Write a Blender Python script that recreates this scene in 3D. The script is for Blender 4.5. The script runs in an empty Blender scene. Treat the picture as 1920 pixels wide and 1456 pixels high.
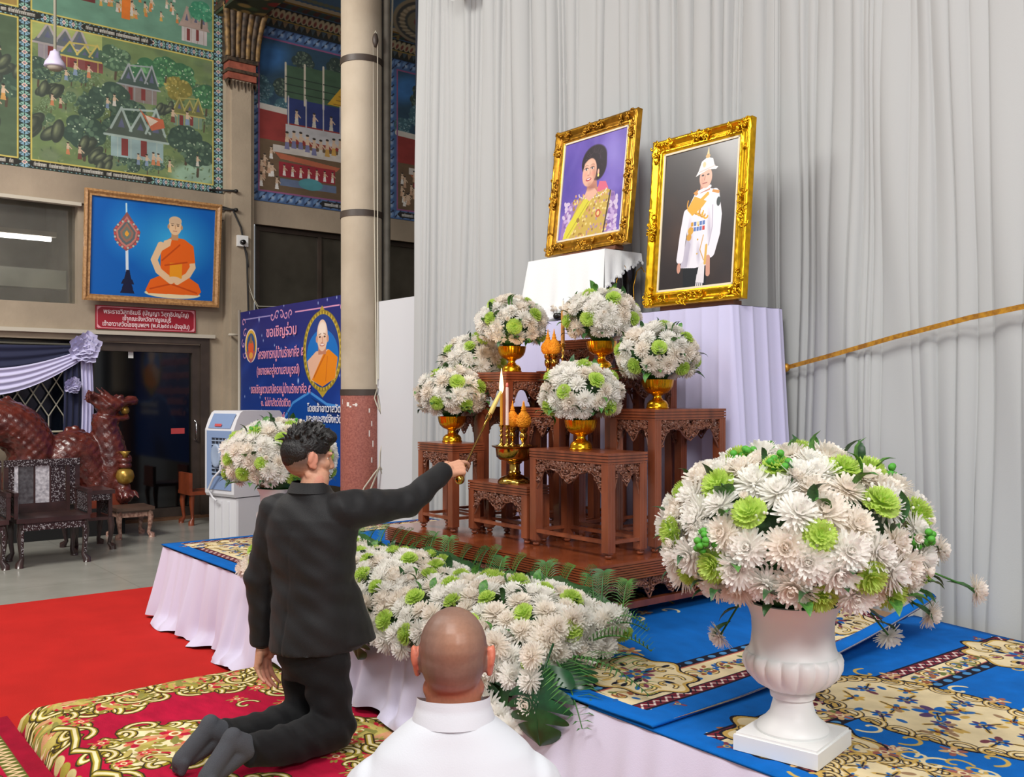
import bpy, bmesh, math, random
import numpy as np
from mathutils import Vector, Matrix
PI = math.pi
scene = bpy.context.scene
COL = scene.collection
# ------------------------------------------------------------------ camera, world, lights, exposure
HEAD = math.radians(38.38)
FWD = Vector((-math.cos(HEAD), math.sin(HEAD), 0))
RGT = Vector((math.sin(HEAD), math.cos(HEAD), 0))
cam_d = bpy.data.cameras.new('camera')
cam = bpy.data.objects.new('camera', cam_d)
COL.objects.link(cam)
cam.location = (0, 0, 1.55)
cam.rotation_euler = (PI / 2, 0, math.radians(90 - 38.38))
cam_d.sensor_width = 36
cam_d.lens = 36 * 1780 / 1920
cam_d.shift_y = 12 / 1920
cam_d.clip_end = 200
scene.camera = cam
scene.view_settings.view_transform = 'Standard'
scene.view_settings.look = 'None'
scene.view_settings.gamma = 1
scene.view_settings.use_curve_mapping = False
scene.view_settings.exposure = 0.0
world = bpy.data.worlds.new('world')
scene.world = world
world.use_nodes = True
world.node_tree.nodes['Background'].inputs[0].default_value = (0.95, 0.97, 1.0, 1)
world.node_tree.nodes['Background'].inputs[1].default_value = 0.5


def area(name, loc, target, sx, sy, power, color=(1, 1, 1)):
    l = bpy.data.lights.new(name, 'AREA')
    l.shape = 'RECTANGLE'
    l.size, l.size_y, l.energy, l.color = sx, sy, power, color
    o = bpy.data.objects.new(name, l)
    COL.objects.link(o)
    o.location = loc
    o.rotation_euler = (Vector(target) - Vector(loc)).to_track_quat('-Z', 'Y').to_euler()
    return o


# area lamps added out of view: fills for altar, front and side, key at right
area('fill_light_altar', (-0.6, -0.4, 5.2), (-3.2, 3.2, 0.9), 2.4, 0.9, 185, (1, 0.985, 0.96))
area('fill_light_front', (-3.6, 0.4, 6.2), (-3.6, 1.6, 0), 5.0, 1.2, 85, (1, 0.98, 0.95))
area('fill_light_side', (-7.6, -1.0, 6.2), (-10.5, 3.2, 1.2), 3.0, 1.5, 420, (1, 0.97, 0.92))
area('key_light_right', (1.5, 1.0, 3.3), (-2.2, 2.7, 0.9), 0.9, 0.7, 92, (1, 0.99, 0.97))


# ------------------------------------------------------------------ helpers
def lin(c):
    out = []
    for v in c[:3]:
        v = v / 255.0
        out.append(v / 12.92 if v <= 0.04045 else ((v + 0.055) / 1.055) ** 2.4)
    return (out[0], out[1], out[2], 1)


def mat(name, col, rough=0.6, metal=0.0, var=0.0, scale=8.0, bump=0.0, bscale=60.0, col2=None, spec=0.5, sheen=0.0, trans=0.0, coat=0.0, stretch=None):
    m = bpy.data.materials.new(name)
    m.use_nodes = True
    nt = m.node_tree
    b = nt.nodes['Principled BSDF']
    b.inputs['Base Color'].default_value = lin(col)
    b.inputs['Roughness'].default_value = rough
    b.inputs['Metallic'].default_value = metal
    b.inputs['Specular IOR Level'].default_value = spec
    if sheen:
        b.inputs['Sheen Weight'].default_value = sheen
    if trans:
        b.inputs['Transmission Weight'].default_value = trans
    if coat:
        b.inputs['Coat Weight'].default_value = coat
        b.inputs['Coat Roughness'].default_value = 0.12
    if var or col2 or bump:
        tc = nt.nodes.new('ShaderNodeTexCoord')
        mp = nt.nodes.new('ShaderNodeMapping')
        nt.links.new(tc.outputs['Object'], mp.inputs['Vector'])
        if stretch:
            mp.inputs['Scale'].default_value = stretch
    if var or col2:
        n = nt.nodes.new('ShaderNodeTexNoise')
        n.inputs['Scale'].default_value = scale
        n.inputs['Detail'].default_value = 5
        nt.links.new(mp.outputs[0], n.inputs['Vector'])
        mx = nt.nodes.new('ShaderNodeMix')
        mx.data_type = 'RGBA'
        c1 = lin(col)
        c2 = lin(col2) if col2 else tuple([max(0, x * (1 - var)) for x in c1[:3]] + [1])
        mx.inputs[6].default_value = c1
        mx.inputs[7].default_value = c2
        rp = nt.nodes.new('ShaderNodeMapRange')
        rp.inputs[1].default_value = 0.35
        rp.inputs[2].default_value = 0.65
        nt.links.new(n.outputs[0], rp.inputs[0])
        nt.links.new(rp.outputs[0], mx.inputs[0])
        nt.links.new(mx.outputs[2], b.inputs['Base Color'])
    if bump:
        n2 = nt.nodes.new('ShaderNodeTexNoise')
        n2.inputs['Scale'].default_value = bscale
        n2.inputs['Detail'].default_value = 4
        nt.links.new(mp.outputs[0], n2.inputs['Vector'])
        bp = nt.nodes.new('ShaderNodeBump')
        bp.inputs['Strength'].default_value = bump
        bp.inputs['Distance'].default_value = 0.01
        nt.links.new(n2.outputs[0], bp.inputs['Height'])
        nt.links.new(bp.outputs[0], b.inputs['Normal'])
    return m


def emit(name, col, s):
    m = bpy.data.materials.new(name)
    m.use_nodes = True
    b = m.node_tree.nodes['Principled BSDF']
    b.inputs['Base Color'].default_value = lin(col)
    b.inputs['Emission Color'].default_value = lin(col)
    b.inputs['Emission Strength'].default_value = s
    return m


class MB:
    def __init__(s):
        s.v = []
        s.f = []
        s.uv = None

    def add(s, vs, fs, M=None):
        o = len(s.v)
        if M is not None:
            vs = [M @ Vector(p) for p in vs]
        s.v.extend([tuple(p) for p in vs])
        s.f.extend([tuple(i + o for i in f) for f in fs])
        return s

    def box(s, x0, y0, z0, x1, y1, z1, M=None):
        vs = [(x0, y0, z0), (x1, y0, z0), (x1, y1, z0), (x0, y1, z0), (x0, y0, z1), (x1, y0, z1), (x1, y1, z1), (x0, y1, z1)]
        return s.add(vs, [(0, 3, 2, 1), (4, 5, 6, 7), (0, 1, 5, 4), (1, 2, 6, 5), (2, 3, 7, 6), (3, 0, 4, 7)], M)

    def tube(s, pts, r, n=8, caps=True):
        pts = [Vector(p) for p in pts]
        rs = r if isinstance(r, (list, tuple)) else [r] * len(pts)
        vs, fs = [], []
        up = None
        for i, p in enumerate(pts):
            d = (pts[min(i + 1, len(pts) - 1)] - pts[max(i - 1, 0)])
            if d.length < 1e-9:
                d = Vector((0, 0, 1))
            d.normalize()
            if up is None:
                up = Vector((0, 0, 1)) if abs(d.z) < 0.9 else Vector((1, 0, 0))
            a = d.cross(up)
            if a.length < 1e-6:
                a = d.orthogonal()
            a.normalize()
            b = a.cross(d)
            up = b
            for k in range(n):
                t = 2 * PI * k / n
                vs.append(p + (a * math.cos(t) + b * math.sin(t)) * rs[i])
        for i in range(len(pts) - 1):
            for k in range(n):
                k2 = (k + 1) % n
                fs.append((i * n + k, i * n + k2, (i + 1) * n + k2, (i + 1) * n + k))
        if caps:
            fs.append(tuple(range(n)))
            fs.append(tuple(range((len(pts) - 1) * n, len(pts) * n))[::-1])
        return s.add(vs, [f[::-1] for f in fs])

    def lathe(s, prof, n=24, M=None, flute=None):
        vs, fs = [], []
        for i, (r, z) in enumerate(prof):
            for k in range(n):
                t = 2 * PI * k / n
                q = r * (flute(i, t) if flute else 1)
                vs.append((q * math.cos(t), q * math.sin(t), z))
        m = len(prof)
        for i in range(m - 1):
            for k in range(n):
                k2 = (k + 1) % n
                fs.append((i * n + k, i * n + k2, (i + 1) * n + k2, (i + 1) * n + k))
        fs.append(tuple(range(n))[::-1])
        fs.append(tuple(range((m - 1) * n, m * n)))
        return s.add(vs, fs, M)

    def ell(s, c, r, n=12, m=8, M=None):
        vs, fs = [(0, 0, -1)], []
        for i in range(1, m):
            a = -PI / 2 + PI * i / m
            for k in range(n):
                t = 2 * PI * k / n
                vs.append((math.cos(a) * math.cos(t), math.cos(a) * math.sin(t), math.sin(a)))
        vs.append((0, 0, 1))
        for k in range(n):
            fs.append((0, 1 + (k + 1) % n, 1 + k))
            fs.append((len(vs) - 1, 1 + (m - 2) * n + k, 1 + (m - 2) * n + (k + 1) % n))
        for i in range(m - 2):
            for k in range(n):
                fs.append((1 + i * n + k, 1 + i * n + (k + 1) % n, 1 + (i + 1) * n + (k + 1) % n, 1 + (i + 1) * n + k))
        T = Matrix.Translation(Vector(c)) @ (M if M is not None else Matrix.Identity(4)) @ Matrix.Diagonal((r[0], r[1], r[2], 1))
        return s.add(vs, fs, T)

    def cap(s, p, q, r1, r2, n=12):
        """tapered capsule"""
        p, q = Vector(p), Vector(q)
        d = (q - p)
        L = d.length
        d.normalize()
        pts, rs = [], []
        for t in (-1, -0.85, -0.5, 0):
            pts.append(p + d * r1 * t)
            rs.append(max(0.0008, r1 * math.sqrt(max(0, 1 - t * t))))
        for t in (0, 0.5, 0.85, 1):
            pts.append(q + d * r2 * t)
            rs.append(max(0.0008, r2 * math.sqrt(max(0, 1 - t * t))))
        return s.tube(pts, rs, n)

    def loft(s, rings, n=24):
        """rings: (center, rx, ry, angle[, tilt axis-x vector, axis-y vector])"""
        vs, fs = [], []
        for R in rings:
            c = Vector(R[0])
            ax = Vector(R[4]) if len(R) > 4 else Vector((math.cos(R[3]), math.sin(R[3]), 0))
            ay = Vector(R[5]) if len(R) > 4 else Vector((-math.sin(R[3]), math.cos(R[3]), 0))
            for k in range(n):
                t = 2 * PI * k / n
                ct, st = math.cos(t), math.sin(t)
                e = 0.85
                ct = math.copysign(abs(ct) ** e, ct)
                st = math.copysign(abs(st) ** e, st)
                vs.append(c + ax * R[1] * ct + ay * R[2] * st)
        m = len(rings)
        for i in range(m - 1):
            for k in range(n):
                k2 = (k + 1) % n
                fs.append((i * n + k, i * n + k2, (i + 1) * n + k2, (i + 1) * n + k))
        fs.append(tuple(range(n))[::-1])
        fs.append(tuple(range((m - 1) * n, m * n)))
        return s.add(vs, fs)

    def prism(s, pts, z0, z1, M=None):
        n = len(pts)
        vs = [(x, y, z0) for x, y in pts] + [(x, y, z1) for x, y in pts]
        fs = [tuple(range(n))[::-1], tuple(range(n, 2 * n))] + [(i, (i + 1) % n, n + (i + 1) % n, n + i) for i in range(n)]
        return s.add(vs, fs, M)

    def grid(s, fn, nu, nv, uvfn=None, closed=False):
        vs, fs = [], []
        for j in range(nv + 1):
            for i in range(nu + (0 if closed else 1)):
                vs.append(fn(i / nu, j / nv))
        w = nu if closed else nu + 1
        for j in range(nv):
            for i in range(nu):
                i2 = (i + 1) % w
                fs.append((j * w + i, j * w + i2, (j + 1) * w + i2, (j + 1) * w + i))
        if uvfn:
            s.uv = (s.uv or []) + [uvfn(i / nu, j / nv) for j in range(nv + 1) for i in range(nu + (0 if closed else 1))]
        return s.add(vs, fs)

    def mesh(s, name, m=None, smooth=False, sharp=None):
        me = bpy.data.meshes.new(name)
        me.from_pydata(s.v, [], s.f)
        if s.uv and len(s.uv) == len(s.v):
            L = me.uv_layers.new(name='UVMap')
            idx = np.zeros(len(me.loops), dtype=np.int32)
            me.loops.foreach_get('vertex_index', idx)
            L.data.foreach_set('uv', np.array(s.uv, dtype=np.float32)[idx].ravel())
        if m is not None:
            me.materials.append(m)
        if smooth:
            me.polygons.foreach_set('use_smooth', [True] * len(me.polygons))
            if sharp:
                try:
                    me.set_sharp_from_angle(angle=math.radians(sharp))
                except Exception:
                    pass
        me.update()
        return me

    def build(s, name, m, parent=None, smooth=False, loc=(0, 0, 0), rot=(0, 0, 0), sharp=None):
        o = bpy.data.objects.new(name, s.mesh(name, m, smooth, sharp))
        COL.objects.link(o)
        o.location = loc
        o.rotation_euler = rot
        if parent is not None:
            o.parent = parent
        return o


def tag(o, label, cat, group=None, kind=None):
    if label:
        o['label'] = label
    if cat:
        o['category'] = cat
    if group:
        o['group'] = group
    if kind:
        o['kind'] = kind
    return o


def thing(name, label, cat, loc=(0, 0, 0), rotz=0.0, group=None):
    o = bpy.data.objects.new(name, None)
    COL.objects.link(o)
    o.location = loc
    o.rotation_euler = (0, 0, rotz)
    o.empty_display_size = 0.05
    return tag(o, label, cat, group)


def inst(name, me, parent, loc, rot=None, scale=1.0, M=None):
    o = bpy.data.objects.new(name, me)
    COL.objects.link(o)
    o.parent = parent
    if M is not None:
        o.matrix_basis = M
    else:
        o.location = loc
        if rot is not None:
            o.rotation_euler = rot
        o.scale = (scale,) * 3
    return o


def struct(o):
    o['kind'] = 'structure'
    return o


def dup(root, loc, rotz, label, group=None):
    r = root.copy()
    COL.objects.link(r)
    r.location = loc
    r.rotation_euler = (0, 0, rotz)
    r['label'] = label
    if group:
        r['group'] = group
    for ch in list(root.children):
        c = ch.copy()
        COL.objects.link(c)
        c.parent = r
        for g in ch.children:
            d = g.copy()
            COL.objects.link(d)
            d.parent = c
    return r


def solid(mb, voxel, smooth=4, fac=0.5, extra=None):
    """voxel union of the closed shapes in mb -> one continuous mesh"""
    me = mb.mesh('tmp_solid')
    o = bpy.data.objects.new('tmp_solid', me)
    COL.objects.link(o)
    r = o.modifiers.new('r', 'REMESH')
    r.mode = 'VOXEL'
    r.voxel_size = voxel
    if smooth:
        sm = o.modifiers.new('s', 'SMOOTH')
        sm.factor = fac
        sm.iterations = smooth
    dg = bpy.context.evaluated_depsgraph_get()
    res = bpy.data.meshes.new_from_object(o.evaluated_get(dg))
    bpy.data.objects.remove(o)
    bpy.data.meshes.remove(me)
    res.polygons.foreach_set('use_smooth', [True] * len(res.polygons))
    return res


def displace(me, fn):
    n = len(me.vertices)
    co = np.zeros(n * 3, dtype=np.float32)
    me.vertices.foreach_get('co', co)
    no = np.zeros(n * 3, dtype=np.float32)
    me.vertices.foreach_get('normal', no)
    co = co.reshape(-1, 3)
    no = no.reshape(-1, 3)
    co = fn(co, no)
    me.vertices.foreach_set('co', co.astype(np.float32).ravel())
    me.update()
    return me


def meshobj(name, me, m, parent=None, loc=(0, 0, 0), rot=(0, 0, 0)):
    me.name = name
    me.materials.clear()
    me.materials.append(m)
    o = bpy.data.objects.new(name, me)
    COL.objects.link(o)
    o.location = loc
    o.rotation_euler = rot
    if parent is not None:
        o.parent = parent
    return o


def text(body, size, m, parent, loc, rot, ext=0.0008, align='CENTER', width=None, bold=0.0, name='lettering'):
    cu = bpy.data.curves.new('tmp_text', 'FONT')
    cu.body = body
    cu.size = size
    cu.extrude = ext
    cu.offset = bold
    cu.align_x = align
    cu.resolution_u = 3
    o = bpy.data.objects.new('tmp_text', cu)
    COL.objects.link(o)
    dg = bpy.context.evaluated_depsgraph_get()
    me = bpy.data.meshes.new_from_object(o.evaluated_get(dg))
    bpy.data.objects.remove(o)
    n = len(me.vertices)
    if n and width:
        co = np.zeros(n * 3, dtype=np.float32)
        me.vertices.foreach_get('co', co)
        co = co.reshape(-1, 3)
        x0, x1 = co[:, 0].min(), co[:, 0].max()
        if align == 'CENTER':
            co[:, 0] = (co[:, 0] - (x0 + x1) / 2) * width / (x1 - x0)
        else:
            co[:, 0] = (co[:, 0] - x0) * width / (x1 - x0)
        me.vertices.foreach_set('co', co.ravel())
        me.update()
    return meshobj(name, me, m, parent, loc, rot)


# ------------------------------------------------------------------ flat prints: a small numpy painter
class Canvas:
    def __init__(s, w, h, box, col):
        s.w, s.h = w, h
        s.x0, s.y0, s.x1, s.y1 = box
        s.a = np.empty((h, w, 3), dtype=np.float32)
        s.a[:] = np.array(col, dtype=np.float32) / 255
        s.sx = w / (s.x1 - s.x0)
        s.sy = h / (s.y1 - s.y0)

    def _win(s, xa, ya, xb, yb):
        i0 = max(0, int((xa - s.x0) * s.sx) - 1)
        i1 = min(s.w, int((xb - s.x0) * s.sx) + 2)
        j0 = max(0, int((ya - s.y0) * s.sy) - 1)
        j1 = min(s.h, int((yb - s.y0) * s.sy) + 2)
        if i0 >= i1 or j0 >= j1:
            return None
        X = (np.arange(i0, i1) + 0.5) / s.sx + s.x0
        Y = (np.arange(j0, j1) + 0.5) / s.sy + s.y0
        return i0, i1, j0, j1, X[None, :], Y[:, None]

    def _put(s, w, k, col, al=1.0):
        k = np.clip(k, 0, 1)[..., None] * al
        t = s.a[w[2]:w[3], w[0]:w[1]]
        t[:] = t * (1 - k) + (np.array(col, dtype=np.float32) / 255) * k

    def rect(s, xa, ya, xb, yb, col, al=1.0):
        w = s._win(xa, ya, xb, yb)
        if w:
            k = ((w[4] >= xa) & (w[4] <= xb) & (w[5] >= ya) & (w[5] <= yb)).astype(np.float32)
            s._put(w, k, col, al)
        return s

    def ell(s, cx, cy, rx, ry, col, rot=0.0, al=1.0, soft=0.0):
        R = max(rx, ry)
        w = s._win(cx - R, cy - R, cx + R, cy + R)
        if w:
            dx, dy = w[4] - cx, w[5] - cy
            c, q = math.cos(rot), math.sin(rot)
            u = (dx * c + dy * q) / rx
            v = (-dx * q + dy * c) / ry
            d = np.sqrt(u * u + v * v)
            e = soft if soft else 1.0 / max(1.0, min(rx * s.sx, ry * s.sy))
            s._put(w, (1 - d) / e + (0.0 if soft else 0.5), col, al)
        return s

    def poly(s, pts, col, al=1.0):
        xs = [p[0] for p in pts]
        ys = [p[1] for p in pts]
        w = s._win(min(xs), min(ys), max(xs), max(ys))
        if w:
            X, Y = w[4], w[5]
            ins = np.zeros((Y.shape[0], X.shape[1]), dtype=bool)
            n = len(pts)
            for i in range(n):
                xa, ya = pts[i]
                xb, yb = pts[(i + 1) % n]
                if ya == yb:
                    continue
                cond = (ya > Y) != (yb > Y)
                xi = (xb - xa) * (Y - ya) / (yb - ya) + xa
                ins ^= cond & (X < xi)
            s._put(w, ins.astype(np.float32), col, al)
        return s

    def line(s, pts, wd, col, al=1.0):
        for (xa, ya), (xb, yb) in zip(pts[:-1], pts[1:]):
            w = s._win(min(xa, xb) - wd, min(ya, yb) - wd, max(xa, xb) + wd, max(ya, yb) + wd)
            if not w:
                continue
            dx, dy = xb - xa, yb - ya
            L = dx * dx + dy * dy + 1e-12
            t = np.clip(((w[4] - xa) * dx + (w[5] - ya) * dy) / L, 0, 1)
            d = np.sqrt((w[4] - xa - t * dx) ** 2 + (w[5] - ya - t * dy) ** 2)
            s._put(w, (wd * 0.5 - d) * s.sx + 0.5, col, al)
        return s

    def noise(s, amp, cells, seed=0):
        r = np.random.RandomState(seed)
        n = np.zeros((s.h, s.w), dtype=np.float32)
        for k in (1, 2, 4):
            g = r.rand(cells * k + 2, cells * k + 2).astype(np.float32)
            yy = np.linspace(0, cells * k, s.h)
            xx = np.linspace(0, cells * k, s.w)
            j, i = yy.astype(int), xx.astype(int)
            fy, fx = (yy - j)[:, None], (xx - i)[None, :]
            n += ((g[j][:, i] * (1 - fx) + g[j][:, i + 1] * fx) * (1 - fy) + (g[j + 1][:, i] * (1 - fx) + g[j + 1][:, i + 1] * fx) * fy - 0.5) / k
        s.a *= (1 + amp * n)[..., None]
        return s

    def image(s, name):
        im = bpy.data.images.new(name, s.w, s.h)
        px = np.ones((s.h, s.w, 4), dtype=np.float32)
        px[..., :3] = np.clip(s.a, 0, 1)
        im.pixels.foreach_set(px.ravel())
        im.update()
        im.pack()
        return im

    def material(s, name, rough=0.6, bump=0.0, bscale=300, coat=0.0, sheen=0.0, spec=0.4):
        m = bpy.data.materials.new(name)
        m.use_nodes = True
        nt = m.node_tree
        b = nt.nodes['Principled BSDF']
        t = nt.nodes.new('ShaderNodeTexImage')
        t.image = s.image(name)
        t.extension = 'EXTEND'
        nt.links.new(t.outputs[0], b.inputs['Base Color'])
        b.inputs['Roughness'].default_value = rough
        b.inputs['Specular IOR Level'].default_value = spec
        b.inputs['Coat Weight'].default_value = coat
        b.inputs['Coat Roughness'].default_value = 0.1
        b.inputs['Sheen Weight'].default_value = sheen
        if bump:
            n2 = nt.nodes.new('ShaderNodeTexNoise')
            n2.inputs['Scale'].default_value = bscale
            tc = nt.nodes.new('ShaderNodeTexCoord')
            nt.links.new(tc.outputs['Object'], n2.inputs['Vector'])
            bp = nt.nodes.new('ShaderNodeBump')
            bp.inputs['Strength'].default_value = bump
            bp.inputs['Distance'].default_value = 0.005
            nt.links.new(n2.outputs[0], bp.inputs['Height'])
            nt.links.new(bp.outputs[0], b.inputs['Normal'])
        return m


def spiral(cx, cy, r, a0, turns, n=18, flip=1, k=1.0):
    out = []
    for i in range(n + 1):
        t = i / n
        a = a0 + flip * turns * 2 * PI * t
        q = r * (1 - 0.85 * t)
        out.append((cx + q * math.cos(a), cy + q * math.sin(a) * k))
    return out


def plate(name, m, parent, w, h, t=0.004, loc=(0, 0, 0), rot=(0, 0, 0)):
    """upright board in local x (width) and z (height), printed face towards -y"""
    mb = MB()
    vs = [(-w / 2, 0, 0), (w / 2, 0, 0), (w / 2, 0, h), (-w / 2, 0, h), (-w / 2, t, 0), (w / 2, t, 0), (w / 2, t, h), (-w / 2, t, h)]
    mb.add(vs, [(0, 1, 2, 3), (5, 4, 7, 6), (1, 5, 6, 2), (4, 0, 3, 7), (3, 2, 6, 7), (4, 5, 1, 0)])
    mb.uv = [(0, 0), (1, 0), (1, 1), (0, 1)] * 2
    return mb.build(name, m, parent, loc=loc, rot=rot)
# ------------------------------------------------------------------ shared materials
M_concrete = mat('concrete_plaster', (176, 160, 138), 0.85, var=0.28, scale=1.3, bump=0.25, bscale=30)
M_beam = mat('concrete_beam', (166, 150, 130), 0.85, var=0.35, scale=0.9, bump=0.25, bscale=24)
M_wood = mat('altar_wood', (140, 74, 46), 0.3, col2=(104, 52, 33), scale=5, stretch=(3, 3, 0.6), coat=0.25)
M_carve = mat('carved_wood', (128, 80, 60), 0.42, col2=(96, 58, 44), scale=30)
M_gold = mat('gilt_metal', (236, 170, 30), 0.22, 0.95, var=0.3, scale=18)
M_giltframe = mat('gilt_frame', (232, 178, 28), 0.26, 0.85, var=0.35, scale=25)
M_oldgold = mat('antique_gilt_frame', (196, 142, 40), 0.3, 0.8, var=0.45, scale=22)
M_brass = mat('polished_brass', (190, 150, 70), 0.16, 1.0, var=0.25, scale=14)
M_copper = mat('copper_bowl', (190, 118, 82), 0.2, 0.9, var=0.3, scale=14)
M_lav = mat('lavender_white_cloth', (204, 200, 232), 0.8, bump=0.08, bscale=240, sheen=0.2)
M_skirt = mat('stage_skirt_cloth', (212, 207, 230), 0.8, bump=0.08, bscale=240, sheen=0.2)
M_white = mat('white_cloth', (232, 232, 232), 0.8, bump=0.05, bscale=200)
M_black = mat('black_lacquer', (18, 15, 14), 0.25)
M_dark = mat('dark_interior', (22, 22, 24), 0.7)
M_steel = mat('brown_steel', (70, 58, 50), 0.5, var=0.3, scale=6)
M_trim = mat('cream_trim', (190, 182, 166), 0.6)
M_cable = mat('cable_black', (28, 26, 25), 0.6)
M_rope = mat('pale_rope', (196, 190, 172), 0.85)
# ------------------------------------------------------------------ floor, carpets, ceiling, walls
WX = -11.93


def floor_mat():
    m = mat('polished_terrazzo', (164, 163, 154), 0.22, col2=(150, 149, 140), scale=2.5, spec=0.5)
    nt = m.node_tree
    b = nt.nodes['Principled BSDF']
    tc = nt.nodes.new('ShaderNodeTexCoord')
    br = nt.nodes.new('ShaderNodeTexBrick')
    br.offset = 0
    br.inputs['Scale'].default_value = 1.0
    br.inputs['Brick Width'].default_value = 1.2
    br.inputs['Row Height'].default_value = 1.2
    br.inputs['Mortar Size'].default_value = 0.006
    br.inputs['Color1'].default_value = (1, 1, 1, 1)
    br.inputs['Color2'].default_value = (0.93, 0.93, 0.93, 1)
    br.inputs['Mortar'].default_value = (0.82, 0.82, 0.8, 1)
    nt.links.new(tc.outputs['Object'], br.inputs['Vector'])
    mx = nt.nodes.new('ShaderNodeMix')
    mx.data_type = 'RGBA'
    mx.blend_type = 'MULTIPLY'
    mx.inputs[0].default_value = 1
    src = b.inputs['Base Color'].links[0].from_socket
    nt.links.new(src, mx.inputs[6])
    nt.links.new(br.outputs[0], mx.inputs[7])
    nt.links.new(mx.outputs[2], b.inputs['Base Color'])
    return m


struct(MB().box(-14.5, -6, -0.1, 4, 9.5, 0).build('floor', floor_mat()))
M_red = mat('red_felt_carpet', (188, 36, 31), 0.95, var=0.12, scale=3, bump=0.2, bscale=200, spec=0.15)
tag(MB().box(-7.8, -4, 0.0, 2.5, 3.4, 0.006).build('red_carpet', M_red), 'plain bright red felt carpet laid over the grey floor', 'carpet')

# ceiling: blue painted coffer with rosettes
cc = Canvas(520, 520, (-12, 4.2, -6, 10.2), (84, 122, 158))
cc.noise(0.35, 6, 3)
for (a, b_) in ((-11.35, 0.34),):
    for k in range(80):
        y = 4.2 + k * 0.08
        cc.ell(a - 0.1, y, 0.07, 0.05, (196, 190, 160), 0.5)
        cc.ell(a + 0.06, y + 0.03, 0.06, 0.04, (120, 130, 110), -0.6)
        cc.ell(a - 0.28, y, 0.08, 0.06, (90, 66, 60) if k % 2 else (60, 84, 80))
cc.line([(-11.52, 4.2), (-11.52, 10.2)], 0.05, (150, 120, 50))
for cx, cy in ((-11.0, 7.12), (-8.6, 8.6)):
    ra = math.atan2(0.59, -0.81)
    for r, c in ((0.62, (170, 165, 140)), (0.54, (88, 96, 96)), (0.47, (160, 155, 130)), (0.36, (90, 100, 100)), (0.3, (150, 150, 125)), (0.15, (150, 80, 80)), (0.07, (190, 180, 140))):
        cc.ell(cx, cy, r * 1.3, r * 0.62, c, ra)
    for k in range(24):
        a = k * PI / 12
        ex, ey = 0.546 * math.cos(a), 0.26 * math.sin(a)
        cc.ell(cx + ex * math.cos(ra) - ey * math.sin(ra), cy + ex * math.sin(ra) + ey * math.cos(ra), 0.06, 0.03, (200, 196, 170), a)
    for s_ in (-1, 1):
        cc.line([(cx - 0.6, cy), (cx - 1.3, cy + s_ * 0.4)], 0.04, (150, 140, 90))
M_ceil = cc.material('painted_ceiling', 0.7)
mb = MB()
mb.add([(-12, 4.2, 6.66), (-6, 4.2, 6.66), (-6, 10.2, 6.66), (-12, 10.2, 6.66), (-12, 4.2, 6.8), (-6, 4.2, 6.8), (-6, 10.2, 6.8), (-12, 10.2, 6.8)],
       [(0, 3, 2, 1), (4, 5, 6, 7), (0, 1, 5, 4), (1, 2, 6, 5), (2, 3, 7, 6), (3, 0, 4, 7)])
mb.uv = [(0, 0), (1, 0), (1, 1), (0, 1)] * 2
struct(mb.build('ceiling', M_ceil))
M_plainceil = mat('plain_ceiling', (170, 172, 170), 0.9)
struct(MB().box(-14.5, -6, 6.72, 4, 4.2, 6.9).box(-6, 4.2, 6.72, 4, 9.5, 6.9).build('ceiling', M_plainceil))
# painted beam and cornice under the ceiling
cb = Canvas(256, 64, (0, 0, 8, 2), (52, 60, 44))
rr = random.Random(4)
for k in range(260):
    cb.ell(rr.uniform(0, 8), rr.uniform(0, 2), rr.uniform(0.05, 0.16), rr.uniform(0.04, 0.12), rr.choice([(120, 40, 34), (64, 86, 60), (150, 130, 80), (30, 34, 28), (84, 70, 50)]), rr.uniform(0, 3))
M_beamp = cb.material('painted_beam', 0.8)
mb = MB().grid(lambda u, v: (-11.9 + 5 * u, 4.58 if v < 0.3 else (4.58 if v < 0.5 else (5.08 if v < 0.8 else 5.08)), 6.66 if v in (0, 1) else 6.42), 20, 3, lambda u, v: (u, v))
struct(mb.build('trim_1', M_beamp))
cr = Canvas(512, 48, (0, 0, 12, 1), (40, 44, 42))
for k in range(60):
    x = k * 0.2
    cr.ell(x + 0.1, 0.75, 0.11, 0.22, (176, 170, 140))
    cr.ell(x + 0.1, 0.7, 0.05, 0.12, (120, 70, 64))
    cr.poly([(x, 0.45), (x + 0.1, 0.1), (x + 0.2, 0.45)], (120, 104, 80) if k % 2 else (70, 84, 92))
    cr.line([(x, 0.48), (x + 0.2, 0.48)], 0.05, (150, 130, 60))
M_corn = cr.material('painted_cornice', 0.75)
mb = MB().grid(lambda u, v: (WX + 0.03 + 0.16 * v * v, 5.08 + 4.4 * u, 6.45 + 0.21 * v), 40, 5, lambda u, v: (u * 0.9, v))
struct(mb.build('trim_2', M_corn))

# left (mural) wall in slabs round its openings
w = MB()
w.box(WX - 0.25, -6, 4.1, WX, 9.5, 6.66)                       # mural zone
w.box(WX - 0.25, 2.93, 2.3, WX, 5.05, 4.1)                      # behind the monk portrait
w.box(WX - 0.25, -6, 2.2, WX, 2.93, 2.62)                       # under the strip window
w.box(WX - 0.25, 4.42, 0, WX, 5.17, 2.3)
w.box(WX - 0.25, 5.05, 0, WX, 9.5, 2.55)
w.box(WX - 0.25, -6, 0, WX, 3.0, 1.08)
w.box(WX - 0.25, -6, 1.08, WX, 0.9, 2.2)
w.box(WX - 0.25, 2.93, 2.18, WX, 4.42, 2.3)
w.box(WX - 0.25, 7.75, 2.55, WX, 9.5, 4.1)
struct(w.build('wall_left', M_concrete))
w = MB()
w.box(WX, -6, 3.8, WX + 0.05, 4.7, 4.13)
w.box(WX, 5.04, 3.8, WX + 0.05, 9.5, 4.1)
struct(w.build('trim_3', M_beam))
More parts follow.
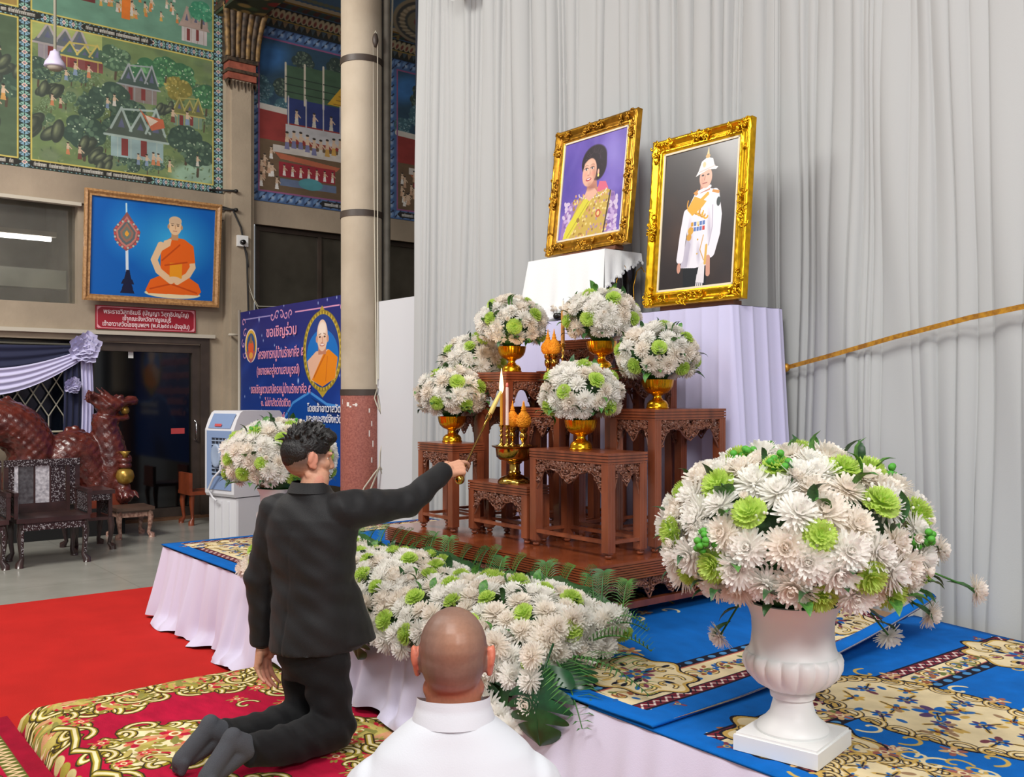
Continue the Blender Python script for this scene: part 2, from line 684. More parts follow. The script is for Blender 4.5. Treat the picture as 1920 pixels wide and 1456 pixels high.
struct(MB().box(WX, -6, 3.76, WX + 0.09, 2.95, 3.8).build('trim_4', M_trim))
struct(MB().box(WX, -6, 2.27, WX + 0.07, 4.56, 2.315).build('trim_5', M_trim))
struct(MB().box(WX, 3.03, 0, WX + 0.04, 3.1, 2.27).build('trim_6', M_steel))
# back wall far behind the curtain line, closing the hall
struct(MB().box(-14.5, 9.3, 0, 4, 9.5, 6.7).build('wall_back', M_concrete))
# room behind the strip window
M_room = mat('room_paint', (150, 146, 132), 0.85, var=0.2, scale=2)
mb = MB()
mb.box(-14.4, -2, 2.3, -14.3, 3.2, 4.4).box(-14.3, -2, 2.3, WX - 0.25, 3.2, 2.32).box(-14.3, -2, 4.2, WX - 0.25, 3.2, 4.3).box(-14.3, 3.1, 2.3, WX - 0.25, 3.2, 4.3).box(-14.3, -2.1, 2.3, WX - 0.25, -2, 4.3)
struct(mb.build('wall_inner', M_room))
M_beamw = mat('room_beam', (180, 184, 172), 0.8)
struct(MB().box(-13.3, -2, 2.9, -13.1, 3.08, 3.14).build('trim_7', M_beamw))
t = thing('tube_light', 'glowing fluorescent tube seen through the high strip window', 'lamp', (-12.75, 2.1, 3.47))
MB().tube([(0, -0.9, 0), (0, 0.72, 0)], 0.028, 10).build('tube', emit('tube_glow', (240, 242, 255), 9), t, True)
MB().box(-0.04, -0.95, 0.03, 0.04, 0.78, 0.09).build('batten', M_trim, t)
MB().tube([(0, 0, 0.09), (0, 0, 0.72)], 0.008, 6).build('hanging_rod', M_trim, t)
M_glass = mat('old_window_glass', (214, 210, 198), 0.03, trans=0.92, var=0.2, scale=2.2)
M_tint = mat('dusty_dark_glass', (70, 66, 58), 0.22, var=0.4, scale=2, spec=0.6)
win = struct(MB().box(WX - 0.14, 0.9, 2.62, WX - 0.13, 2.93, 4.1).build('window_1', M_glass))
win = struct(MB().box(WX - 0.12, 5.17, 2.55, WX - 0.11, 7.75, 4.1).build('window_2', M_tint))
fr = MB()
for y in (5.17, 6.08, 6.98, 7.7):
    fr.box(WX - 0.13, y, 2.55, WX - 0.08, y + 0.05, 3.74)
fr.box(WX - 0.13, 5.17, 3.74, WX - 0.08, 7.75, 3.8)
fr.build('window_frame', M_steel, win)
# sliding door of dark glass
d = struct(MB().box(WX - 0.1, 3.12, 0.06, WX - 0.09, 4.37, 2.13).build('door_1', mat('black_glass', (9, 10, 11), 0.07, spec=0.6)))
MB().box(WX - 0.13, 4.3, 0.14, WX - 0.03, 4.42, 2.08).box(WX - 0.13, 3.1, 2.08, WX - 0.03, 4.42, 2.2).box(WX - 0.13, 3.1, 0.0, WX - 0.03, 4.42, 0.14).build('door_frame', M_steel, d)
MB().box(WX - 0.135, 4.39, 0, WX + 0.03, 4.5, 2.195).box(WX - 0.135, 3.1, 2.195, WX + 0.03, 4.5, 2.268).build('door_jamb', M_steel, d)
MB().tube([(WX - 0.02, 4.33, 0.98), (WX + 0.03, 4.33, 1.0), (WX + 0.03, 4.33, 1.2), (WX - 0.02, 4.33, 1.22)], 0.011, 8).build('door_handle', mat('chrome', (200, 200, 200), 0.15, 1), d, True)
MB().box(WX - 0.089, 4.05, 1.06, WX - 0.086, 4.22, 1.13).build('door_sticker', mat('red_sticker', (188, 66, 66), 0.5), d)
MB().box(WX - 0.089, 3.53, 2.0, WX - 0.086, 3.59, 2.09).build('door_notice', mat('paper', (214, 214, 210), 0.7), d)
struct(MB().box(WX - 0.02, 3.1, 0, WX + 0.1, 4.5, 0.03).build('trim_8', mat('timber_sill', (120, 84, 58), 0.6, var=0.3)))
# grille window with diamond lattice
gw = struct(MB().box(WX - 0.24, 0.9, 1.08, WX - 0.22, 3.0, 2.2).build('window_3', mat('dark_pane', (12, 17, 26), 0.12)))
M_bar = mat('grille_paint', (196, 190, 170), 0.5)
st = 0.165
for k in range(-3, 14):
    for sg in (-1, 1):
        y0, z0, y1, z1 = 1.0 + k * st, 1.3, 1.0 + k * st + sg * 0.5, 2.12
        if sg > 0:
            y0, y1 = y0, y0 + 0.5
        ts = [0, 1]
        if y0 == y1:
            continue
        lo, hi = 1.0, 2.84
        f = lambda t: y0 + (y1 - y0) * t
        ta, tb = 0.0, 1.0
        for lim in (lo, hi):
            tt = (lim - y0) / (y1 - y0)
            if 0 < tt < 1:
                if f(0) < lo or f(0) > hi:
                    ta = max(ta, tt)
                else:
                    tb = min(tb, tt)
        if not (lo <= f((ta + tb) / 2) <= hi):
            continue
        MB().tube([(WX - 0.16, f(ta), z0 + (z1 - z0) * ta), (WX - 0.16, f(tb), z0 + (z1 - z0) * tb)], 0.0075, 5).build('grille_bar', M_bar, gw)
for k in range(0, 12):
    MB().tube([(WX - 0.16, 1.0 + k * st, 1.12), (WX - 0.16, 1.0 + k * st, 1.3)], 0.0075, 5).build('grille_bar', M_bar, gw)
MB().tube([(WX - 0.16, 0.9, 1.12), (WX - 0.16, 2.86, 1.12)], 0.011, 5).build('grille_bar', M_bar, gw)
MB().tube([(WX - 0.16, 0.9, 2.15), (WX - 0.16, 3.0, 2.15)], 0.011, 5).build('grille_bar', M_bar, gw)
# ---- navy and white drapery over the grille window
M_navy = mat('navy_cloth', (22, 28, 62), 0.75, sheen=0.2)


def swag(y0, y1, ztop, drop0, drop1, x0, amp, n=5, z1=0.0):
    def fn(u, v):
        sg = math.sin(PI * min(1, max(0, u * 0.93 + 0.03)))
        top = ztop + z1 * (u ** 2)
        d = drop0 + (drop1 - drop0) * v
        z = top - (d * sg + 0.1 * v * (1 - sg) * 1.0)
        return (x0 + amp * math.sin(v * n * 2 * PI) * (0.35 + 0.65 * sg) + 0.03 * sg, y0 + (y1 - y0) * u, z)
    return MB().grid(fn, 30, 40)


dr = thing('window_drapery', 'navy and white swagged drapery with rosettes over the grille window', 'curtain', (WX, 0, 0))
swag(0.9, 2.93, 2.13, 0.02, 0.46, 0.09, 0.012, 4).build('navy_swag', M_navy, dr, True)
swag(0.9, 2.93, 2.1, 0.26, 0.56, 0.12, 0.014, 4).build('white_swag', M_lav, dr, True)


def tail(y, wd, z0, z1, x0, m, name):
    def fn(u, v):
        return (x0 + 0.02 * math.sin(u * 6 * PI), y + wd * u + 0.02 * math.sin(v * 3), z0 + (z1 - z0) * v)
    MB().grid(fn, 24, 10).build(name, m, dr, True)


tail(2.74, 0.2, 2.1, 1.02, 0.08, M_navy, 'navy_tail')
tail(2.93, 0.13, 2.06, 0.9, 0.1, M_lav, 'white_tail')


def rosette(y, z, r, m):
    mb = MB()
    q = random.Random(int(y * 100))
    for k in range(13):
        a = k * 2.4
        d = r * 0.62 * math.sqrt(k / 13)
        def fn(u, v, a=a, d=d):
            th = 2 * PI * u
            rad = r * 0.46 * v * (1 + 0.16 * math.sin(5 * th))
            return (0.14 + 0.05 * (1 - d / r) + 0.05 * v * v + 0.02 * math.sin(3 * th), y + d * math.cos(a) + rad * math.cos(th), z + d * math.sin(a) + rad * math.sin(th))
        mb.grid(fn, 15, 4)
    mb.build('rosette', m, dr, True)


rosette(2.97, 2.1, 0.19, M_lav)
rosette(2.83, 1.66, 0.1, M_lav)
# ---- pilaster with gilded capital
p = MB()
p.box(WX, 4.74, 0, WX + 0.16, 5.0, 5.62).box(WX, 4.68, 0, WX + 0.11, 5.06, 5.6)
struct(p.build('trim_9', M_concrete))
cap = thing('capital', 'gilded and red lotus capital topping the concrete pilaster', 'capital', (WX, 4.87, 5.6))
M_capdark = mat('weathered_gilding', (96, 78, 60), 0.6, 0.15, col2=(40, 34, 30), scale=14)
M_capgold = mat('dull_gilding', (150, 118, 70), 0.55, 0.25, col2=(70, 54, 40), scale=12)
M_capred = mat('faded_red_lacquer', (168, 92, 72), 0.6, var=0.4, scale=14)
mb = MB()
for k in range(9):
    y = -0.19 + 0.0475 * k
    mb.add([(0.1, y - 0.026, 0), (0.21, y, -0.02), (0.1, y + 0.026, 0), (0.17, y, -0.12 - 0.03 * (k % 2))], [(0, 1, 2), (0, 3, 1), (1, 3, 2)])
mb.build('leaf_fringe', M_capdark, cap)
MB().box(0, -0.19, 0.0, 0.19, 0.19, 0.08).box(0, -0.18, 0.12, 0.19, 0.18, 0.22).build('red_band', M_capred, cap)
MB().box(0, -0.205, 0.08, 0.22, 0.205, 0.12).box(0, -0.205, 0.22, 0.22, 0.205, 0.27).build('moulding', M_capdark, cap)
for k in range(7):
    y = -0.2 + 0.066 * k
    def fn(u, v, y=y):
        th = PI * u
        return (0.1 + (0.1 + 0.12 * v * v) + 0.035 * math.sin(th), y * (1 + 0.35 * v * v) - 0.033 * math.cos(th) * (1 + 0.3 * v), 0.27 + 0.62 * v)
    MB().grid(fn, 6, 8).build('lotus_petal', M_capdark if k % 2 else M_capgold, cap, True)
MB().box(0, -0.2, 0.27, 0.18, 0.2, 0.9).box(0, -0.3, 0.86, 0.36, 0.3, 0.94).build('core', M_capdark, cap)

# ------------------------------------------------------------------ murals
def squiggle(c, x0, x1, y, h, col, seed):
    q = random.Random(seed)
    x = x0
    while x < x1:
        wd = h * q.uniform(0.45, 0.7)
        if q.random() < 0.12:
            x += wd
            continue
        c.line([(x, y), (x, y + h * 0.8), (x + wd * 0.55, y + h * 0.85), (x + wd * 0.55, y)], h * 0.2, col)
        if q.random() < 0.3:
            c.line([(x + wd * 0.2, y + h * 1.1), (x + wd * 0.6, y + h * 1.25)], h * 0.18, col)
        x += wd * 0.95


def band(c, x0, y0, x1, y1, wd, bg, seed=0):
    """painted border of diamonds between leaf scrolls"""
    L = math.hypot(x1 - x0, y1 - y0)
    dx, dy = (x1 - x0) / L, (y1 - y0) / L
    nx, ny = -dy, dx
    h = wd / 2
    c.poly([(x0 + nx * h, y0 + ny * h), (x1 + nx * h, y1 + ny * h), (x1 - nx * h, y1 - ny * h), (x0 - nx * h, y0 - ny * h)], bg)
    n = max(1, int(L / (wd * 1.0)))
    P = lambda t, o: (x0 + dx * t + nx * o, y0 + dy * t + ny * o)
    for k in range(n):
        t = (k + 0.5) * L / n
        s = L / n
        for sg in (-1, 1):
            for e in (-1, 1):
                c.poly([P(t + e * s * 0.06, sg * 0.02 * wd), P(t + e * s * 0.16, sg * h * 0.98), P(t + e * s * 0.36, sg * h * 0.8), P(t + e * s * 0.5, sg * h * 0.05), P(t + e * s * 0.3, sg * h * 0.1)], (136, 184, 170) if e > 0 else (126, 166, 190))
                c.line([P(t + e * s * 0.1, sg * h * 0.2), P(t + e * s * 0.36, sg * h * 0.8)], wd * 0.05, (22, 34, 34))
        c.poly([P(t - s * 0.22, 0), P(t, h * 0.6), P(t + s * 0.22, 0), P(t, -h * 0.6)], (226, 210, 200))
        c.poly([P(t - s * 0.13, 0), P(t, h * 0.36), P(t + s * 0.13, 0), P(t, -h * 0.36)], (196, 96, 84))
        c.ell(*P(t, 0), wd * 0.07, wd * 0.07, (100, 140, 170))


def tree(c, x, y, r, q, base=(60, 88, 68), hi=(112, 146, 110), dots=(180, 198, 168)):
    c.line([(x, y - r * 1.5), (x + r * 0.1, y)], r * 0.16, (74, 60, 48))
    for k in range(9):
        a = q.uniform(0, 6.28)
        c.ell(x + r * 0.6 * math.cos(a), y + r * 0.5 * math.sin(a), r * 0.55, r * 0.45, base)
    for k in range(34):
        a, d = q.uniform(0, 6.28), r * math.sqrt(q.random())
        g = q.random()
        col = tuple(int(base[i] + (hi[i] - base[i]) * g) for i in range(3))
        c.ell(x + d * math.cos(a), y + 0.85 * d * math.sin(a), r * 0.14, r * 0.1, col, a)
    for k in range(12):
        a, d = q.uniform(0, 6.28), r * math.sqrt(q.random())
        c.ell(x + d * math.cos(a), y + 0.85 * d * math.sin(a), r * 0.045, r * 0.045, dots)


def rock(c, x, y, r, q):
    for k in range(6):
        xx, yy, a = x + q.uniform(-1, 1) * r * 0.8, y + q.uniform(-0.5, 0.5) * r, q.uniform(0.5, 1.4)
        c.ell(xx, yy, r * 0.75, r * 0.36, (48, 56, 50), a)
        c.ell(xx - r * 0.05, yy + r * 0.05, r * 0.64, r * 0.27, (84, 92, 74), a, 1, 0.5)
        c.ell(xx - r * 0.1, yy + r * 0.1, r * 0.42, r * 0.13, (126, 136, 100), a, 0.9, 0.7)


def figure(c, x, y, h, q, body=None):
    skin = (206, 176, 148)
    body = body or q.choice([(206, 200, 190), (196, 120, 80), (110, 60, 52), (212, 180, 120), (120, 140, 170)])
    c.poly([(x - h * 0.16, y), (x + h * 0.16, y), (x + h * 0.1, y + h * 0.45), (x - h * 0.1, y + h * 0.45)], body)
    c.poly([(x - h * 0.13, y + h * 0.42), (x + h * 0.13, y + h * 0.42), (x + h * 0.09, y + h * 0.75), (x - h * 0.09, y + h * 0.75)], skin)
    c.line([(x + h * 0.1, y + h * 0.68), (x + h * 0.28, y + h * 0.5)], h * 0.08, skin)
    c.ell(x, y + h * 0.87, h * 0.1, h * 0.12, skin)
    c.ell(x, y + h * 0.95, h * 0.1, h * 0.06, (40, 34, 30))


def house(c, x, y, w_, h, roof, wall, edge):
    c.poly([(x, y), (x + w_, y), (x + w_, y + h * 0.5), (x, y + h * 0.5)], wall)
    for k in range(4):
        c.line([(x + w_ * (k + 0.5) / 4, y), (x + w_ * (k + 0.5) / 4, y + h * 0.45)], w_ * 0.02, edge)
    c.rect(x + w_ * 0.2, y + h * 0.04, x + w_ * 0.32, y + h * 0.38, (120, 44, 44))
    c.rect(x + w_ * 0.56, y + h * 0.08, x + w_ * 0.68, y + h * 0.4, (120, 44, 44))
    c.poly([(x - w_ * 0.12, y + h * 0.42), (x + w_ * 1.1, y + h * 0.42), (x + w_ * 0.94, y + h * 0.68), (x + w_ * 0.04, y + h * 0.68)], roof)
    c.line([(x - w_ * 0.12, y + h * 0.42), (x + w_ * 1.1, y + h * 0.42)], w_ * 0.045, edge)
    for xx, hh in ((0.2, 1.0), (0.56, 0.95), (0.86, 1.08)):
        c.poly([(x + w_ * (xx - 0.18), y + h * 0.6), (x + w_ * (xx + 0.16), y + h * 0.6), (x + w_ * xx, y + h * hh)], roof)
        c.line([(x + w_ * (xx - 0.2), y + h * 0.56), (x + w_ * xx, y + h * hh), (x + w_ * (xx + 0.18), y + h * 0.56)], w_ * 0.045, edge)
        c.poly([(x + w_ * (xx - 0.07), y + h * 0.6), (x + w_ * (xx + 0.06), y + h * 0.6), (x + w_ * xx, y + h * (hh - 0.2))], (86, 90, 120))
    c.line([(x + w_ * 0.2, y + h * 0.97), (x + w_ * 0.86, y + h * 1.05)], w_ * 0.04, edge)


def left_mural():
    x0, x1, z0, z1 = 0.6, 4.69, 4.14, 6.64
    c = Canvas(900, 550, (x0, z0, x1, z1), (30, 36, 30))
    q = random.Random(7)
    # panels
    for (a, b, s, t, col) in ((2.43, 4.55, 4.24, 5.83, (104, 126, 78)), (2.43, 4.55, 5.95, 6.64, (96, 142, 120)), (0.6, 2.29, 4.24, 5.83, (70, 90, 66)), (0.6, 2.29, 5.95, 6.64, (150, 120, 60))):
        c.rect(a, s, b, t, col)
    for k in range(200):
        c.ell(q.uniform(2.45, 4.5), q.uniform(4.26, 5.8), q.uniform(0.05, 0.2), q.uniform(0.04, 0.12), q.choice([(92, 116, 70), (122, 140, 84), (84, 106, 76), (110, 124, 96)]), 0, 0.5, 0.5)
    c.rect(2.43, 5.62, 3.2, 5.83, (170, 180, 100), 0.8)
    c.ell(4.3, 4.32, 0.34, 0.2, (150, 186, 160), 0.2, 0.9, 0.4)
    c.poly([(4.2, 4.24), (4.55, 4.3), (4.55, 4.7), (4.4, 4.6)], (140, 170, 150), 0.7)
    for k in range(46):
        tree(c, q.uniform(2.5, 4.5), q.uniform(4.35, 5.55), q.uniform(0.05, 0.12), q, q.choice([(70, 96, 70), (58, 84, 74), (84, 104, 66)]), (124, 152, 112))
    for k in range(500):
        c.ell(q.uniform(2.44, 4.54), q.uniform(4.25, 5.6), 0.018, 0.008, q.choice([(70, 94, 62), (130, 146, 96), (96, 116, 84)]), q.uniform(0, 3), 0.8)
    house(c, 2.5, 5.42, 0.52, 0.42, (92, 98, 104), (150, 140, 150), (170, 160, 160))
    house(c, 2.75, 5.38, 0.46, 0.3, (70, 96, 84), (120, 60, 60), (196, 176, 90))
    tree(c, 3.35, 5.6, 0.17, q)
    for (x, y, r) in ((3.75, 5.5, 0.2), (4.15, 5.55, 0.17), (4.46, 5.35, 0.16), (3.95, 5.62, 0.14)):
        tree(c, x, y, r, q, (50, 100, 66), (110, 170, 110), (210, 220, 190))
    tree(c, 4.1, 5.38, 0.16, q, (120, 112, 50), (180, 160, 80), (200, 190, 120))
    house(c, 3.42, 5.12, 0.42, 0.44, (58, 76, 72), (130, 116, 112), (150, 156, 160))
    house(c, 4.05, 4.92, 0.36, 0.36, (110, 110, 60), (110, 136, 116), (170, 160, 90))
    for (x, y, r) in ((3.3, 5.1, 0.22), (3.55, 4.98, 0.16), (3.05, 4.95, 0.15), (3.0, 4.65, 0.22), (3.4, 4.75, 0.18), (4.2, 4.75, 0.2), (4.35, 4.62, 0.2), (3.5, 4.35, 0.13), (2.5, 5.3, 0.14)):
        tree(c, x, y, r, q, (50, 72, 62), (92, 120, 96))
    for (x, y, r) in ((2.56, 4.66, 0.19), (2.6, 5.06, 0.14), (3.08, 4.44, 0.15), (3.25, 4.32, 0.12), (3.95, 5.12, 0.1)):
        rock(c, x, y, r, q)
    house(c, 3.3, 4.42, 0.62, 0.6, (72, 84, 76), (140, 166, 168), (160, 178, 172))
    c.poly([(3.62, 5.06), (3.7, 4.98), (3.92, 4.96), (3.94, 4.86), (3.78, 4.8), (3.72, 4.9)], (190, 92, 60))
    c.poly([(3.7, 4.98), (3.86, 4.93), (3.76, 4.85)], (220, 200, 180))
    for (x, y) in ((3.34, 5.02), (3.26, 4.98), (2.65, 4.9), (2.74, 4.88), (2.82, 4.36), (2.95, 4.32), (3.62, 4.36), (3.72, 4.36), (3.8, 4.38), (3.86, 4.38), (4.0, 4.32), (4.04, 4.95), (4.22, 4.95), (4.35, 4.45), (2.9, 5.3), (3.05, 5.3), (2.8, 5.22)):
        figure(c, x, y, q.uniform(0.13, 0.18), q)
    # upper panel: crowd before a town
    for k in range(70):
        figure(c, q.uniform(3.1, 4.1), q.uniform(6.12, 6.6), 0.12, q, q.choice([(200, 120, 60), (206, 200, 190), (196, 150, 70)]))
    c.poly([(3.42, 6.1), (3.52, 6.1), (3.54, 6.64), (3.44, 6.64)], (220, 110, 30))
    house(c, 4.15, 6.0, 0.32, 0.44, (176, 150, 140), (200, 190, 190), (160, 140, 130))
    tree(c, 4.4, 6.42, 0.14, q, (50, 130, 96), (90, 170, 130))
    tree(c, 2.6, 6.4, 0.16, q, (60, 130, 110), (110, 180, 150))
    c.rect(2.95, 6.2, 3.12, 6.3, (96, 34, 34))
    figure(c, 2.85, 6.2, 0.34, q, (100, 40, 40))
    for k in range(14):
        tree(c, q.uniform(0.8, 2.2), q.uniform(4.4, 5.7), q.uniform(0.12, 0.22), q, (50, 72, 60), (92, 122, 98))
    for k in range(8):
        rock(c, q.uniform(1.6, 2.2), q.uniform(4.5, 5.5), 0.15, q)
    for k in range(10):
        figure(c, q.uniform(0.9, 2.2), q.uniform(4.4, 5.4), 0.18, q, (206, 150, 80))
    # borders
    bg = (26, 40, 38)
    band(c, 2.36, 4.14, 2.36, 6.64, 0.12, bg)
    band(c, 4.62, 4.14, 4.62, 6.64, 0.12, bg)
    band(c, 2.42, 5.89, 4.56, 5.89, 0.1, bg)
    band(c, 0.6, 5.89, 2.3, 5.89, 0.1, bg)
    band(c, 2.42, 4.19, 4.56, 4.19, 0.09, bg)
    band(c, 0.6, 4.19, 2.3, 4.19, 0.09, bg)
    for (a, b, s, t) in ((2.43, 4.55, 4.24, 5.83), (2.43, 4.55, 5.95, 6.64), (0.6, 2.29, 4.24, 5.83), (0.6, 2.29, 5.95, 6.64)):
        c.line([(a, s), (b, s), (b, t), (a, t), (a, s)], 0.018, (206, 186, 90))
    for (a, b, y) in ((2.44, 3.75, 4.16), (3.0, 3.75, 5.855), (1.3, 2.28, 4.16), (2.1, 2.5, 5.86)):
        c.poly([(a - 0.04, y + 0.035), (a, y), (b, y), (b + 0.06, y + 0.035), (b, y + 0.07), (a, y + 0.07)], (24, 22, 20))
        squiggle(c, a + 0.02, b - 0.03, y + 0.018, 0.035, (206, 200, 190), int(a * 10))
    c.a = c.a * 0.84 + 0.16 * np.array([0.47, 0.49, 0.43], dtype=np.float32)
    c.noise(0.12, 30, 4)
    return c, x0, x1, z0, z1


def right_mural():
    x0, x1, z0, z1 = 5.03, 9.2, 4.12, 6.47
    c = Canvas(900, 507, (x0, z0, x1, z1), (62, 92, 140))
    q = random.Random(11)
    for (a, b, off) in ((5.17, 7.08, 0), (7.3, 9.1, 3)):
        c.rect(a, 4.26, b, 6.3, (96, 74, 52))
        c.rect(a, 5.4, b, 6.3, (34, 62, 84))
        c.ell(a + 0.15, 6.05, 0.4, 0.25, (50, 110, 180), 0.5, 0.8, 0.6)
        for k in range(30):
            tree(c, q.uniform(a + 0.25, b), q.uniform(5.65, 6.12), 0.15, q, (38, 54, 50), (92, 110, 92), (130, 140, 120))
        for k in range(6):
            tree(c, a + q.uniform(0, 0.4), q.uniform(5.4, 5.75), 0.12, q, (50, 84, 96), (100, 140, 150), (180, 200, 200))
        c.rect(a, 4.95, b, 5.36, (136, 42, 38))
        c.line([(a, 5.38), (b, 5.3)], 0.08, (196, 190, 180))
        # hall with tiered green roof and golden gable
        c.rect(a + 0.4, 5.22, b, 5.66, (32, 44, 100))
        for k in range(3):
            xx = a + 0.38 + 0.28 * k
            c.poly([(xx, 5.56), (xx + 0.9, 5.56), (xx + 0.9, 5.98 + 0.03 * k), (xx, 6.0 + 0.03 * k)], (56, 84, 60))
            c.line([(xx, 5.5), (xx, 6.02 + 0.03 * k)], 0.03, (200, 190, 170))
            for j in range(3):
                c.line([(xx, 5.64 + 0.1 * j), (xx + 0.9, 5.64 + 0.1 * j)], 0.012, (30, 44, 36))
        c.poly([(a + 1.0, 5.58), (a + 1.9, 5.58), (a + 1.46, 6.16)], (196, 150, 36))
        for j in range(6):
            c.line([(a + 1.1 + 0.04 * j, 5.6 + 0.06 * j), (a + 1.8 - 0.04 * j, 5.6 + 0.06 * j)], 0.012, (130, 92, 26))
        for k in range(5):
            c.line([(a + 0.42 + 0.26 * k, 5.18), (a + 0.42 + 0.26 * k, 5.58)], 0.02, (180, 176, 180))
            figure(c, a + 0.54 + 0.26 * k, 5.22, 0.2, q, (196, 190, 176))
        for k in range(3):
            figure(c, a + 1.5 + 0.16 * k, 5.24, 0.24, q, (110, 60, 50))
        c.poly([(a + 0.38, 5.02), (b, 4.98), (b, 5.2), (a + 0.38, 5.2)], (186, 184, 186))
        # court below
        c.rect(a + 0.2, 4.8, b - 0.3, 4.9, (196, 188, 180))
        for k in range(9):
            figure(c, a + 0.4 + 0.1 * k, 4.86 + 0.03 * math.sin(k), 0.24, q, q.choice([(110, 110, 150), (206, 200, 190), (196, 150, 70)]))
        c.poly([(a + 0.22, 4.8), (a + 1.2, 4.72), (a + 1.14, 4.66), (a + 0.3, 4.72)], (176, 90, 60))
        c.rect(a + 0.28, 4.48, a + 1.12, 4.68, (140, 28, 40))
        for k in range(7):
            figure(c, a + 0.36 + 0.12 * k, 4.5, 0.15, q, (224, 214, 208))
        c.rect(a + 0.3, 4.36, a + 1.14, 4.46, (92, 108, 140))
        c.ell(a + 0.75, 4.43, 0.18, 0.08, (70, 140, 150))
        for k in range(16):
            figure(c, a + q.choice([q.uniform(0.02, 0.3), q.uniform(1.2, 1.8)]), q.uniform(4.3, 4.7), 0.17, q, q.choice([(220, 216, 210), (190, 150, 120)]))
        c.poly([(a + 1.3, 4.26), (a + 1.75, 4.26), (a + 1.5, 4.5)], (76, 84, 60))
    c.ell(8.0, 4.75, 0.4, 0.5, (78, 78, 120), 0, 0.7, 0.5)
    for (a, b) in ((5.17, 7.08), (7.3, 9.1)):
        c.line([(a, 4.26), (b, 4.26), (b, 6.3), (a, 6.3), (a, 4.26)], 0.022, (140, 76, 120))
    for (xa, ya, xb, yb) in ((5.1, 4.12, 5.1, 6.47), (7.19, 4.12, 7.19, 6.47), (5.03, 4.19, 9.2, 4.19), (5.03, 6.39, 9.2, 6.39)):
        n = int((abs(xb - xa) + abs(yb - ya)) / 0.13)
        for k in range(n):
            t = (k + 0.5) / n
            x, y = xa + (xb - xa) * t, ya + (yb - ya) * t
            c.ell(x, y, 0.05, 0.05, (96, 132, 180))
            c.line([(x - 0.05, y - 0.05), (x + 0.05, y + 0.05)], 0.02, (28, 40, 70))
            c.ell(x + 0.01, y - 0.01, 0.022, 0.022, (140, 160, 190))
    for (a, b) in ((6.1, 7.0), (7.35, 8.4)):
        c.poly([(a - 0.05, 4.19), (a, 4.15), (b, 4.15), (b, 4.23), (a, 4.23)], (22, 22, 24))
        squiggle(c, a + 0.03, b - 0.02, 4.17, 0.035, (206, 204, 200), int(a * 10))
    c.a = c.a * 0.86 + 0.14 * np.array([0.45, 0.46, 0.46], dtype=np.float32)
    c.noise(0.12, 30, 6)
    return c, x0, x1, z0, z1


c, x0, x1, z0, z1 = left_mural()
o = plate('mural', c.material('left_mural_paint', 0.7, bump=0.1, bscale=40), None, x1 - x0, z1 - z0, 0.01, (WX + 0.012, (x0 + x1) / 2, z0), (0, 0, PI / 2))
tag(o, 'large green village mural with patterned borders, over the monk portrait', 'mural')
c, x0, x1, z0, z1 = right_mural()
o = plate('mural', c.material('right_mural_paint', 0.7, bump=0.1, bscale=40), None, x1 - x0, z1 - z0, 0.01, (WX + 0.012, (x0 + x1) / 2, z0), (0, 0, PI / 2))
tag(o, 'blue bordered temple mural with golden gable, behind the round pillar', 'mural')


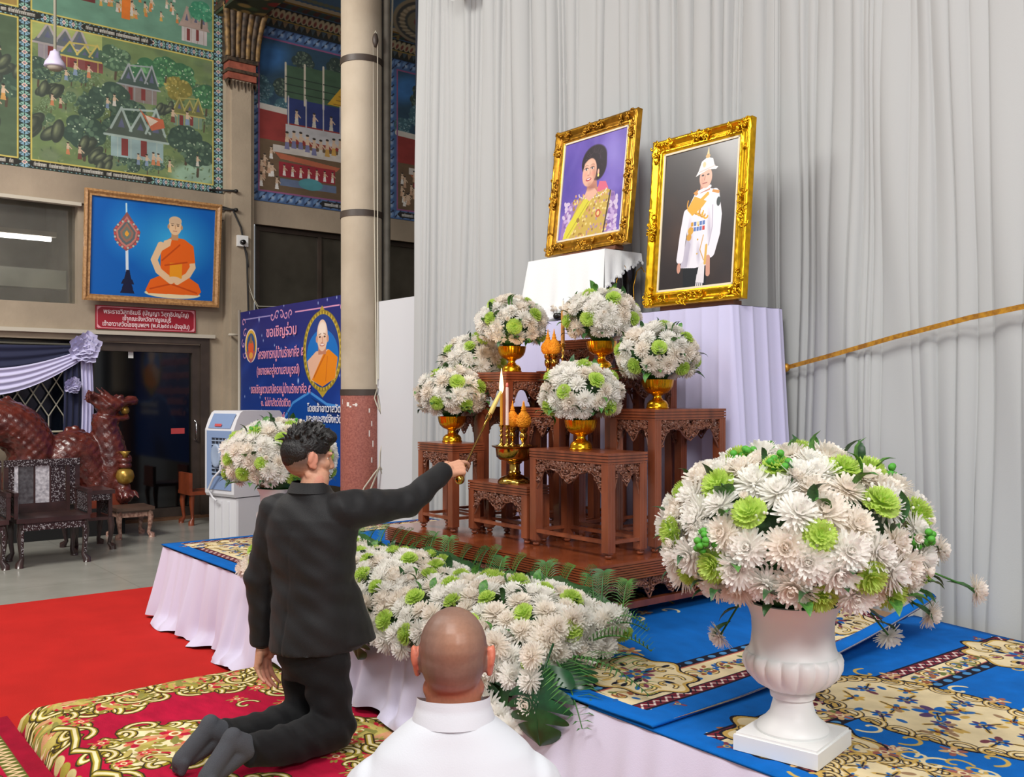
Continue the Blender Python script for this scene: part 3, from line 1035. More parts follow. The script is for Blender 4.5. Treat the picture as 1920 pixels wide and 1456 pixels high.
# ------------------------------------------------------------------ monk portrait and sign on the wall
def monk_canvas():
    c = Canvas(460, 360, (0, 0, 1.56, 1.24), (8, 92, 176))
    c.ell(1.0, 0.75, 0.62, 0.55, (60, 170, 220), 0, 0.9, 0.9)
    c.ell(0.42, 0.85, 0.3, 0.45, (40, 140, 210), 0, 0.8, 0.9)
    # ceremonial fan on a stand
    c.line([(0.46, 0.1), (0.44, 0.62)], 0.035, (210, 220, 230))
    c.line([(0.43, 0.95), (0.42, 1.18)], 0.02, (190, 220, 230))
    pts = [(0.43, 1.08), (0.35, 0.95), (0.27, 0.84), (0.29, 0.72), (0.36, 0.63), (0.43, 0.58), (0.51, 0.63), (0.58, 0.72), (0.6, 0.84), (0.52, 0.95)]
    c.poly(pts, (140, 84, 84))
    for s_, col in ((0.8, (190, 120, 110)), (0.66, (96, 104, 106)), (0.5, (150, 110, 96)), (0.34, (110, 120, 110)), (0.16, (226, 160, 60))):
        c.poly([(0.435 + (x - 0.435) * s_, 0.8 + (y - 0.8) * s_) for x, y in pts], col)
    for k in range(26):
        a = k * 2 * PI / 26
        c.ell(0.435 + 0.145 * math.cos(a), 0.79 + 0.17 * math.sin(a), 0.014, 0.014, (196, 80, 84) if k % 2 else (180, 180, 170))
    for y, wd in ((0.04, 0.09), (0.1, 0.07), (0.16, 0.08), (0.22, 0.045), (0.28, 0.03)):
        c.poly([(0.46 - wd, y), (0.46 + wd, y), (0.46 + wd * 0.7, y + 0.06), (0.46 - wd * 0.7, y + 0.06)], (22, 26, 56))
    # seated monk
    sk, sk2, og, og2, ye = (226, 190, 150), (190, 144, 104), (226, 98, 24), (190, 72, 16), (232, 150, 30)
    c.ell(1.03, 0.07, 0.36, 0.06, (226, 210, 170))
    c.poly([(0.68, 0.1), (0.74, 0.24), (0.9, 0.32), (1.2, 0.32), (1.36, 0.22), (1.4, 0.12), (1.36, 0.07), (0.72, 0.06)], og)
    c.line([(0.74, 0.12), (1.0, 0.2), (1.34, 0.1)], 0.02, og2)
    c.poly([(0.86, 0.3), (0.86, 0.62), (0.92, 0.76), (1.0, 0.82), (1.16, 0.8), (1.26, 0.7), (1.28, 0.5), (1.2, 0.3)], og)
    c.poly([(0.84, 0.6), (0.9, 0.76), (1.0, 0.8), (0.98, 0.7)], sk)
    c.line([(0.86, 0.7), (0.78, 0.5), (0.84, 0.36), (1.0, 0.24)], 0.085, sk)
    c.line([(1.25, 0.6), (1.28, 0.44), (1.22, 0.33), (1.08, 0.23)], 0.075, sk)
    c.poly([(1.16, 0.8), (1.28, 0.72), (1.31, 0.5), (1.2, 0.48)], og)
    c.rect(0.98, 0.28, 1.14, 0.48, ye)
    c.line([(0.88, 0.5), (1.1, 0.72)], 0.02, og2)
    c.line([(0.92, 0.44), (1.2, 0.5)], 0.02, og2)
    c.ell(1.04, 0.26, 0.09, 0.04, sk)
    c.rect(0.99, 0.78, 1.08, 0.88, sk2)
    c.ell(1.035, 0.96, 0.083, 0.115, sk)
    c.ell(1.035, 1.03, 0.082, 0.06, (206, 176, 144))
    c.ell(0.95, 0.95, 0.014, 0.03, sk2)
    c.ell(1.12, 0.95, 0.014, 0.03, sk2)
    for sg in (-1, 1):
        c.line([(1.035 + sg * 0.02, 0.992), (1.035 + sg * 0.052, 0.986)], 0.007, (110, 84, 66))
        c.ell(1.035 + sg * 0.036, 0.968, 0.014, 0.006, (50, 36, 30))
    c.line([(1.035, 0.97), (1.04, 0.925)], 0.01, sk2)
    c.line([(1.012, 0.897), (1.058, 0.897)], 0.008, (170, 100, 84))
    return c


def wood_frame(parent, w, h, t, d, m, name='frame', lip=None):
    mb = MB()
    prof = [(0, 0), (0, d), (t * 0.35, d * 1.15), (t * 0.7, d * 0.7), (t, d * 0.75), (t, 0)]
    vs = []
    for (px, py) in ((0, 0), (1, 0), (1, 1), (0, 1)):
        for (a, b) in prof:
            x = -w / 2 + a if px == 0 else w / 2 - a
            z = a if py == 0 else h - a
            vs.append((x, -b, z))
    n = len(prof)
    fs = []
    for s in range(4):
        for k in range(n):
            k2 = (k + 1) % n
            fs.append((s * n + k, s * n + k2, ((s + 1) % 4) * n + k2, ((s + 1) % 4) * n + k))
    mb.add(vs, fs)
    return mb.build(name, m, parent)


mp = thing('framed_portrait', 'wood framed picture of an orange robed monk on blue ground', 'picture', (WX + 0.14, 3.75, 2.66), PI / 2)
mp.rotation_euler = (math.radians(5), 0, PI / 2)
wood_frame(mp, 1.62, 1.29, 0.075, 0.05, mat('light_carved_frame', (186, 142, 92), 0.45, col2=(150, 106, 62), scale=40))
plate('picture', monk_canvas().material('monk_print', 0.35), mp, 1.48, 1.15, 0.02, (0, -0.012, 0.07))
sg = thing('name_sign', 'dark red board with three lines of white lettering above the door', 'sign', (WX + 0.03, 3.72, 2.335), PI / 2)
plate('board', mat('maroon_board', (150, 22, 40), 0.45), sg, 1.2, 0.285, 0.02)
M_let = mat('white_lettering', (238, 214, 216), 0.5)
M_pink = mat('pink_line', (226, 150, 160), 0.5)
bd = MB()
for (a, b, c_, d_) in ((-0.585, 0.012, 0.585, 0.02), (-0.585, 0.265, 0.585, 0.273), (-0.585, 0.012, -0.577, 0.273), (0.577, 0.012, 0.585, 0.273)):
    bd.box(a, -0.003, b, c_, 0, d_)
for sx in (-1, 1):
    for sz in (0, 1):
        bd.prism([(sx * 0.58, 0.015), (sx * 0.52, 0.015), (sx * 0.55, 0.03), (sx * 0.58, 0.06)] if True else [], 0, 0.002, Matrix.Translation((0, 0, 0.285 if sz else 0)) @ Matrix.Rotation(PI / 2, 4, 'X') @ Matrix.Diagonal((1, -1 if sz else 1, 1, 1)))
bd.build('border_line', M_pink, sg)
for body, wd, z, x in (('พระราชวิสุทธิเมธี (ปัญญา วิสุทฺธิปญฺโญ)', 1.02, 0.19, 0), ('เจ้าคณะจังหวัดกาญจนบุรี', 0.58, 0.115, 0), ('เจ้าอาวาสวัดไชยชุมพลฯ (พ.ศ.๒๕๔๗-ปัจจุบัน)', 1.04, 0.042, 0)):
    text(body, 0.075, M_let, sg, (x, -0.002, z), (PI / 2, 0, 0), 0.001, 'CENTER', wd, 0.0012)
# ------------------------------------------------------------------ stage with skirt and rugs
ST = 0.5
BACK = [(-6.8, 4.42), (-3.0, 4.42), (-1.85, 4.22), (-0.4, 4.0)]


def back_y(x):
    for (a, ya), (b, yb) in zip(BACK[:-1], BACK[1:]):
        if x <= b:
            return ya + (yb - ya) * (x - a) / (b - a)
    return BACK[-1][1]


stage = thing('stage', 'low stage wrapped in a gathered pale lavender skirt under the blue rugs', 'stage', (0, 0, 0))
pts = [(-6.64, 2.24), (-0.4, 2.24), (-0.4, 3.98), (-1.85, 4.2), (-3.0, 4.4), (-6.64, 4.4)]
MB().prism(pts, 0.42, 0.492).build('deck', mat('plywood_deck', (150, 120, 90), 0.8), stage)
for x in (-6.4, -5.2, -4.0, -2.8, -1.6, -0.7):
    for y in (2.4, 3.8):
        MB().box(x - 0.03, y - 0.03, 0, x + 0.03, y + 0.03, 0.42).build('leg', M_steel, stage)
rs = random.Random(21)
ph = [rs.uniform(0, 6.28) for _ in range(9)]


def skirt_pt(s, v):
    """s metres along the hem path (left side then front), v 0 top .. 1 bottom"""
    La = 2.2
    rad = 0.05
    if s < La:
        x, y, nx, ny = -6.67, 4.4 - s, -1.0, 0.0
    else:
        x, y, nx, ny = -6.67 + (s - La), 2.2, 0.0, -1.0
    k = max(0, 1 - abs(s - La) / 0.25)
    if k > 0:
        nx, ny = -0.72 * k + nx * (1 - k), -0.72 * k + ny * (1 - k)
    gather = 1.0 if x < -2.9 else 0.45
    f = math.sin(s * 31 + ph[0] + 1.6 * math.sin(s * 4 + ph[1])) * 0.6 + math.sin(s * 17 + ph[2] + 1.2 * math.sin(s * 2.3)) * 0.7 + 0.4 * math.sin(s * 53 + ph[3])
    floorz = 0.008
    if x > -4.9:
        floorz = 0.008 + 0.126 * min(1, (x + 4.9) / 0.12)
    fl = (0.085 if x < -4.7 else 0.06)
    puff = 0.03 * math.sin(s * 5.1 + ph[4]) + 0.02 * math.sin(s * 9.7 + ph[5])
    out = 0.006 + v * (fl + puff * v) + f * (0.004 + 0.024 * v) * gather
    if v > 0.86:
        out += (v - 0.86) * (0.25 + 0.3 * math.sin(s * 11 + ph[6])) * gather
    hem = floorz + 0.012 * (1 + math.sin(s * 13 + ph[7])) * gather
    z = 0.497 + (hem - 0.497) * v
    out = min(max(out, 0.002), 0.16 if x < -4.9 else 0.105)
    return (x + nx * out, y + ny * out, z)


mb = MB().grid(lambda u, v: skirt_pt(u * 8.4, v), 900, 16)
mb.build('skirt', M_skirt, stage, True)


def leafscroll(c, x, y, r, a, gold, dark, hi):
    p = spiral(x, y, r, a, 0.8, 14)
    c.line(p, r * 0.42, dark)
    c.line(p, r * 0.28, gold)
    c.line(p[:9], r * 0.12, hi)


def bloom(c, x, y, r, cols, n=8, a0=0.0):
    for k in range(n):
        a = a0 + k * 2 * PI / n
        c.ell(x + r * 0.6 * math.cos(a), y + r * 0.6 * math.sin(a), r * 0.42, r * 0.24, cols[k % 2], a)
    c.ell(x, y, r * 0.34, r * 0.34, cols[2])
    c.ell(x, y, r * 0.18, r * 0.18, cols[0])


BLUE = (8, 96, 178)
GO, DK, CR, MR = (190, 156, 84), (26, 26, 40), (218, 200, 160), (112, 34, 48)


def medallion(c, x, y, rx, ry, q):
    n = 28
    for s_, col in ((1.09, DK), (1.05, GO), (0.99, DK), (0.97, CR)):
        pts = []
        for k in range(n * 5):
            a = 2 * PI * k / (n * 5)
            m_ = s_ * (1 + 0.06 * abs(math.sin(a * 7)))
            pts.append((x + rx * m_ * math.cos(a), y + ry * m_ * math.sin(a)))
        c.poly(pts, col)
    for k in range(n):
        a = 2 * PI * k / n
        leafscroll(c, x + rx * 1.05 * math.cos(a), y + ry * 1.05 * math.sin(a), 0.055, a + 1.5, GO, DK, CR)
    for k in range(26):
        a = 2 * PI * k / 26
        xx, yy = x + rx * (1.24 + 0.1 * (k % 2)) * math.cos(a), y + ry * 1.24 * math.sin(a)
        if k % 3 == 0:
            bloom(c, xx, yy, 0.045, ((150, 90, 80), (200, 160, 110), CR), 6, a)
        else:
            c.line(spiral(xx, yy, 0.06, a, 0.7), 0.014, CR if k % 2 else GO)
    fs_ = min(1.0, rx / 0.45)
    for ring, cnt, rad in ((0.7, 9, 0.04 * fs_), (0.36, 5, 0.045 * fs_), (0.0, 1, 0.085 * fs_)):
        for k in range(cnt):
            a = 2 * PI * (k + 0.3 * ring) / cnt
            xx, yy = x + rx * ring * math.cos(a), y + ry * ring * math.sin(a)
            bloom(c, xx, yy, rad, ((20, 92, 170), (80, 60, 100), GO) if k % 2 == 0 else ((200, 160, 70), (40, 100, 160), MR), 7, a)
            for j in (-1, 1):
                c.ell(xx + 0.06 * fs_ * math.cos(a + j), yy + 0.06 * fs_ * math.sin(a + j), 0.024, 0.009, GO, a + j)
                c.line([(xx, yy), (xx + 0.075 * fs_ * math.cos(a + j), yy + 0.075 * fs_ * math.sin(a + j))], 0.005, DK)
    for k in range(26):
        a, d = q.uniform(0, 6.28), math.sqrt(q.random()) * 0.85
        c.ell(x + rx * d * math.cos(a), y + ry * d * math.sin(a), 0.022, 0.012, q.choice([(40, 96, 160), GO, (150, 120, 90), (110, 60, 70)]), q.uniform(0, 3))


def rug_border(c, xa, ya, xb, yb, wd, q, zig=True):
    """band from a to b, its outer side on the right of the direction of travel"""
    L = math.hypot(xb - xa, yb - ya)
    dx, dy = (xb - xa) / L, (yb - ya) / L
    nx, ny = -dy, dx
    P = lambda t, o: (xa + dx * t + nx * o, ya + dy * t + ny * o)
    Q = lambda t0, t1, o0, o1, col: c.poly([P(t0, o0), P(t1, o0), P(t1, o1), P(t0, o1)], col)
    Q(0, L, 0, wd, CR)
    Q(0, L, 0, 0.012, DK)
    Q(0, L, 0.012, 0.062, MR)
    n = int(L / 0.07)
    for k in range(n):
        t = k * L / n
        s = L / n
        c.line([P(t, 0.02), P(t + s / 2, 0.054), P(t + s, 0.02)], 0.009, (220, 200, 190))
        c.line([P(t, 0.054), P(t + s / 2, 0.02), P(t + s, 0.054)], 0.005, DK)
    Q(0, L, 0.062, 0.07, DK)
    Q(0, L, wd - 0.05, wd, DK)
    for k in range(int(L / 0.08)):
        c.ell(*P((k + 0.5) * 0.08, wd - 0.025), 0.022, 0.016, (70, 130, 180), math.atan2(dy, dx))
    Q(0, L, wd - 0.058, wd - 0.05, (170, 90, 80))
    m = int(L / 0.11)
    for k in range(m):
        t = (k + 0.5) * L / m
        o = 0.07 + (wd - 0.12) / 2
        leafscroll(c, *P(t, o), 0.05, math.atan2(dy, dx) + (PI if k % 2 else 0), GO, DK, (226, 206, 150))
        bloom(c, *P(t + 0.08, o + 0.01 * (k % 3 - 1)), 0.036, ((30, 90, 160), (120, 60, 80), GO), 6, k)
        for j in range(6):
            c.ell(*P(t + q.uniform(-0.07, 0.07), o + q.uniform(-0.05, 0.05)), 0.018, 0.01, q.choice([(30, 90, 160), (100, 110, 60), (150, 90, 60)]), q.uniform(0, 3))


def blue_rug_canvas(x0, y0, x1, y1, w, h, seed, inset=(0.07, 0.09, 0.07, 0.05), med=None, wd=0.3):
    q = random.Random(seed)
    c = Canvas(w, h, (x0, y0, x1, y1), BLUE)
    l, f, r, b = x0 + inset[0], y0 + inset[1], x1 - inset[2], y1 - inset[3]
    rug_border(c, l, f, r, f, wd, q)
    rug_border(c, r, f, r, b, wd, q)
    rug_border(c, r, b, l, b, wd, q)
    rug_border(c, l, b, l, f, wd, q)
    c.rect(l + wd, f + wd, r - wd, b - wd, BLUE)
    # blue bites and cream cartouches along the inner edge
    for k in range(int((r - l - 0.7) / 0.75)):
        x = l + wd + 0.5 + k * 0.75
        for y, sgn in ((f + wd, 1), (b - wd, -1)):
            c.line(spiral(x, y + sgn * 0.12, 0.11, 0, 0.9, 16, sgn), 0.022, CR)
            c.line(spiral(x + 0.24, y + sgn * 0.1, 0.09, PI, 0.9, 16, -sgn), 0.02, CR)
            c.line([(x - 0.3, y + sgn * 0.06), (x - 0.15, y + sgn * 0.16), (x, y + sgn * 0.22), (x + 0.2, y + sgn * 0.2)], 0.014, GO)
            bloom(c, x + 0.12, y + sgn * 0.2, 0.05, ((190, 120, 90), CR, GO), 6)
    for k in range(260):
        # scattered sprigs in the blue field
        x, y = q.uniform(l + wd, r - wd), q.choice([q.uniform(f + wd, f + wd + 0.22), q.uniform(b - wd - 0.22, b - wd)])
        if k % 4 == 0:
            c.line(spiral(x, y, 0.05, q.uniform(0, 6), 0.7, 10, q.choice([-1, 1])), 0.012, q.choice([CR, GO]))
        elif k % 9 == 1:
            bloom(c, x, y, 0.03, ((150, 90, 90), (206, 170, 130), CR), 6, k)
    for (cx, cy) in ((l + wd, f + wd), (r - wd, f + wd), (l + wd, b - wd), (r - wd, b - wd)):
        sx = 1 if cx < (l + r) / 2 else -1
        sy = 1 if cy < (f + b) / 2 else -1
        for rad_, cc_ in ((0.225, DK), (0.215, GO), (0.2, CR)):
            c.poly([(cx + sx * 0.0 + rad_ * 1.1 * (1 + 0.1 * math.cos(8 * j * 0.0524)) * math.cos(j * 0.0524), cy + rad_ * (1 + 0.1 * math.cos(8 * j * 0.0524)) * math.sin(j * 0.0524)) for j in range(120)], cc_)
        for k in range(9):
            a = k * 2 * PI / 9
            leafscroll(c, cx + 0.15 * math.cos(a), cy + 0.13 * math.sin(a), 0.05, a, GO, DK, (230, 210, 150))
        bloom(c, cx, cy, 0.07, ((30, 92, 160), (120, 60, 80), GO), 8)
        for k in range(30):
            a, d_ = q.uniform(0, 6.28), q.uniform(0.3, 1.0)
            c.ell(cx + 0.2 * d_ * math.cos(a), cy + 0.18 * d_ * math.sin(a), 0.024, 0.01, q.choice([(30, 92, 160), GO, (120, 60, 80), DK]), a)
    if med:
        for m_ in med:
            medallion(c, *m_, q)
    c.noise(0.1, 40, seed)
    return c


def rug(name, label, x0, y0, x1, y1, canvas, zf, nu=60, nv=40, edge=None, warp=lambda u: u):
    m = canvas.material(name + '_weave', 0.95, bump=0.35, bscale=260, spec=0.15)
    top = MB()
    def pt(u, v, dz=0.0):
        u = warp(u)
        x = x0 + (x1 - x0) * u
        y = y0 + ((min(y1, back_y(x) - 0.01) - (0.2 * max(0, min(1, (x + 2.9) / 0.6)) if edge else 0)) - y0) * v
        if edge:
            x = edge(x, y, u, v)
        return (x, y, zf(x, y, u, v) + dz)
    top.grid(lambda u, v: pt(u, v), nu, nv, lambda u, v: (warp(u), v))
    # rim and underside
    off = len(top.v)
    for j in range(nv + 1):
        for i in range(nu + 1):
            x, y, z = pt(i / nu, j / nv)
            top.v.append((x, y, z - 0.009))
            top.uv.append((0.002, 0.002))
    wv = nu + 1
    for j in range(nv):
        for i in range(nu):
            a = off + j * wv + i
            top.f.append((a, a + wv, a + wv + 1, a + 1))
    for i in range(nu):
        top.f.append((i, off + i, off + i + 1, i + 1))
        a = nv * wv + i
        top.f.append((a, a + 1, off + a + 1, off + a))
    for j in range(nv):
        a = j * wv
        top.f.append((a, a + wv, off + a + wv, off + a))
        a = j * wv + nu
        top.f.append((a, off + a, off + a + wv, a + wv))
    o = top.build(name, m, None, True)
    return tag(o, label, 'rug')


cB = blue_rug_canvas(-2.35, 2.19, -0.4, 4.42, 900, 1030, 5, (0.42, 0.1, 0.05, 0.03), [(-1.58, 3.14, 0.42, 0.27), (-1.32, 2.44, 0.24, 0.19)], 0.22)
rug('blue_rug', 'bright blue rug with large cream medallions, under the white urn at stage end', -2.35, 2.19, -0.4, 4.42, cB,
    lambda x, y, u, v: ST + 0.004)
cA = blue_rug_canvas(-6.68, 2.185, -2.05, 4.42, 1900, 920, 9, (0.06, 0.11, 0.11, 0.03), [(-4.0, 3.3, 0.7, 0.4)], 0.3)


def edgeA(x, y, u, v):
    return x - 0.07 * max(0, (y - 2.2) / 2.2) * max(0, (u - 0.55) / 0.45)


def zA(x, y, u, v):
    e = (1 - u) * 4.6
    t = min(1, max(0, (y - 2.6) / 1.45))
    return ST + 0.016 + (0.004 + 0.16 * t ** 1.6) * math.exp(-((e - 0.03) / 0.1) ** 2) - 0.0 * t


rug('blue_rug', 'blue rug with maroon zigzag border running under the altar, its edge curled', -6.68, 2.185, -2.05, 4.42, cA, zA, 130, 44, edgeA, lambda u: u / 0.6 * 0.88 if u < 0.6 else 0.88 + (u - 0.6) / 0.4 * 0.12)

# ------------------------------------------------------------------ padded kneeling platform with red rug
CRIM, RG, RC, RO = (178, 20, 56), (160, 140, 44), (236, 220, 176), (196, 92, 60)


def curl(c, pts, wd):
    c.line(pts, wd * 1.5, (60, 50, 30))
    c.line(pts, wd, RG)
    c.line(pts, wd * 0.5, RC)


def rflower(c, x, y, r, q):
    for k in range(7):
        a = k * 2 * PI / 7 + q.random()
        c.ell(x + r * 1.15 * math.cos(a), y + r * 1.15 * math.sin(a), r * 0.45, r * 0.18, (150, 140, 62), a)
    for k in range(8):
        a = k * PI / 4
        c.ell(x + r * 0.62 * math.cos(a), y + r * 0.62 * math.sin(a), r * 0.42, r * 0.3, (186, 30, 56) if k % 2 else (214, 110, 80), a)
    c.ell(x, y, r * 0.4, r * 0.4, RC)
    c.ell(x, y, r * 0.22, r * 0.22, (170, 100, 50))


def cream_cart(c, x, y, rx, ry, q):
    pts = []
    for k in range(120):
        a = 2 * PI * k / 120
        m_ = 1 + 0.13 * math.sin(6 * a) + 0.06 * math.sin(11 * a)
        pts.append((x + rx * m_ * math.cos(a), y + ry * m_ * math.sin(a)))
    c.line(pts + [pts[0]], 0.055, (70, 56, 30))
    c.line(pts + [pts[0]], 0.04, RG)
    c.poly(pts, RC)
    for k in range(12):
        a = 2 * PI * k / 12
        curl(c, spiral(x + rx * 1.04 * math.cos(a), y + ry * 1.04 * math.sin(a), 0.075, a + 1.2, 0.85, 16, 1 if k % 2 else -1), 0.026)
    for k in range(4):
        a = PI / 4 + k * PI / 2
        rflower(c, x + rx * 0.5 * math.cos(a), y + ry * 0.5 * math.sin(a), 0.065, q)
    for k in range(22):
        a, d = q.uniform(0, 6.28), q.uniform(0.2, 0.85)
        c.ell(x + rx * d * math.cos(a), y + ry * d * math.sin(a), 0.05, 0.014, q.choice([(190, 172, 96), (206, 150, 110), (176, 160, 80), (140, 136, 70)]), a + 1)


def red_canvas():
    q = random.Random(3)
    c = Canvas(1900, 700, (-4.9, 0.72, -1.0, 2.15), CRIM)
    for (x, y, rx, ry) in ((-3.93, 1.3, 0.25, 0.2), (-3.4, 1.98, 0.3, 0.14), (-3.2, 1.35, 0.22, 0.16), (-2.5, 1.45, 0.34, 0.26), (-1.4, 1.45, 0.3, 0.24)):
        cream_cart(c, x, y, rx, ry, q)
    # far and front borders
    for k in range(44):
        x = -4.78 + 0.09 * k
        c.ell(x, 2.05, 0.05, 0.035, (214, 200, 140) if k % 2 else (150, 136, 50))
        c.ell(x, 0.95, 0.045, 0.018, (206, 190, 130) if k % 2 else (160, 146, 60))
        c.ell(x, 2.04, 0.014, 0.014, (196, 80, 60))
    cream_cart(c, -4.62, 1.78, 0.13, 0.17, q)
    cream_cart(c, -4.6, 1.3, 0.12, 0.16, q)
    for k in range(13):
        x = -4.75 + k * 0.31
        for y, s_ in ((2.03, -1), (0.98, 1)):
            if k % 3 == 1:
                cream_cart(c, x, y, 0.16, 0.075, q)
            curl(c, spiral(x + 0.15, y + s_ * 0.05, 0.1, 0.4, 0.9, 16, s_), 0.026)
            curl(c, [(x, y + 0.02 * s_), (x + 0.1, y + 0.07 * s_), (x + 0.22, y + 0.05 * s_), (x + 0.31, y + 0.02 * s_)], 0.028)
            rflower(c, x + 0.02, y + s_ * 0.12, 0.034, q)
    for k in range(5):
        y = 1.0 + k * 0.26
        curl(c, [(-4.74 + 0.03 * math.sin(j * 0.63), y + 0.026 * j) for j in range(11)], 0.03)
        curl(c, spiral(-4.6, y + 0.1, 0.09, 1.0, 0.9, 16, -1 if k % 2 else 1), 0.024)
        if k % 2 == 0:
            cream_cart(c, -4.7, y + 0.13, 0.06, 0.1, q)
    c.rect(-4.9, 0.72, -4.8, 2.15, (206, 190, 130))
    # sprays towards the middle
    for k in range(16):
        x, y = q.uniform(-4.4, -1.2), q.choice([1.15, 1.78]) + q.uniform(-0.06, 0.06)
        rflower(c, x, y, q.uniform(0.028, 0.045), q)
        curl(c, spiral(x + 0.1, y, 0.06, q.uniform(0, 6), 0.8), 0.016)
    c.noise(0.14, 50, 2)
    return c


def plat_pt(u, v):
    x0, x1, y0, y1 = -4.86, -1.0, 0.93, 2.185
    x, y = x0 + (x1 - x0) * u, y0 + (y1 - y0) * v
    e = min((x - x0) / 0.14, (y - y0) / 0.14)
    e = max(0, min(1, e))
    z = 0.002 + 0.122 * math.sqrt(max(0, 1 - (1 - e) ** 2))
    z += (0.004 * math.sin(x * 7 + 2 * y) + 0.003 * math.sin(x * 15 - y * 9)) * e
    return (x, y, z)


mb = MB().grid(plat_pt, 220, 90, lambda u, v: ((-4.86 + 3.86 * u + 4.9) / 3.9, (0.93 + 1.255 * v - 0.72) / 1.43))
o = mb.build('kneeling_platform', red_canvas().material('crimson_floral_rug', 0.95, bump=0.35, bscale=240, spec=0.12), None, True)
tag(o, 'padded kneeling platform draped with crimson rug of cream and gold scrolls', 'platform')
# flat rug on the floor in the front left corner
q = random.Random(8)
c = Canvas(900, 500, (-5.05, -1.24, -2.2, 0.94), (150, 16, 44))
c.rect(-4.93, -1.2, -2.3, 0.86, (96, 100, 44))
c.rect(-4.86, -1.1, -2.4, 0.79, CRIM)
for k in range(60):
    for (ax, ay, bx, by) in ((-4.9, 0.86 - 0.05 * k, -4.86, 0), (0, 0, 0, 0)):
        if bx:
            c.line([(-4.92, ay), (-4.87, ay - 0.025), (-4.92, ay - 0.05)], 0.012, (226, 190, 150))
    x = -4.9 + 0.045 * k
    c.line([(x, 0.85), (x + 0.022, 0.8), (x + 0.045, 0.85)], 0.012, (226, 190, 150))
c.rect(-4.8, -1.1, -2.4, 0.74, (200, 180, 120))
for k in range(14):
    cream_cart(c, -4.66 + 0.19 * (k % 12), 0.63 - 0.9 * (k // 12), 0.09, 0.07, q)
for k in range(40):
    x, y = q.uniform(-4.75, -2.5), q.uniform(-0.8, 0.66)
    rflower(c, x, y, 0.05, q)
    curl(c, spiral(x + 0.1, y, 0.09, q.uniform(0, 6), 0.8), 0.024)
c.noise(0.14, 40, 5)
mb = MB()
mb.add([(-5.05, -1.24, 0.007), (-2.2, -1.24, 0.007), (-2.2, 0.925, 0.007), (-5.05, 0.925, 0.007), (-5.05, -1.24, 0.018), (-2.2, -1.24, 0.018), (-2.2, 0.925, 0.018), (-5.05, 0.925, 0.018)],
       [(0, 3, 2, 1), (4, 5, 6, 7), (0, 1, 5, 4), (1, 2, 6, 5), (2, 3, 7, 6), (3, 0, 4, 7)])
mb.uv = [(0, 0), (1, 0), (1, 1), (0, 1)] * 2
tag(mb.build('floor_rug', c.material('green_edged_rug', 0.95, bump=0.35, bscale=240, spec=0.12)), 'crimson floor rug with green zigzag edge before the kneeling platform', 'rug')

# ------------------------------------------------------------------ curtain
M_curt = mat('grey_white_curtain', (175, 177, 176), 0.85, bump=0.05, bscale=150, sheen=0.1)
CP = [(-6.93, 4.5), (-3.3, 4.56), (-1.85, 4.32), (-0.2, 4.02)]


def cpath(s):
    acc = 0
    for (a, b), (c_, d) in zip(CP[:-1], CP[1:]):
        L = math.hypot(c_ - a, d - b)
        if s <= acc + L or (c_, d) == CP[-1]:
            t = (s - acc) / L
            return (a + (c_ - a) * t, b + (d - b) * t), ((d - b) / L, -(c_ - a) / L)
        acc += L


rc = random.Random(77)
pl = []
s = 0.0
while s < 7.6:
    wd = rc.choice([rc.uniform(0.03, 0.055), rc.uniform(0.035, 0.07), rc.uniform(0.06, 0.11), rc.uniform(0.1, 0.2)])
    pl.append((s, wd, rc.uniform(0.4, 1.0) * min(0.062, wd * 0.75), rc.random()))
    s += wd
pls = np.array([p[0] for p in pl])


def pleat(s):
    i = max(0, min(len(pl) - 1, int(np.searchsorted(pls, s)) - 1))
    a, wd, am, sk = pl[i]
    t = min(1, max(0, (s - a) / wd))
    t = t ** (0.45 + 1.5 * sk)
    return am * max(0.0, 1 - (2 * t - 1) ** 2) ** 0.55


def curt_pt(u, v, s0, s1, ztop=5.6):
    s = s0 + (s1 - s0) * u
    z = ztop * (1 - v) + 0.012 * v
    lean = 0.02 * math.sin(s * 2.1 + z * 0.7) + 0.012 * math.sin(s * 5.3 - z * 1.3)
    d = pleat(s + lean + 0.16) * (0.8 + 0.2 * math.sin(z * 0.8 + s * 3)) + 0.02 * math.sin(s * 1.7 + 0.3 * z) + 0.006 * math.sin(s * 23 + z * 2.2)
    d = min(d, 0.07)
    if s > 3.7:
        # the cloth on the right hangs looser, drawn towards the ribbon knot
        k = min(1, (s - 3.7) / 0.3)
        d = d * (1 - 0.25 * k) + k * 0.012 * math.sin((s + 0.22 * (z - 2.0)) * 14) + k * 0.02 * math.sin((s - 0.1 * z) * 5)
    (x, y), (nx, ny) = cpath(min(max(s, 0), 7.0))
    lx = -0.14 * v * max(0, 1 - s / 0.8) * 0.9
    return (x + nx * d + lx, y + ny * d, z)


cu = thing('backdrop_curtain', 'tall pleated grey white backdrop curtain behind the altar', 'curtain')
MB().grid(lambda u, v: curt_pt(u, v, 0, 3.72), 1100, 40).build('left_drape', M_curt, cu, True)
MB().grid(lambda u, v: (lambda p: (p[0], p[1] - 0.012, p[2]))(curt_pt(u, v, 3.66, 6.95)), 760, 40).build('right_drape', M_curt, cu, True)


def swg(u, v):
    a = PI * u
    x = -6.46 + 0.56 * u
    sag = math.sin(a)
    return (x, 4.38 - 0.05 * sag - 0.02 * math.sin(v * 14), 5.3 - 0.25 * sag - (0.3 * sag + 0.08) * v)


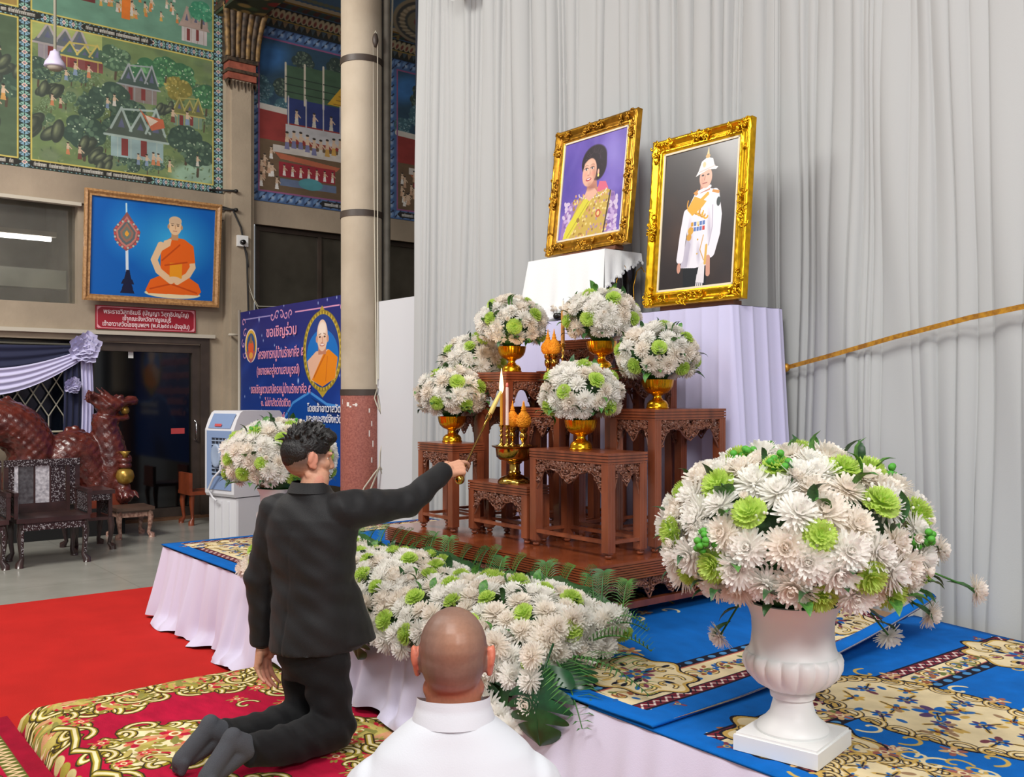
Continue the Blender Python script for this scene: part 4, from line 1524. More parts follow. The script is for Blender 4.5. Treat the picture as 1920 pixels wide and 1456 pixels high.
MB().grid(swg, 24, 24).build('top_swag', M_curt, cu, True)
tag(MB().box(-7.2, 4.6, 0.01, -6.9, 4.62, 6.6).build('dark_drape', mat('midnight_cloth', (14, 20, 34), 0.8)), 'narrow midnight blue drape at the left edge of the curtain', 'curtain')
tag(MB().box(-8.05, 4.68, 0.0, -7.0, 4.72, 2.45).build('white_partition', mat('white_board', (206, 208, 212), 0.6)), 'plain white partition board between pillar and backdrop curtain', 'partition')
# gold ribbon across the right drape
M_rib = mat('gold_ribbon', (196, 142, 40), 0.4, 0.35, col2=(150, 100, 30), scale=40)


def on_curt(s, z):
    (x, y), (nx, ny) = cpath(s)
    return Vector((x + nx * 0.075, y + ny * 0.112, z))


rb = thing('gold_ribbon', 'gold ribbon strung across the backdrop curtain with knotted tail', 'ribbon')
pz = [(3.79, 1.70), (4.1, 1.755), (4.5, 1.83), (4.9, 1.895), (5.2, 1.93), (5.6, 1.94), (6.3, 1.94)]
mb = MB()
vs, fs = [], []
for s, z in pz:
    p = on_curt(s, z)
    vs += [p + Vector((0, 0, -0.012)), p + Vector((0, 0, 0.012))]
for k in range(len(pz) - 1):
    fs.append((2 * k, 2 * k + 2, 2 * k + 3, 2 * k + 1))
mb.add(vs, fs).build('band', M_rib, rb)
k0 = on_curt(3.79, 1.7)
MB().ell(k0, (0.02, 0.02, 0.024), 10, 8).build('knot', M_rib, rb, True)
mb = MB()
vs = []
for t in range(6):
    z = k0.z - 0.03 * t
    vs += [(k0.x - 0.01 * t - 0.012, k0.y - 0.012 + 0.006 * math.sin(t), z), (k0.x - 0.01 * t + 0.014, k0.y - 0.016, z - 0.004)]
mb.add(vs, [(2 * k, 2 * k + 1, 2 * k + 3, 2 * k + 2) for k in range(5)]).build('tail', M_rib, rb)
# ------------------------------------------------------------------ carved altar: plinth and tables
_carve_cache = {}


def carve_mesh(wd, hs=0.115, hm=0.075, seed=1):
    key = (round(wd, 2), hs, hm)
    if key in _carve_cache:
        return _carve_cache[key]
    q = random.Random(int(wd * 1000) + seed)
    mb = MB()

    def depth(x):
        t = abs(x / (wd / 2))
        lobe = hm * (0.72 + 0.28 * math.cos(min(1, t / 0.45) * PI))
        side = hs * max(0, (t - 0.55) / 0.45) ** 1.2
        return max(lobe, side) + 0.0
    n = int(wd * (hs + hm) / 2 / 0.00021)
    for k in range(n):
        x = q.uniform(-wd / 2 + 0.008, wd / 2 - 0.008)
        d = depth(x)
        z = -q.uniform(0.004, max(0.006, d - 0.008))
        r = q.uniform(0.009, 0.016)
        a0 = q.uniform(0, 6.28)
        sp = spiral(x, z, r, a0, q.uniform(0.5, 1.0), 7, q.choice([-1, 1]))
        yy = q.uniform(-0.007, 0.002)
        mb.tube([(max(-wd / 2, min(wd / 2, p[0])), yy - 0.006 * math.sin(i), min(-0.001, p[1])) for i, p in enumerate(sp)], [0.0038] * 5 + [0.0048, 0.003, 0.0015], 5, False)
        if k % 3 == 0:
            mb.ell((x, yy - 0.003, z), (q.uniform(0.006, 0.011), 0.006, q.uniform(0.005, 0.009)), 6, 4)
    # scalloped lower edge and rails
    e = []
    m_ = 26
    for i in range(m_ + 1):
        x = -wd / 2 + wd * i / m_
        e.append((x, -0.002 - 0.002 * math.cos(i * 2), -depth(x) + 0.003 * math.cos(i * 2.2)))
    mb.tube(e, 0.0042, 5)
    mb.box(-wd / 2, -0.004, -0.006, wd / 2, 0.006, 0)
    # thin pierced web behind the scrolls
    for i in range(0, m_, 2):
        xa, xb = -wd / 2 + wd * i / m_, -wd / 2 + wd * (i + 1) / m_
        mb.box(xa, 0.0, -min(depth(xa), depth(xb)) * 0.9, xb, 0.004, -0.003)
    _carve_cache[key] = mb.mesh('carved_panel', M_carve, True, 40)
    return _carve_cache[key]


def altar_table(label, x0, x1, y0, y1, zb, zt, stretch=True, flat=False):
    cx, cy = (x0 + x1) / 2, (y0 + y1) / 2
    t = thing('altar_table', label, 'table', (cx, cy, zb), 0, 'carved altar tables')
    hx, hy, H = (x1 - x0) / 2, (y1 - y0) / 2, zt - zb
    top = MB()
    for k, (o, za, zc) in enumerate(((0.0, -0.012, 0), (-0.007, -0.016, -0.012), (0.0, -0.026, -0.016), (-0.007, -0.03, -0.026), (0.0, -0.04, -0.03), (-0.007, -0.044, -0.04), (-0.001, -0.052, -0.044))):
        top.box(-hx - o, -hy - o, H + za, hx + o, hy + o, H + zc)
    top.build('top', M_wood, t)
    L = 0.046
    for sx in (-1, 1):
        for sy in (-1, 1):
            x, y = sx * (hx - L / 2 - 0.002), sy * (hy - L / 2 - 0.002)
            m = MB()
            m.box(x - L / 2, y - L / 2, 0.03, x + L / 2, y + L / 2, H - 0.05)
            for d in (-0.5, 0.5):
                m.box(x - L / 2 - 0.001, y + d * 0.018 - 0.003, 0.03, x + L / 2 + 0.001, y + d * 0.018 + 0.003, H - 0.05)
            m.box(x - L / 2 + 0.006, y - L / 2 + 0.006, 0.022, x + L / 2 - 0.006, y + L / 2 - 0.006, 0.03)
            m.ell((x, y, 0.011), (0.018, 0.018, 0.012), 8, 6)
            m.build('leg', M_wood, t)
    hs = min(0.15, H * 0.46)
    for (wd, rot, px, py) in ((2 * hx - 2 * L, 0, 0, -hy + 0.014), (2 * hx - 2 * L, PI, 0, hy - 0.014), (2 * hy - 2 * L, PI / 2, hx - 0.014, 0), (2 * hy - 2 * L, -PI / 2, -hx + 0.014, 0)):
        if wd > 0.05:
            inst('carved_panel', carve_mesh(wd, hs, hs * 0.68), t, (px, py, H - 0.052), (0, 0, rot))
    if stretch:
        z = 0.07
        for (a, b, c_, d) in ((-hx + L, -hy + 0.004, hx - L, -hy + 0.028), (-hx + L, hy - 0.028, hx - L, hy - 0.004), (-hx + 0.004, -hy + L, -hx + 0.028, hy - L), (hx - 0.028, -hy + L, hx - 0.004, hy - L)):
            MB().box(a, b, z, c_, d, z + 0.016).build('stretcher', M_wood, t)
    return t


PZ = 0.79
PX0, PX1, PY0, PY1 = -4.79, -3.05, 2.85, 3.955
pt_ = thing('altar_plinth', 'wide reddish wood plinth with ribbed edge holding all the altar tables', 'plinth', ((PX0 + PX1) / 2, (PY0 + PY1) / 2, 0.516))
hx, hy = (PX1 - PX0) / 2, (PY1 - PY0) / 2
H = PZ - 0.516
mb = MB().box(-hx, -hy, H - 0.012, hx, hy, H)
z = H - 0.012
for k in range(6):
    mb.box(-hx + 0.011, -hy + 0.011, z - 0.004, hx - 0.011, hy - 0.011, z)
    mb.box(-hx, -hy, z - 0.0115, hx, hy, z - 0.004)
    z -= 0.0115
mb.build('ribbed_top', mat('plinth_wood', (146, 74, 42), 0.16, col2=(112, 54, 30), scale=4, coat=0.5), pt_)
for sx in (-1, 1):
    for sy in (-1, 1):
        m = MB()
        px, py = sx * (hx - 0.06), sy * (hy - 0.06)
        m.lathe([(0.05, 0.0), (0.058, 0.02), (0.05, 0.045), (0.036, 0.06), (0.048, 0.1), (0.055, z - 0.001)], 12, Matrix.Translation((px, py, 0)))
        m.build('foot', mat('foot_wood', (84, 42, 28), 0.3) if False else M_carve, pt_, True)
nseg = 4
for k in range(nseg):
    wd = (2 * hx - 0.16) / nseg
    for (yy, r) in ((-hy + 0.02, 0), (hy - 0.02, PI)):
        inst('carved_apron', carve_mesh(wd, 0.1, 0.085), pt_, (-hx + 0.08 + wd * (k + 0.5), yy, z - 0.004), (0, 0, r))
for k in range(3):
    wd = (2 * hy - 0.16) / 3
    for (xx, r) in ((hx - 0.02, PI / 2), (-hx + 0.02, -PI / 2)):
        inst('carved_apron', carve_mesh(wd, 0.1, 0.085), pt_, (xx, -hy + 0.08 + wd * (k + 0.5), z - 0.004), (0, 0, r))
for (a, b, c_, d) in ((-hx + 0.02, -hy + 0.03, hx - 0.02, -hy + 0.065), (-hx + 0.02, hy - 0.065, hx - 0.02, hy - 0.03), (-hx + 0.02, -hy + 0.03, -hx + 0.055, hy - 0.03), (hx - 0.055, -hy + 0.03, hx - 0.02, hy - 0.03)):
    MB().box(a, b, 0.055, c_, d, 0.085).build('floor_rail', M_wood, pt_)

altar_table('carved altar table at the front left of the plinth with one flower bowl', -4.64, -4.29, 2.98, 3.2, PZ, 1.28)
altar_table('lowest carved altar table in the front middle holding the brass tray', -4.24, -3.73, 3.05, 3.205, PZ, 1.084)
altar_table('wide front carved altar table nearest the big urn, flower bowl on top', -3.71, -3.14, 3.05, 3.31, PZ, 1.28)
altar_table('narrow deep altar table at the far left edge behind the front one', -4.72, -4.4, 3.24, 3.76, PZ, 1.48)
altar_table('tall narrow altar table behind the burning candle, gold bowl on top', -4.38, -4.11, 3.215, 3.65, PZ, 1.678)
altar_table('middle altar table behind the brass tray, holding the copper bowl', -4.09, -3.79, 3.32, 3.62, PZ, 1.48)
altar_table('deep right hand altar table with fretwork on its long side', -3.45, -3.14, 3.36, 3.89, PZ, 1.48)
altar_table('tall narrow altar table on the right, behind the deep fretwork one', -3.77, -3.48, 3.4, 3.9, PZ, 1.688)
altar_table('highest dark altar table at the back, before the pleated cloth', -4.3, -3.9, 3.68, 3.94, PZ, 1.868)

# ------------------------------------------------------------------ pleated table, pedestal, portraits
kt = thing('skirted_table', 'high table wearing a lavender white pleated cloth, under the gilt portraits', 'table', (0, 0, 0))
KX0, KX1, KY0, KY1, KZ = -5.0, -3.17, 3.97, 4.4, 2.02
MB().box(KX0 + 0.02, KY0 + 0.02, KZ - 0.03, KX1 - 0.02, KY1 - 0.02, KZ - 0.004).build('table_top', M_dark, kt)
for x in (KX0 + 0.08, KX1 - 0.08):
    for y in (KY0 + 0.08, KY1 - 0.08):
        MB().box(x - 0.025, y - 0.025, 0.517, x + 0.025, y + 0.025, KZ - 0.03).build('leg', M_steel, kt)
per = [(KX0, KY1), (KX0, KY0), (KX1, KY0), (KX1, KY1)]


def kcloth(u, v):
    segs = [(per[i], per[i + 1]) for i in range(3)]
    Ls = [math.hypot(b[0] - a[0], b[1] - a[1]) for a, b in segs]
    s = u * sum(Ls)
    i = 0
    while i < 2 and s > Ls[i]:
        s -= Ls[i]
        i += 1
    a, b = segs[i]
    t = min(1, s / Ls[i])
    x, y = a[0] + (b[0] - a[0]) * t, a[1] + (b[1] - a[1]) * t
    n = [(-1, 0), (0, -1), (1, 0)][i]
    e = min(t, 1 - t) * Ls[i]
    cr_ = max(0, 1 - e / 0.1)
    tot = u * sum(Ls)
    ple = abs(((tot / 0.115) % 1) - 0.5) * 2
    out = (0.003 + 0.014 * (ple ** 3) + 0.012 * math.sin(tot * 9 + 1) * v + (0.04 + (0.055 if i == 2 else 0.0)) * v) * 1.0
    if i == 1:
        out = (0.003 + 0.007 * ple ** 3 + 0.004 * math.sin(tot * 9) * v) * 1.0
    z = KZ + (0.53 - KZ) * v
    xx, yy = x + n[0] * out, y + n[1] * out
    if i == 2 or (i == 1 and t > 0.9):
        pass
    return (xx, yy, z)


MB().grid(kcloth, 420, 24).build('pleated_skirt', M_lav, kt, True)
mb = MB().grid(lambda u, v: (KX0 - 0.006 + (KX1 - KX0 + 0.012) * u, KY0 - 0.006 + (KY1 - KY0 + 0.01) * v, KZ + 0.002), 8, 4)
mb.build('cloth_top', M_lav, kt)

# pedestal of black lacquered wood under a lace cloth
ps = thing('lace_pedestal', 'black gold-lined pedestal under a white lace cloth, on the pleated table', 'pedestal', (0, 0, KZ + 0.004))
QX0, QX1, QY0, QY1, QH = -4.9, -4.185, 4.04, 4.34, 0.41
MB().box(QX0, QY0, QH - 0.03, QX1, QY1, QH).box(QX0 + 0.03, QY0 + 0.03, QH - 0.07, QX1 - 0.03, QY1 - 0.03, QH - 0.03).build('top', M_black, ps)
for x in (QX0 + 0.05, QX1 - 0.05):
    for y in (QY0 + 0.05, QY1 - 0.05):
        MB().tube([(x, y, 0.002), (x * 1.0, y, 0.05), (x, y, 0.2), (x, y, QH - 0.06)], [0.045, 0.03, 0.038, 0.05], 8).build('leg', M_black, ps, True)
MB().box(QX0 + 0.03, QY0 + 0.03, 0.1, QX1 - 0.03, QY1 - 0.03, 0.12).build('shelf', M_black, ps)
mb = MB()
for y in (QY0 + 0.095, QY1 - 0.05):
    mb.tube([(QX1 + 0.004, y, 0.02), (QX1 + 0.004, y - 0.01, 0.2), (QX1 + 0.004, y + 0.02, 0.3), (QX1 + 0.004, y + 0.06, 0.33), (QX1 + 0.004, y + 0.09, 0.3)], 0.004, 5)
mb.build('gold_line', M_oldgold, ps, True)


def lace(u, v):
    # hangs over the front, flaring towards its left foot
    x = QX0 - 0.01 + (QX1 + 0.006 - QX0 + 0.012) * u - 0.08 * v * max(0, 1 - u * 2.2)
    y = QY0 - 0.012 - 0.03 * v - 0.012 * v * math.sin(u * 17) - 0.008 * math.sin(u * 31) * v
    return (x, y, QH + 0.004 - (QH - 0.012) * v)


M_lace = mat('white_lace', (236, 238, 238), 0.85, bump=0.15, bscale=120)
MB().grid(lace, 80, 16).build('lace_front', M_lace, ps, True)
MB().box(QX0 - 0.008, QY0 - 0.012, QH + 0.001, QX1 + 0.01, QY1 + 0.005, QH + 0.006).build('lace_top', M_lace, ps)


def lside(u, v):
    d = 0.05 + 0.19 * (1 - u) ** 1.3 + 0.012 * math.cos(u * 50) * v
    return (QX1 + 0.008 + 0.006 * min(1, u * 4) + 0.01 * v * math.sin(u * 20), QY0 - 0.013 + (QY1 - QY0 + 0.015) * u, QH + 0.004 - d * v)


MB().grid(lside, 60, 8).build('lace_side', M_lace, ps, True)
mb = MB()
for k in range(24):
    p = lside(k / 23, 1.0)
    mb.lathe([(0.009, -0.002), (0.012, 0), (0.009, 0.002)], 8, Matrix.Translation(Vector(p)) @ Matrix.Rotation(PI / 2, 4, 'Y'))
for k in range(40):
    p = lace(k / 39, 1.0)
    mb.lathe([(0.008, -0.002), (0.011, 0), (0.008, 0.002)], 8, Matrix.Translation((p[0], p[1], p[2] + 0.012)) @ Matrix.Rotation(PI / 2, 4, 'X'))
tag(mb.build('lace_edging', M_lace, ps, True), None, None, None, 'stuff')


def ornate_frame(parent, w, h, t, d, m, seed, name='gilt_frame'):
    q = random.Random(seed)
    mb = MB()
    prof = [(0, -d * 0.55), (0, d * 0.7), (t * 0.08, d * 0.92), (t * 0.2, d), (t * 0.32, d * 0.78), (t * 0.5, d * 0.35), (t * 0.66, d * 0.42), (t * 0.74, d * 0.62), (t * 0.84, d * 0.6), (t * 0.9, d * 0.3), (t, d * 0.26), (t, -d * 0.2)]
    nsub = 34
    vs = []
    corners = [(0, 0), (1, 0), (1, 1), (0, 1)]
    for s_ in range(4):
        for i in range(nsub):
            f = i / nsub
            for j, (a, b) in enumerate(prof):
                ca, cb = corners[s_], corners[(s_ + 1) % 4]
                pa = (-w / 2 + a if ca[0] == 0 else w / 2 - a, a if ca[1] == 0 else h - a)
                pb = (-w / 2 + a if cb[0] == 0 else w / 2 - a, a if cb[1] == 0 else h - a)
                bb = b
                if j in (1, 2, 3, 7, 8):
                    bb = b + d * 0.06 * math.sin(i * 2.6 + j)
                vs.append((pa[0] + (pb[0] - pa[0]) * f, -bb, pa[1] + (pb[1] - pa[1]) * f))
    n = len(prof)
    N = 4 * nsub
    fs = []
    for r in range(N):
        for k in range(n):
            k2 = (k + 1) % n
            fs.append((r * n + k, r * n + k2, ((r + 1) % N) * n + k2, ((r + 1) % N) * n + k))
    mb.add(vs, fs)
    fr_ = mb.build(name, m, parent, True, sharp=45)
    # rocaille ornaments at the corners and the middle of each side
    spots = [(-w / 2 + t * 0.42, t * 0.42, 1.0), (w / 2 - t * 0.42, t * 0.42, 1.0), (w / 2 - t * 0.42, h - t * 0.42, 1.0), (-w / 2 + t * 0.42, h - t * 0.42, 1.0),
             (0, t * 0.4, 0.8), (0, h - t * 0.4, 0.8), (-w / 2 + t * 0.4, h / 2, 0.8), (w / 2 - t * 0.4, h / 2, 0.8)]
    for (x, z, s_) in spots:
        o = MB()
        for k in range(16):
            along = q.uniform(-1, 1)
            if s_ == 1.0:
                leg = q.choice([0, 1])
                ext = q.uniform(-0.4, 1.5) * t
                px = x + (ext if leg else q.uniform(-0.3, 0.3) * t) * (1 if x < 0 else -1)
                pz = z + (q.uniform(-0.3, 0.3) * t if leg else ext) * (1 if z < h / 2 else -1)
            else:
                hor = abs(x) < 1e-6
                px = x + (along * 1.1 * t if hor else q.uniform(-0.3, 0.3) * t)
                pz = z + (q.uniform(-0.3, 0.3) * t if hor else along * 1.1 * t)
            r = t * q.uniform(0.16, 0.3)
            sp = spiral(px, pz, r, q.uniform(0, 6.28), 0.8, 7, q.choice([-1, 1]))
            o.tube([(a, -d * (0.75 + 0.25 * math.sin(i * 0.8)), b) for i, (a, b) in enumerate(sp)], [t * 0.06] * 5 + [t * 0.05, t * 0.04, t * 0.02], 5)
            if k % 2:
                o.ell((px, -d * 0.75, pz), (t * q.uniform(0.08, 0.17), d * 0.25, t * q.uniform(0.08, 0.17)), 8, 5)
        tag(o.build('rocaille', m, fr_, True), None, None, None, 'stuff')


def queen_canvas():
    c = Canvas(420, 480, (0, 0, 0.62, 0.68), (104, 84, 176))
    q = random.Random(2)
    for k in range(90):
        c.ell(q.uniform(0, 0.62), q.uniform(0, 0.68), q.uniform(0.05, 0.14), q.uniform(0.03, 0.09), q.choice([(92, 74, 166), (122, 104, 196), (140, 124, 206), (80, 62, 150)]), q.uniform(0, 3), 0.35, 0.8)
    c.ell(0.5, 0.5, 0.16, 0.2, (150, 140, 214), 0.4, 0.6, 0.9)
    c.ell(0.07, 0.4, 0.14, 0.3, (70, 60, 150), 0, 0.6, 0.9)
    # puffed lilac sleeves and bodice
    c.poly([(0.03, 0.0), (0.05, 0.18), (0.12, 0.26), (0.2, 0.28), (0.44, 0.3), (0.53, 0.27), (0.57, 0.14), (0.57, 0.0)], (150, 118, 180))
    for k in range(70):
        c.ell(q.choice([q.uniform(0.05, 0.14), q.uniform(0.47, 0.56)]), q.uniform(0, 0.26), 0.012, 0.02, q.choice([(190, 164, 210), (128, 96, 160), (206, 190, 216)]), q.uniform(0, 3))
    # gold brocade shawl
    c.poly([(0.12, 0.0), (0.13, 0.14), (0.2, 0.26), (0.28, 0.31), (0.4, 0.33), (0.5, 0.28), (0.49, 0.2), (0.45, 0.0)], (196, 168, 80))
    for k in range(150):
        x, y = q.uniform(0.14, 0.48), q.uniform(0, 0.3)
        c.ell(x, y, 0.01, 0.008, q.choice([(160, 124, 56), (224, 204, 130), (206, 150, 110), (170, 140, 150)]), q.uniform(0, 3))
    c.poly([(0.06, 0.02), (0.12, 0.02), (0.36, 0.3), (0.29, 0.31), (0.09, 0.1)], (214, 206, 64))
    c.line([(0.1, 0.03), (0.34, 0.3)], 0.008, (180, 166, 50))
    c.line([(0.49, 0.28), (0.45, 0.0)], 0.012, (60, 50, 46))
    c.poly([(0.36, 0.29), (0.47, 0.3), (0.44, 0.35), (0.38, 0.36)], (214, 104, 130))
    c.ell(0.39, 0.15, 0.024, 0.026, (190, 90, 60))
    c.ell(0.39, 0.15, 0.013, 0.015, (230, 200, 130))
    c.ell(0.2, 0.13, 0.016, 0.016, (150, 120, 60))
    for k in range(16):
        c.ell(0.32 + 0.13 * math.sin(k / 15 * PI - PI / 2), 0.3 - 0.04 * math.cos(k / 15 * PI - PI / 2), 0.005, 0.005, (230, 224, 220))
    # head turned to the left, dark bouffant hair
    sk, sd, sl = (224, 176, 152), (186, 130, 110), (240, 200, 178)
    c.poly([(0.255, 0.27), (0.37, 0.28), (0.35, 0.38), (0.27, 0.38)], sd)
    c.poly([(0.24, 0.28), (0.3, 0.24), (0.37, 0.29), (0.34, 0.32), (0.27, 0.33)], sk)
    c.ell(0.3, 0.33, 0.06, 0.025, (160, 104, 90), 0.1, 0.7, 0.8)
    for (x, y, rx, ry) in ((0.315, 0.525, 0.12, 0.09), (0.355, 0.465, 0.085, 0.1), (0.245, 0.5, 0.055, 0.075), (0.375, 0.5, 0.06, 0.08)):
        c.ell(x, y, rx, ry, (36, 26, 36), 0, 1, 0.12)
    for k in range(40):
        a = q.uniform(0.2, 3.0)
        c.line(spiral(0.315 + 0.07 * math.cos(a), 0.5 + 0.07 * math.sin(a), 0.04, a + 1.2, 0.3, 8), 0.003, q.choice([(58, 44, 54), (24, 16, 26), (78, 60, 70)]), 0.7)
    c.ell(0.275, 0.435, 0.07, 0.096, sk, -0.12, 1, 0.08)
    c.ell(0.266, 0.498, 0.055, 0.026, sk, 0.2, 1, 0.3)
    c.ell(0.262, 0.49, 0.04, 0.03, sl, 0.2, 0.6, 0.9)
    c.ell(0.325, 0.42, 0.028, 0.08, sd, 0.25, 0.75, 0.9)
    c.ell(0.285, 0.355, 0.04, 0.022, sd, 0.3, 0.6, 0.9)
    c.ell(0.238, 0.425, 0.022, 0.022, (232, 158, 142), 0, 0.7, 0.9)
    c.ell(0.306, 0.422, 0.026, 0.022, (226, 148, 132), 0, 0.7, 0.9)
    for x, w_ in ((0.243, 0.019), (0.3, 0.022)):
        c.ell(x, 0.466, w_ * 1.1, 0.015, (176, 120, 108), 0, 0.6, 0.8)
        for k in range(5):
            t = k / 4
            c.ell(x - w_ * 0.75 + 1.5 * w_ * t, 0.481 + 0.005 * math.sin(PI * t), 0.008, 0.003, (84, 58, 54), 0, 0.5, 0.8)
        c.ell(x, 0.459, 0.014, 0.0065, (236, 228, 226))
        c.ell(x - 0.001, 0.459, 0.0072, 0.0072, (44, 30, 30))
        c.ell(x - 0.003, 0.461, 0.002, 0.002, (250, 250, 250))
        for k in range(7):
            t = k / 6
            c.ell(x - 0.016 + 0.032 * t, 0.4635 + 0.004 * math.sin(PI * t), 0.004, 0.002, (36, 24, 28))
    c.ell(0.268, 0.438, 0.007, 0.026, sl, 0.05, 0.8, 0.9)
    c.ell(0.283, 0.43, 0.008, 0.026, sd, 0.05, 0.5, 0.9)
    c.ell(0.266, 0.417, 0.014, 0.006, (178, 116, 102), 0, 0.8, 0.8)
    c.ell(0.272, 0.389, 0.03, 0.012, (170, 52, 66), 0.08, 1, 0.25)
    c.ell(0.272, 0.391, 0.022, 0.005, (248, 240, 236), 0.08, 1, 0.3)
    c.ell(0.361, 0.425, 0.011, 0.022, sk, 0, 1, 0.3)
    c.ell(0.363, 0.402, 0.009, 0.011, (236, 216, 130))
    for k in range(120):
        c.ell(q.uniform(0, 0.62), q.uniform(0, 0.68), 0.03, 0.006, q.choice([(128, 110, 196), (90, 72, 160), (160, 130, 170)]), q.uniform(0, 3), 0.1, 0.9)
    return c


def king_canvas():
    c = Canvas(420, 600, (0, 0, 0.56, 0.82), (44, 38, 40))
    q = random.Random(6)
    for k in range(60):
        c.ell(q.uniform(0, 0.56), q.uniform(0, 0.82), q.uniform(0.06, 0.16), q.uniform(0.05, 0.12), q.choice([(38, 34, 36), (54, 46, 46), (70, 54, 48)]), q.uniform(0, 3), 0.3, 0.9)
    c.ell(0.16, 0.3, 0.2, 0.18, (92, 66, 54), 0, 0.5, 0.9)
    wh, ws = (232, 228, 236), (190, 184, 200)
    c.ell(0.46, 0.6, 0.14, 0.3, (64, 56, 56), 0, 0.4, 0.9)
    # trousers
    c.poly([(0.2, 0.0), (0.36, 0.0), (0.38, 0.16), (0.19, 0.16)], (26, 30, 36))
    # tunic
    c.poly([(0.17, 0.13), (0.21, 0.3), (0.2, 0.46), (0.25, 0.54), (0.32, 0.57), (0.39, 0.55), (0.41, 0.44), (0.39, 0.3), (0.38, 0.13), (0.28, 0.12)], wh)
    c.poly([(0.17, 0.13), (0.21, 0.3), (0.24, 0.26), (0.22, 0.13)], ws)
    for (x, y, rx, ry) in ((0.23, 0.3, 0.03, 0.14), (0.3, 0.2, 0.02, 0.08), (0.37, 0.33, 0.02, 0.14), (0.22, 0.18, 0.025, 0.06)):
        c.ell(x, y, rx, ry, (176, 170, 190), 0.1, 0.7, 0.9)
    # left arm (right in the picture) with sleeve and hand, gloves
    c.line([(0.395, 0.52), (0.42, 0.4), (0.415, 0.3), (0.385, 0.2)], 0.066, wh)
    c.line([(0.385, 0.46), (0.39, 0.34), (0.37, 0.24)], 0.008, ws)
    c.line([(0.2, 0.44), (0.18, 0.32), (0.165, 0.18)], 0.05, wh)
    c.ell(0.16, 0.13, 0.014, 0.03, (206, 150, 130))
    c.line([(0.37, 0.17), (0.375, 0.08)], 0.03, (206, 152, 132))
    c.poly([(0.31, 0.14), (0.35, 0.15), (0.35, 0.03), (0.29, 0.04)], (226, 222, 226))
    for k in range(4):
        c.line([(0.3 + 0.013 * k, 0.08), (0.295 + 0.014 * k, 0.02)], 0.009, (222, 216, 222))
    # gold aiguillettes, sash badge and medals
    for k in range(6):
        c.line(spiral(0.25 + 0.02 * k, 0.47 - 0.012 * k, 0.06 - 0.004 * k, 2.4, 0.45, 12), 0.009, (222, 170, 50) if k % 2 else (200, 140, 40))
    c.poly([(0.2, 0.46), (0.25, 0.53), (0.34, 0.49), (0.31, 0.46), (0.24, 0.42)], (222, 168, 50))
    c.line([(0.3, 0.5), (0.345, 0.53)], 0.02, (222, 168, 50))
    c.poly([(0.38, 0.55), (0.43, 0.535), (0.425, 0.52), (0.375, 0.535)], (206, 140, 60))
    c.poly([(0.24, 0.55), (0.27, 0.565), (0.29, 0.55), (0.26, 0.53)], (206, 140, 60))
    c.ell(0.425, 0.475, 0.014, 0.026, (50, 60, 60))
    for k in range(2):
        for j in range(5):
            c.rect(0.235 + 0.021 * j, 0.36 - 0.03 * k, 0.252 + 0.021 * j, 0.382 - 0.03 * k, q.choice([(206, 150, 40), (200, 60, 60), (90, 120, 180), (226, 210, 160)]))
    c.ell(0.235, 0.335, 0.02, 0.022, (214, 160, 60))
    c.ell(0.225, 0.3, 0.018, 0.02, (206, 150, 60))
    c.line([(0.33, 0.3), (0.31, 0.22), (0.34, 0.16)], 0.006, (206, 160, 90))
    c.line([(0.355, 0.24), (0.35, 0.14)], 0.016, (220, 176, 90))
    for k in range(4):
        c.ell(0.29, 0.2 + 0.08 * k, 0.005, 0.005, (206, 160, 60))
    # head with plumed white pith helmet
    c.poly([(0.29, 0.54), (0.36, 0.55), (0.35, 0.6), (0.29, 0.6)], (190, 130, 108))
    c.line([(0.28, 0.55), (0.36, 0.57)], 0.018, wh)
    c.ell(0.325, 0.625, 0.045, 0.06, (222, 172, 148))
    c.ell(0.302, 0.61, 0.022, 0.05, (200, 148, 126), 0, 0.6, 0.8)
    for sg in (-1, 1):
        c.ell(0.322 + sg * 0.019, 0.64, 0.009, 0.005, (50, 36, 32))
    c.line([(0.32, 0.635), (0.316, 0.612)], 0.006, (176, 122, 102))
    c.line([(0.305, 0.593), (0.335, 0.595)], 0.006, (160, 84, 76))
    c.poly([(0.25, 0.64), (0.27, 0.67), (0.29, 0.72), (0.33, 0.74), (0.37, 0.725), (0.385, 0.68), (0.41, 0.672), (0.395, 0.66), (0.34, 0.668), (0.28, 0.65)], (236, 232, 230))
    c.line([(0.275, 0.662), (0.385, 0.682)], 0.008, (200, 190, 186))
    c.poly([(0.32, 0.735), (0.345, 0.735), (0.336, 0.8)], (206, 180, 110))
    c.ell(0.333, 0.745, 0.016, 0.012, (190, 150, 70))
    c.ell(0.31, 0.7, 0.012, 0.016, (214, 190, 140))
    return c


def portrait(label, xa, xb, y0, zb, h, tilt, t, d, m, canvas, seed, pname):
    w = xb - xa
    p = thing('framed_portrait', label, 'portrait', ((xa + xb) / 2, y0, zb))
    p.rotation_euler = (-tilt, 0, 0)
    ornate_frame(p, w, h, t, d, m, seed)
    plate('picture', canvas.material(pname, 0.3, coat=0.3), p, w - 2 * t * 0.95, h - 2 * t * 0.95, 0.02, (0, -d * 0.1, t * 0.95))
    iw, ih = w - 2 * t, h - 2 * t
    s_ = MB()
    b = 0.011
    for (a, e, f, g) in ((-iw / 2, t, iw / 2, t + b), (-iw / 2, h - t - b, iw / 2, h - t), (-iw / 2, t, -iw / 2 + b, h - t), (iw / 2 - b, t, iw / 2, h - t)):
        s_.box(a, -d * 0.3, e, f, -d * 0.05, g)
    s_.build('cream_slip', mat('cream_slip', (226, 214, 186), 0.6), p)
    MB().box(-w / 2 + 0.01, d * 0.1, 0.01, w / 2 - 0.01, d * 0.5, h - 0.01).build('backing', M_wood, p)
    return p


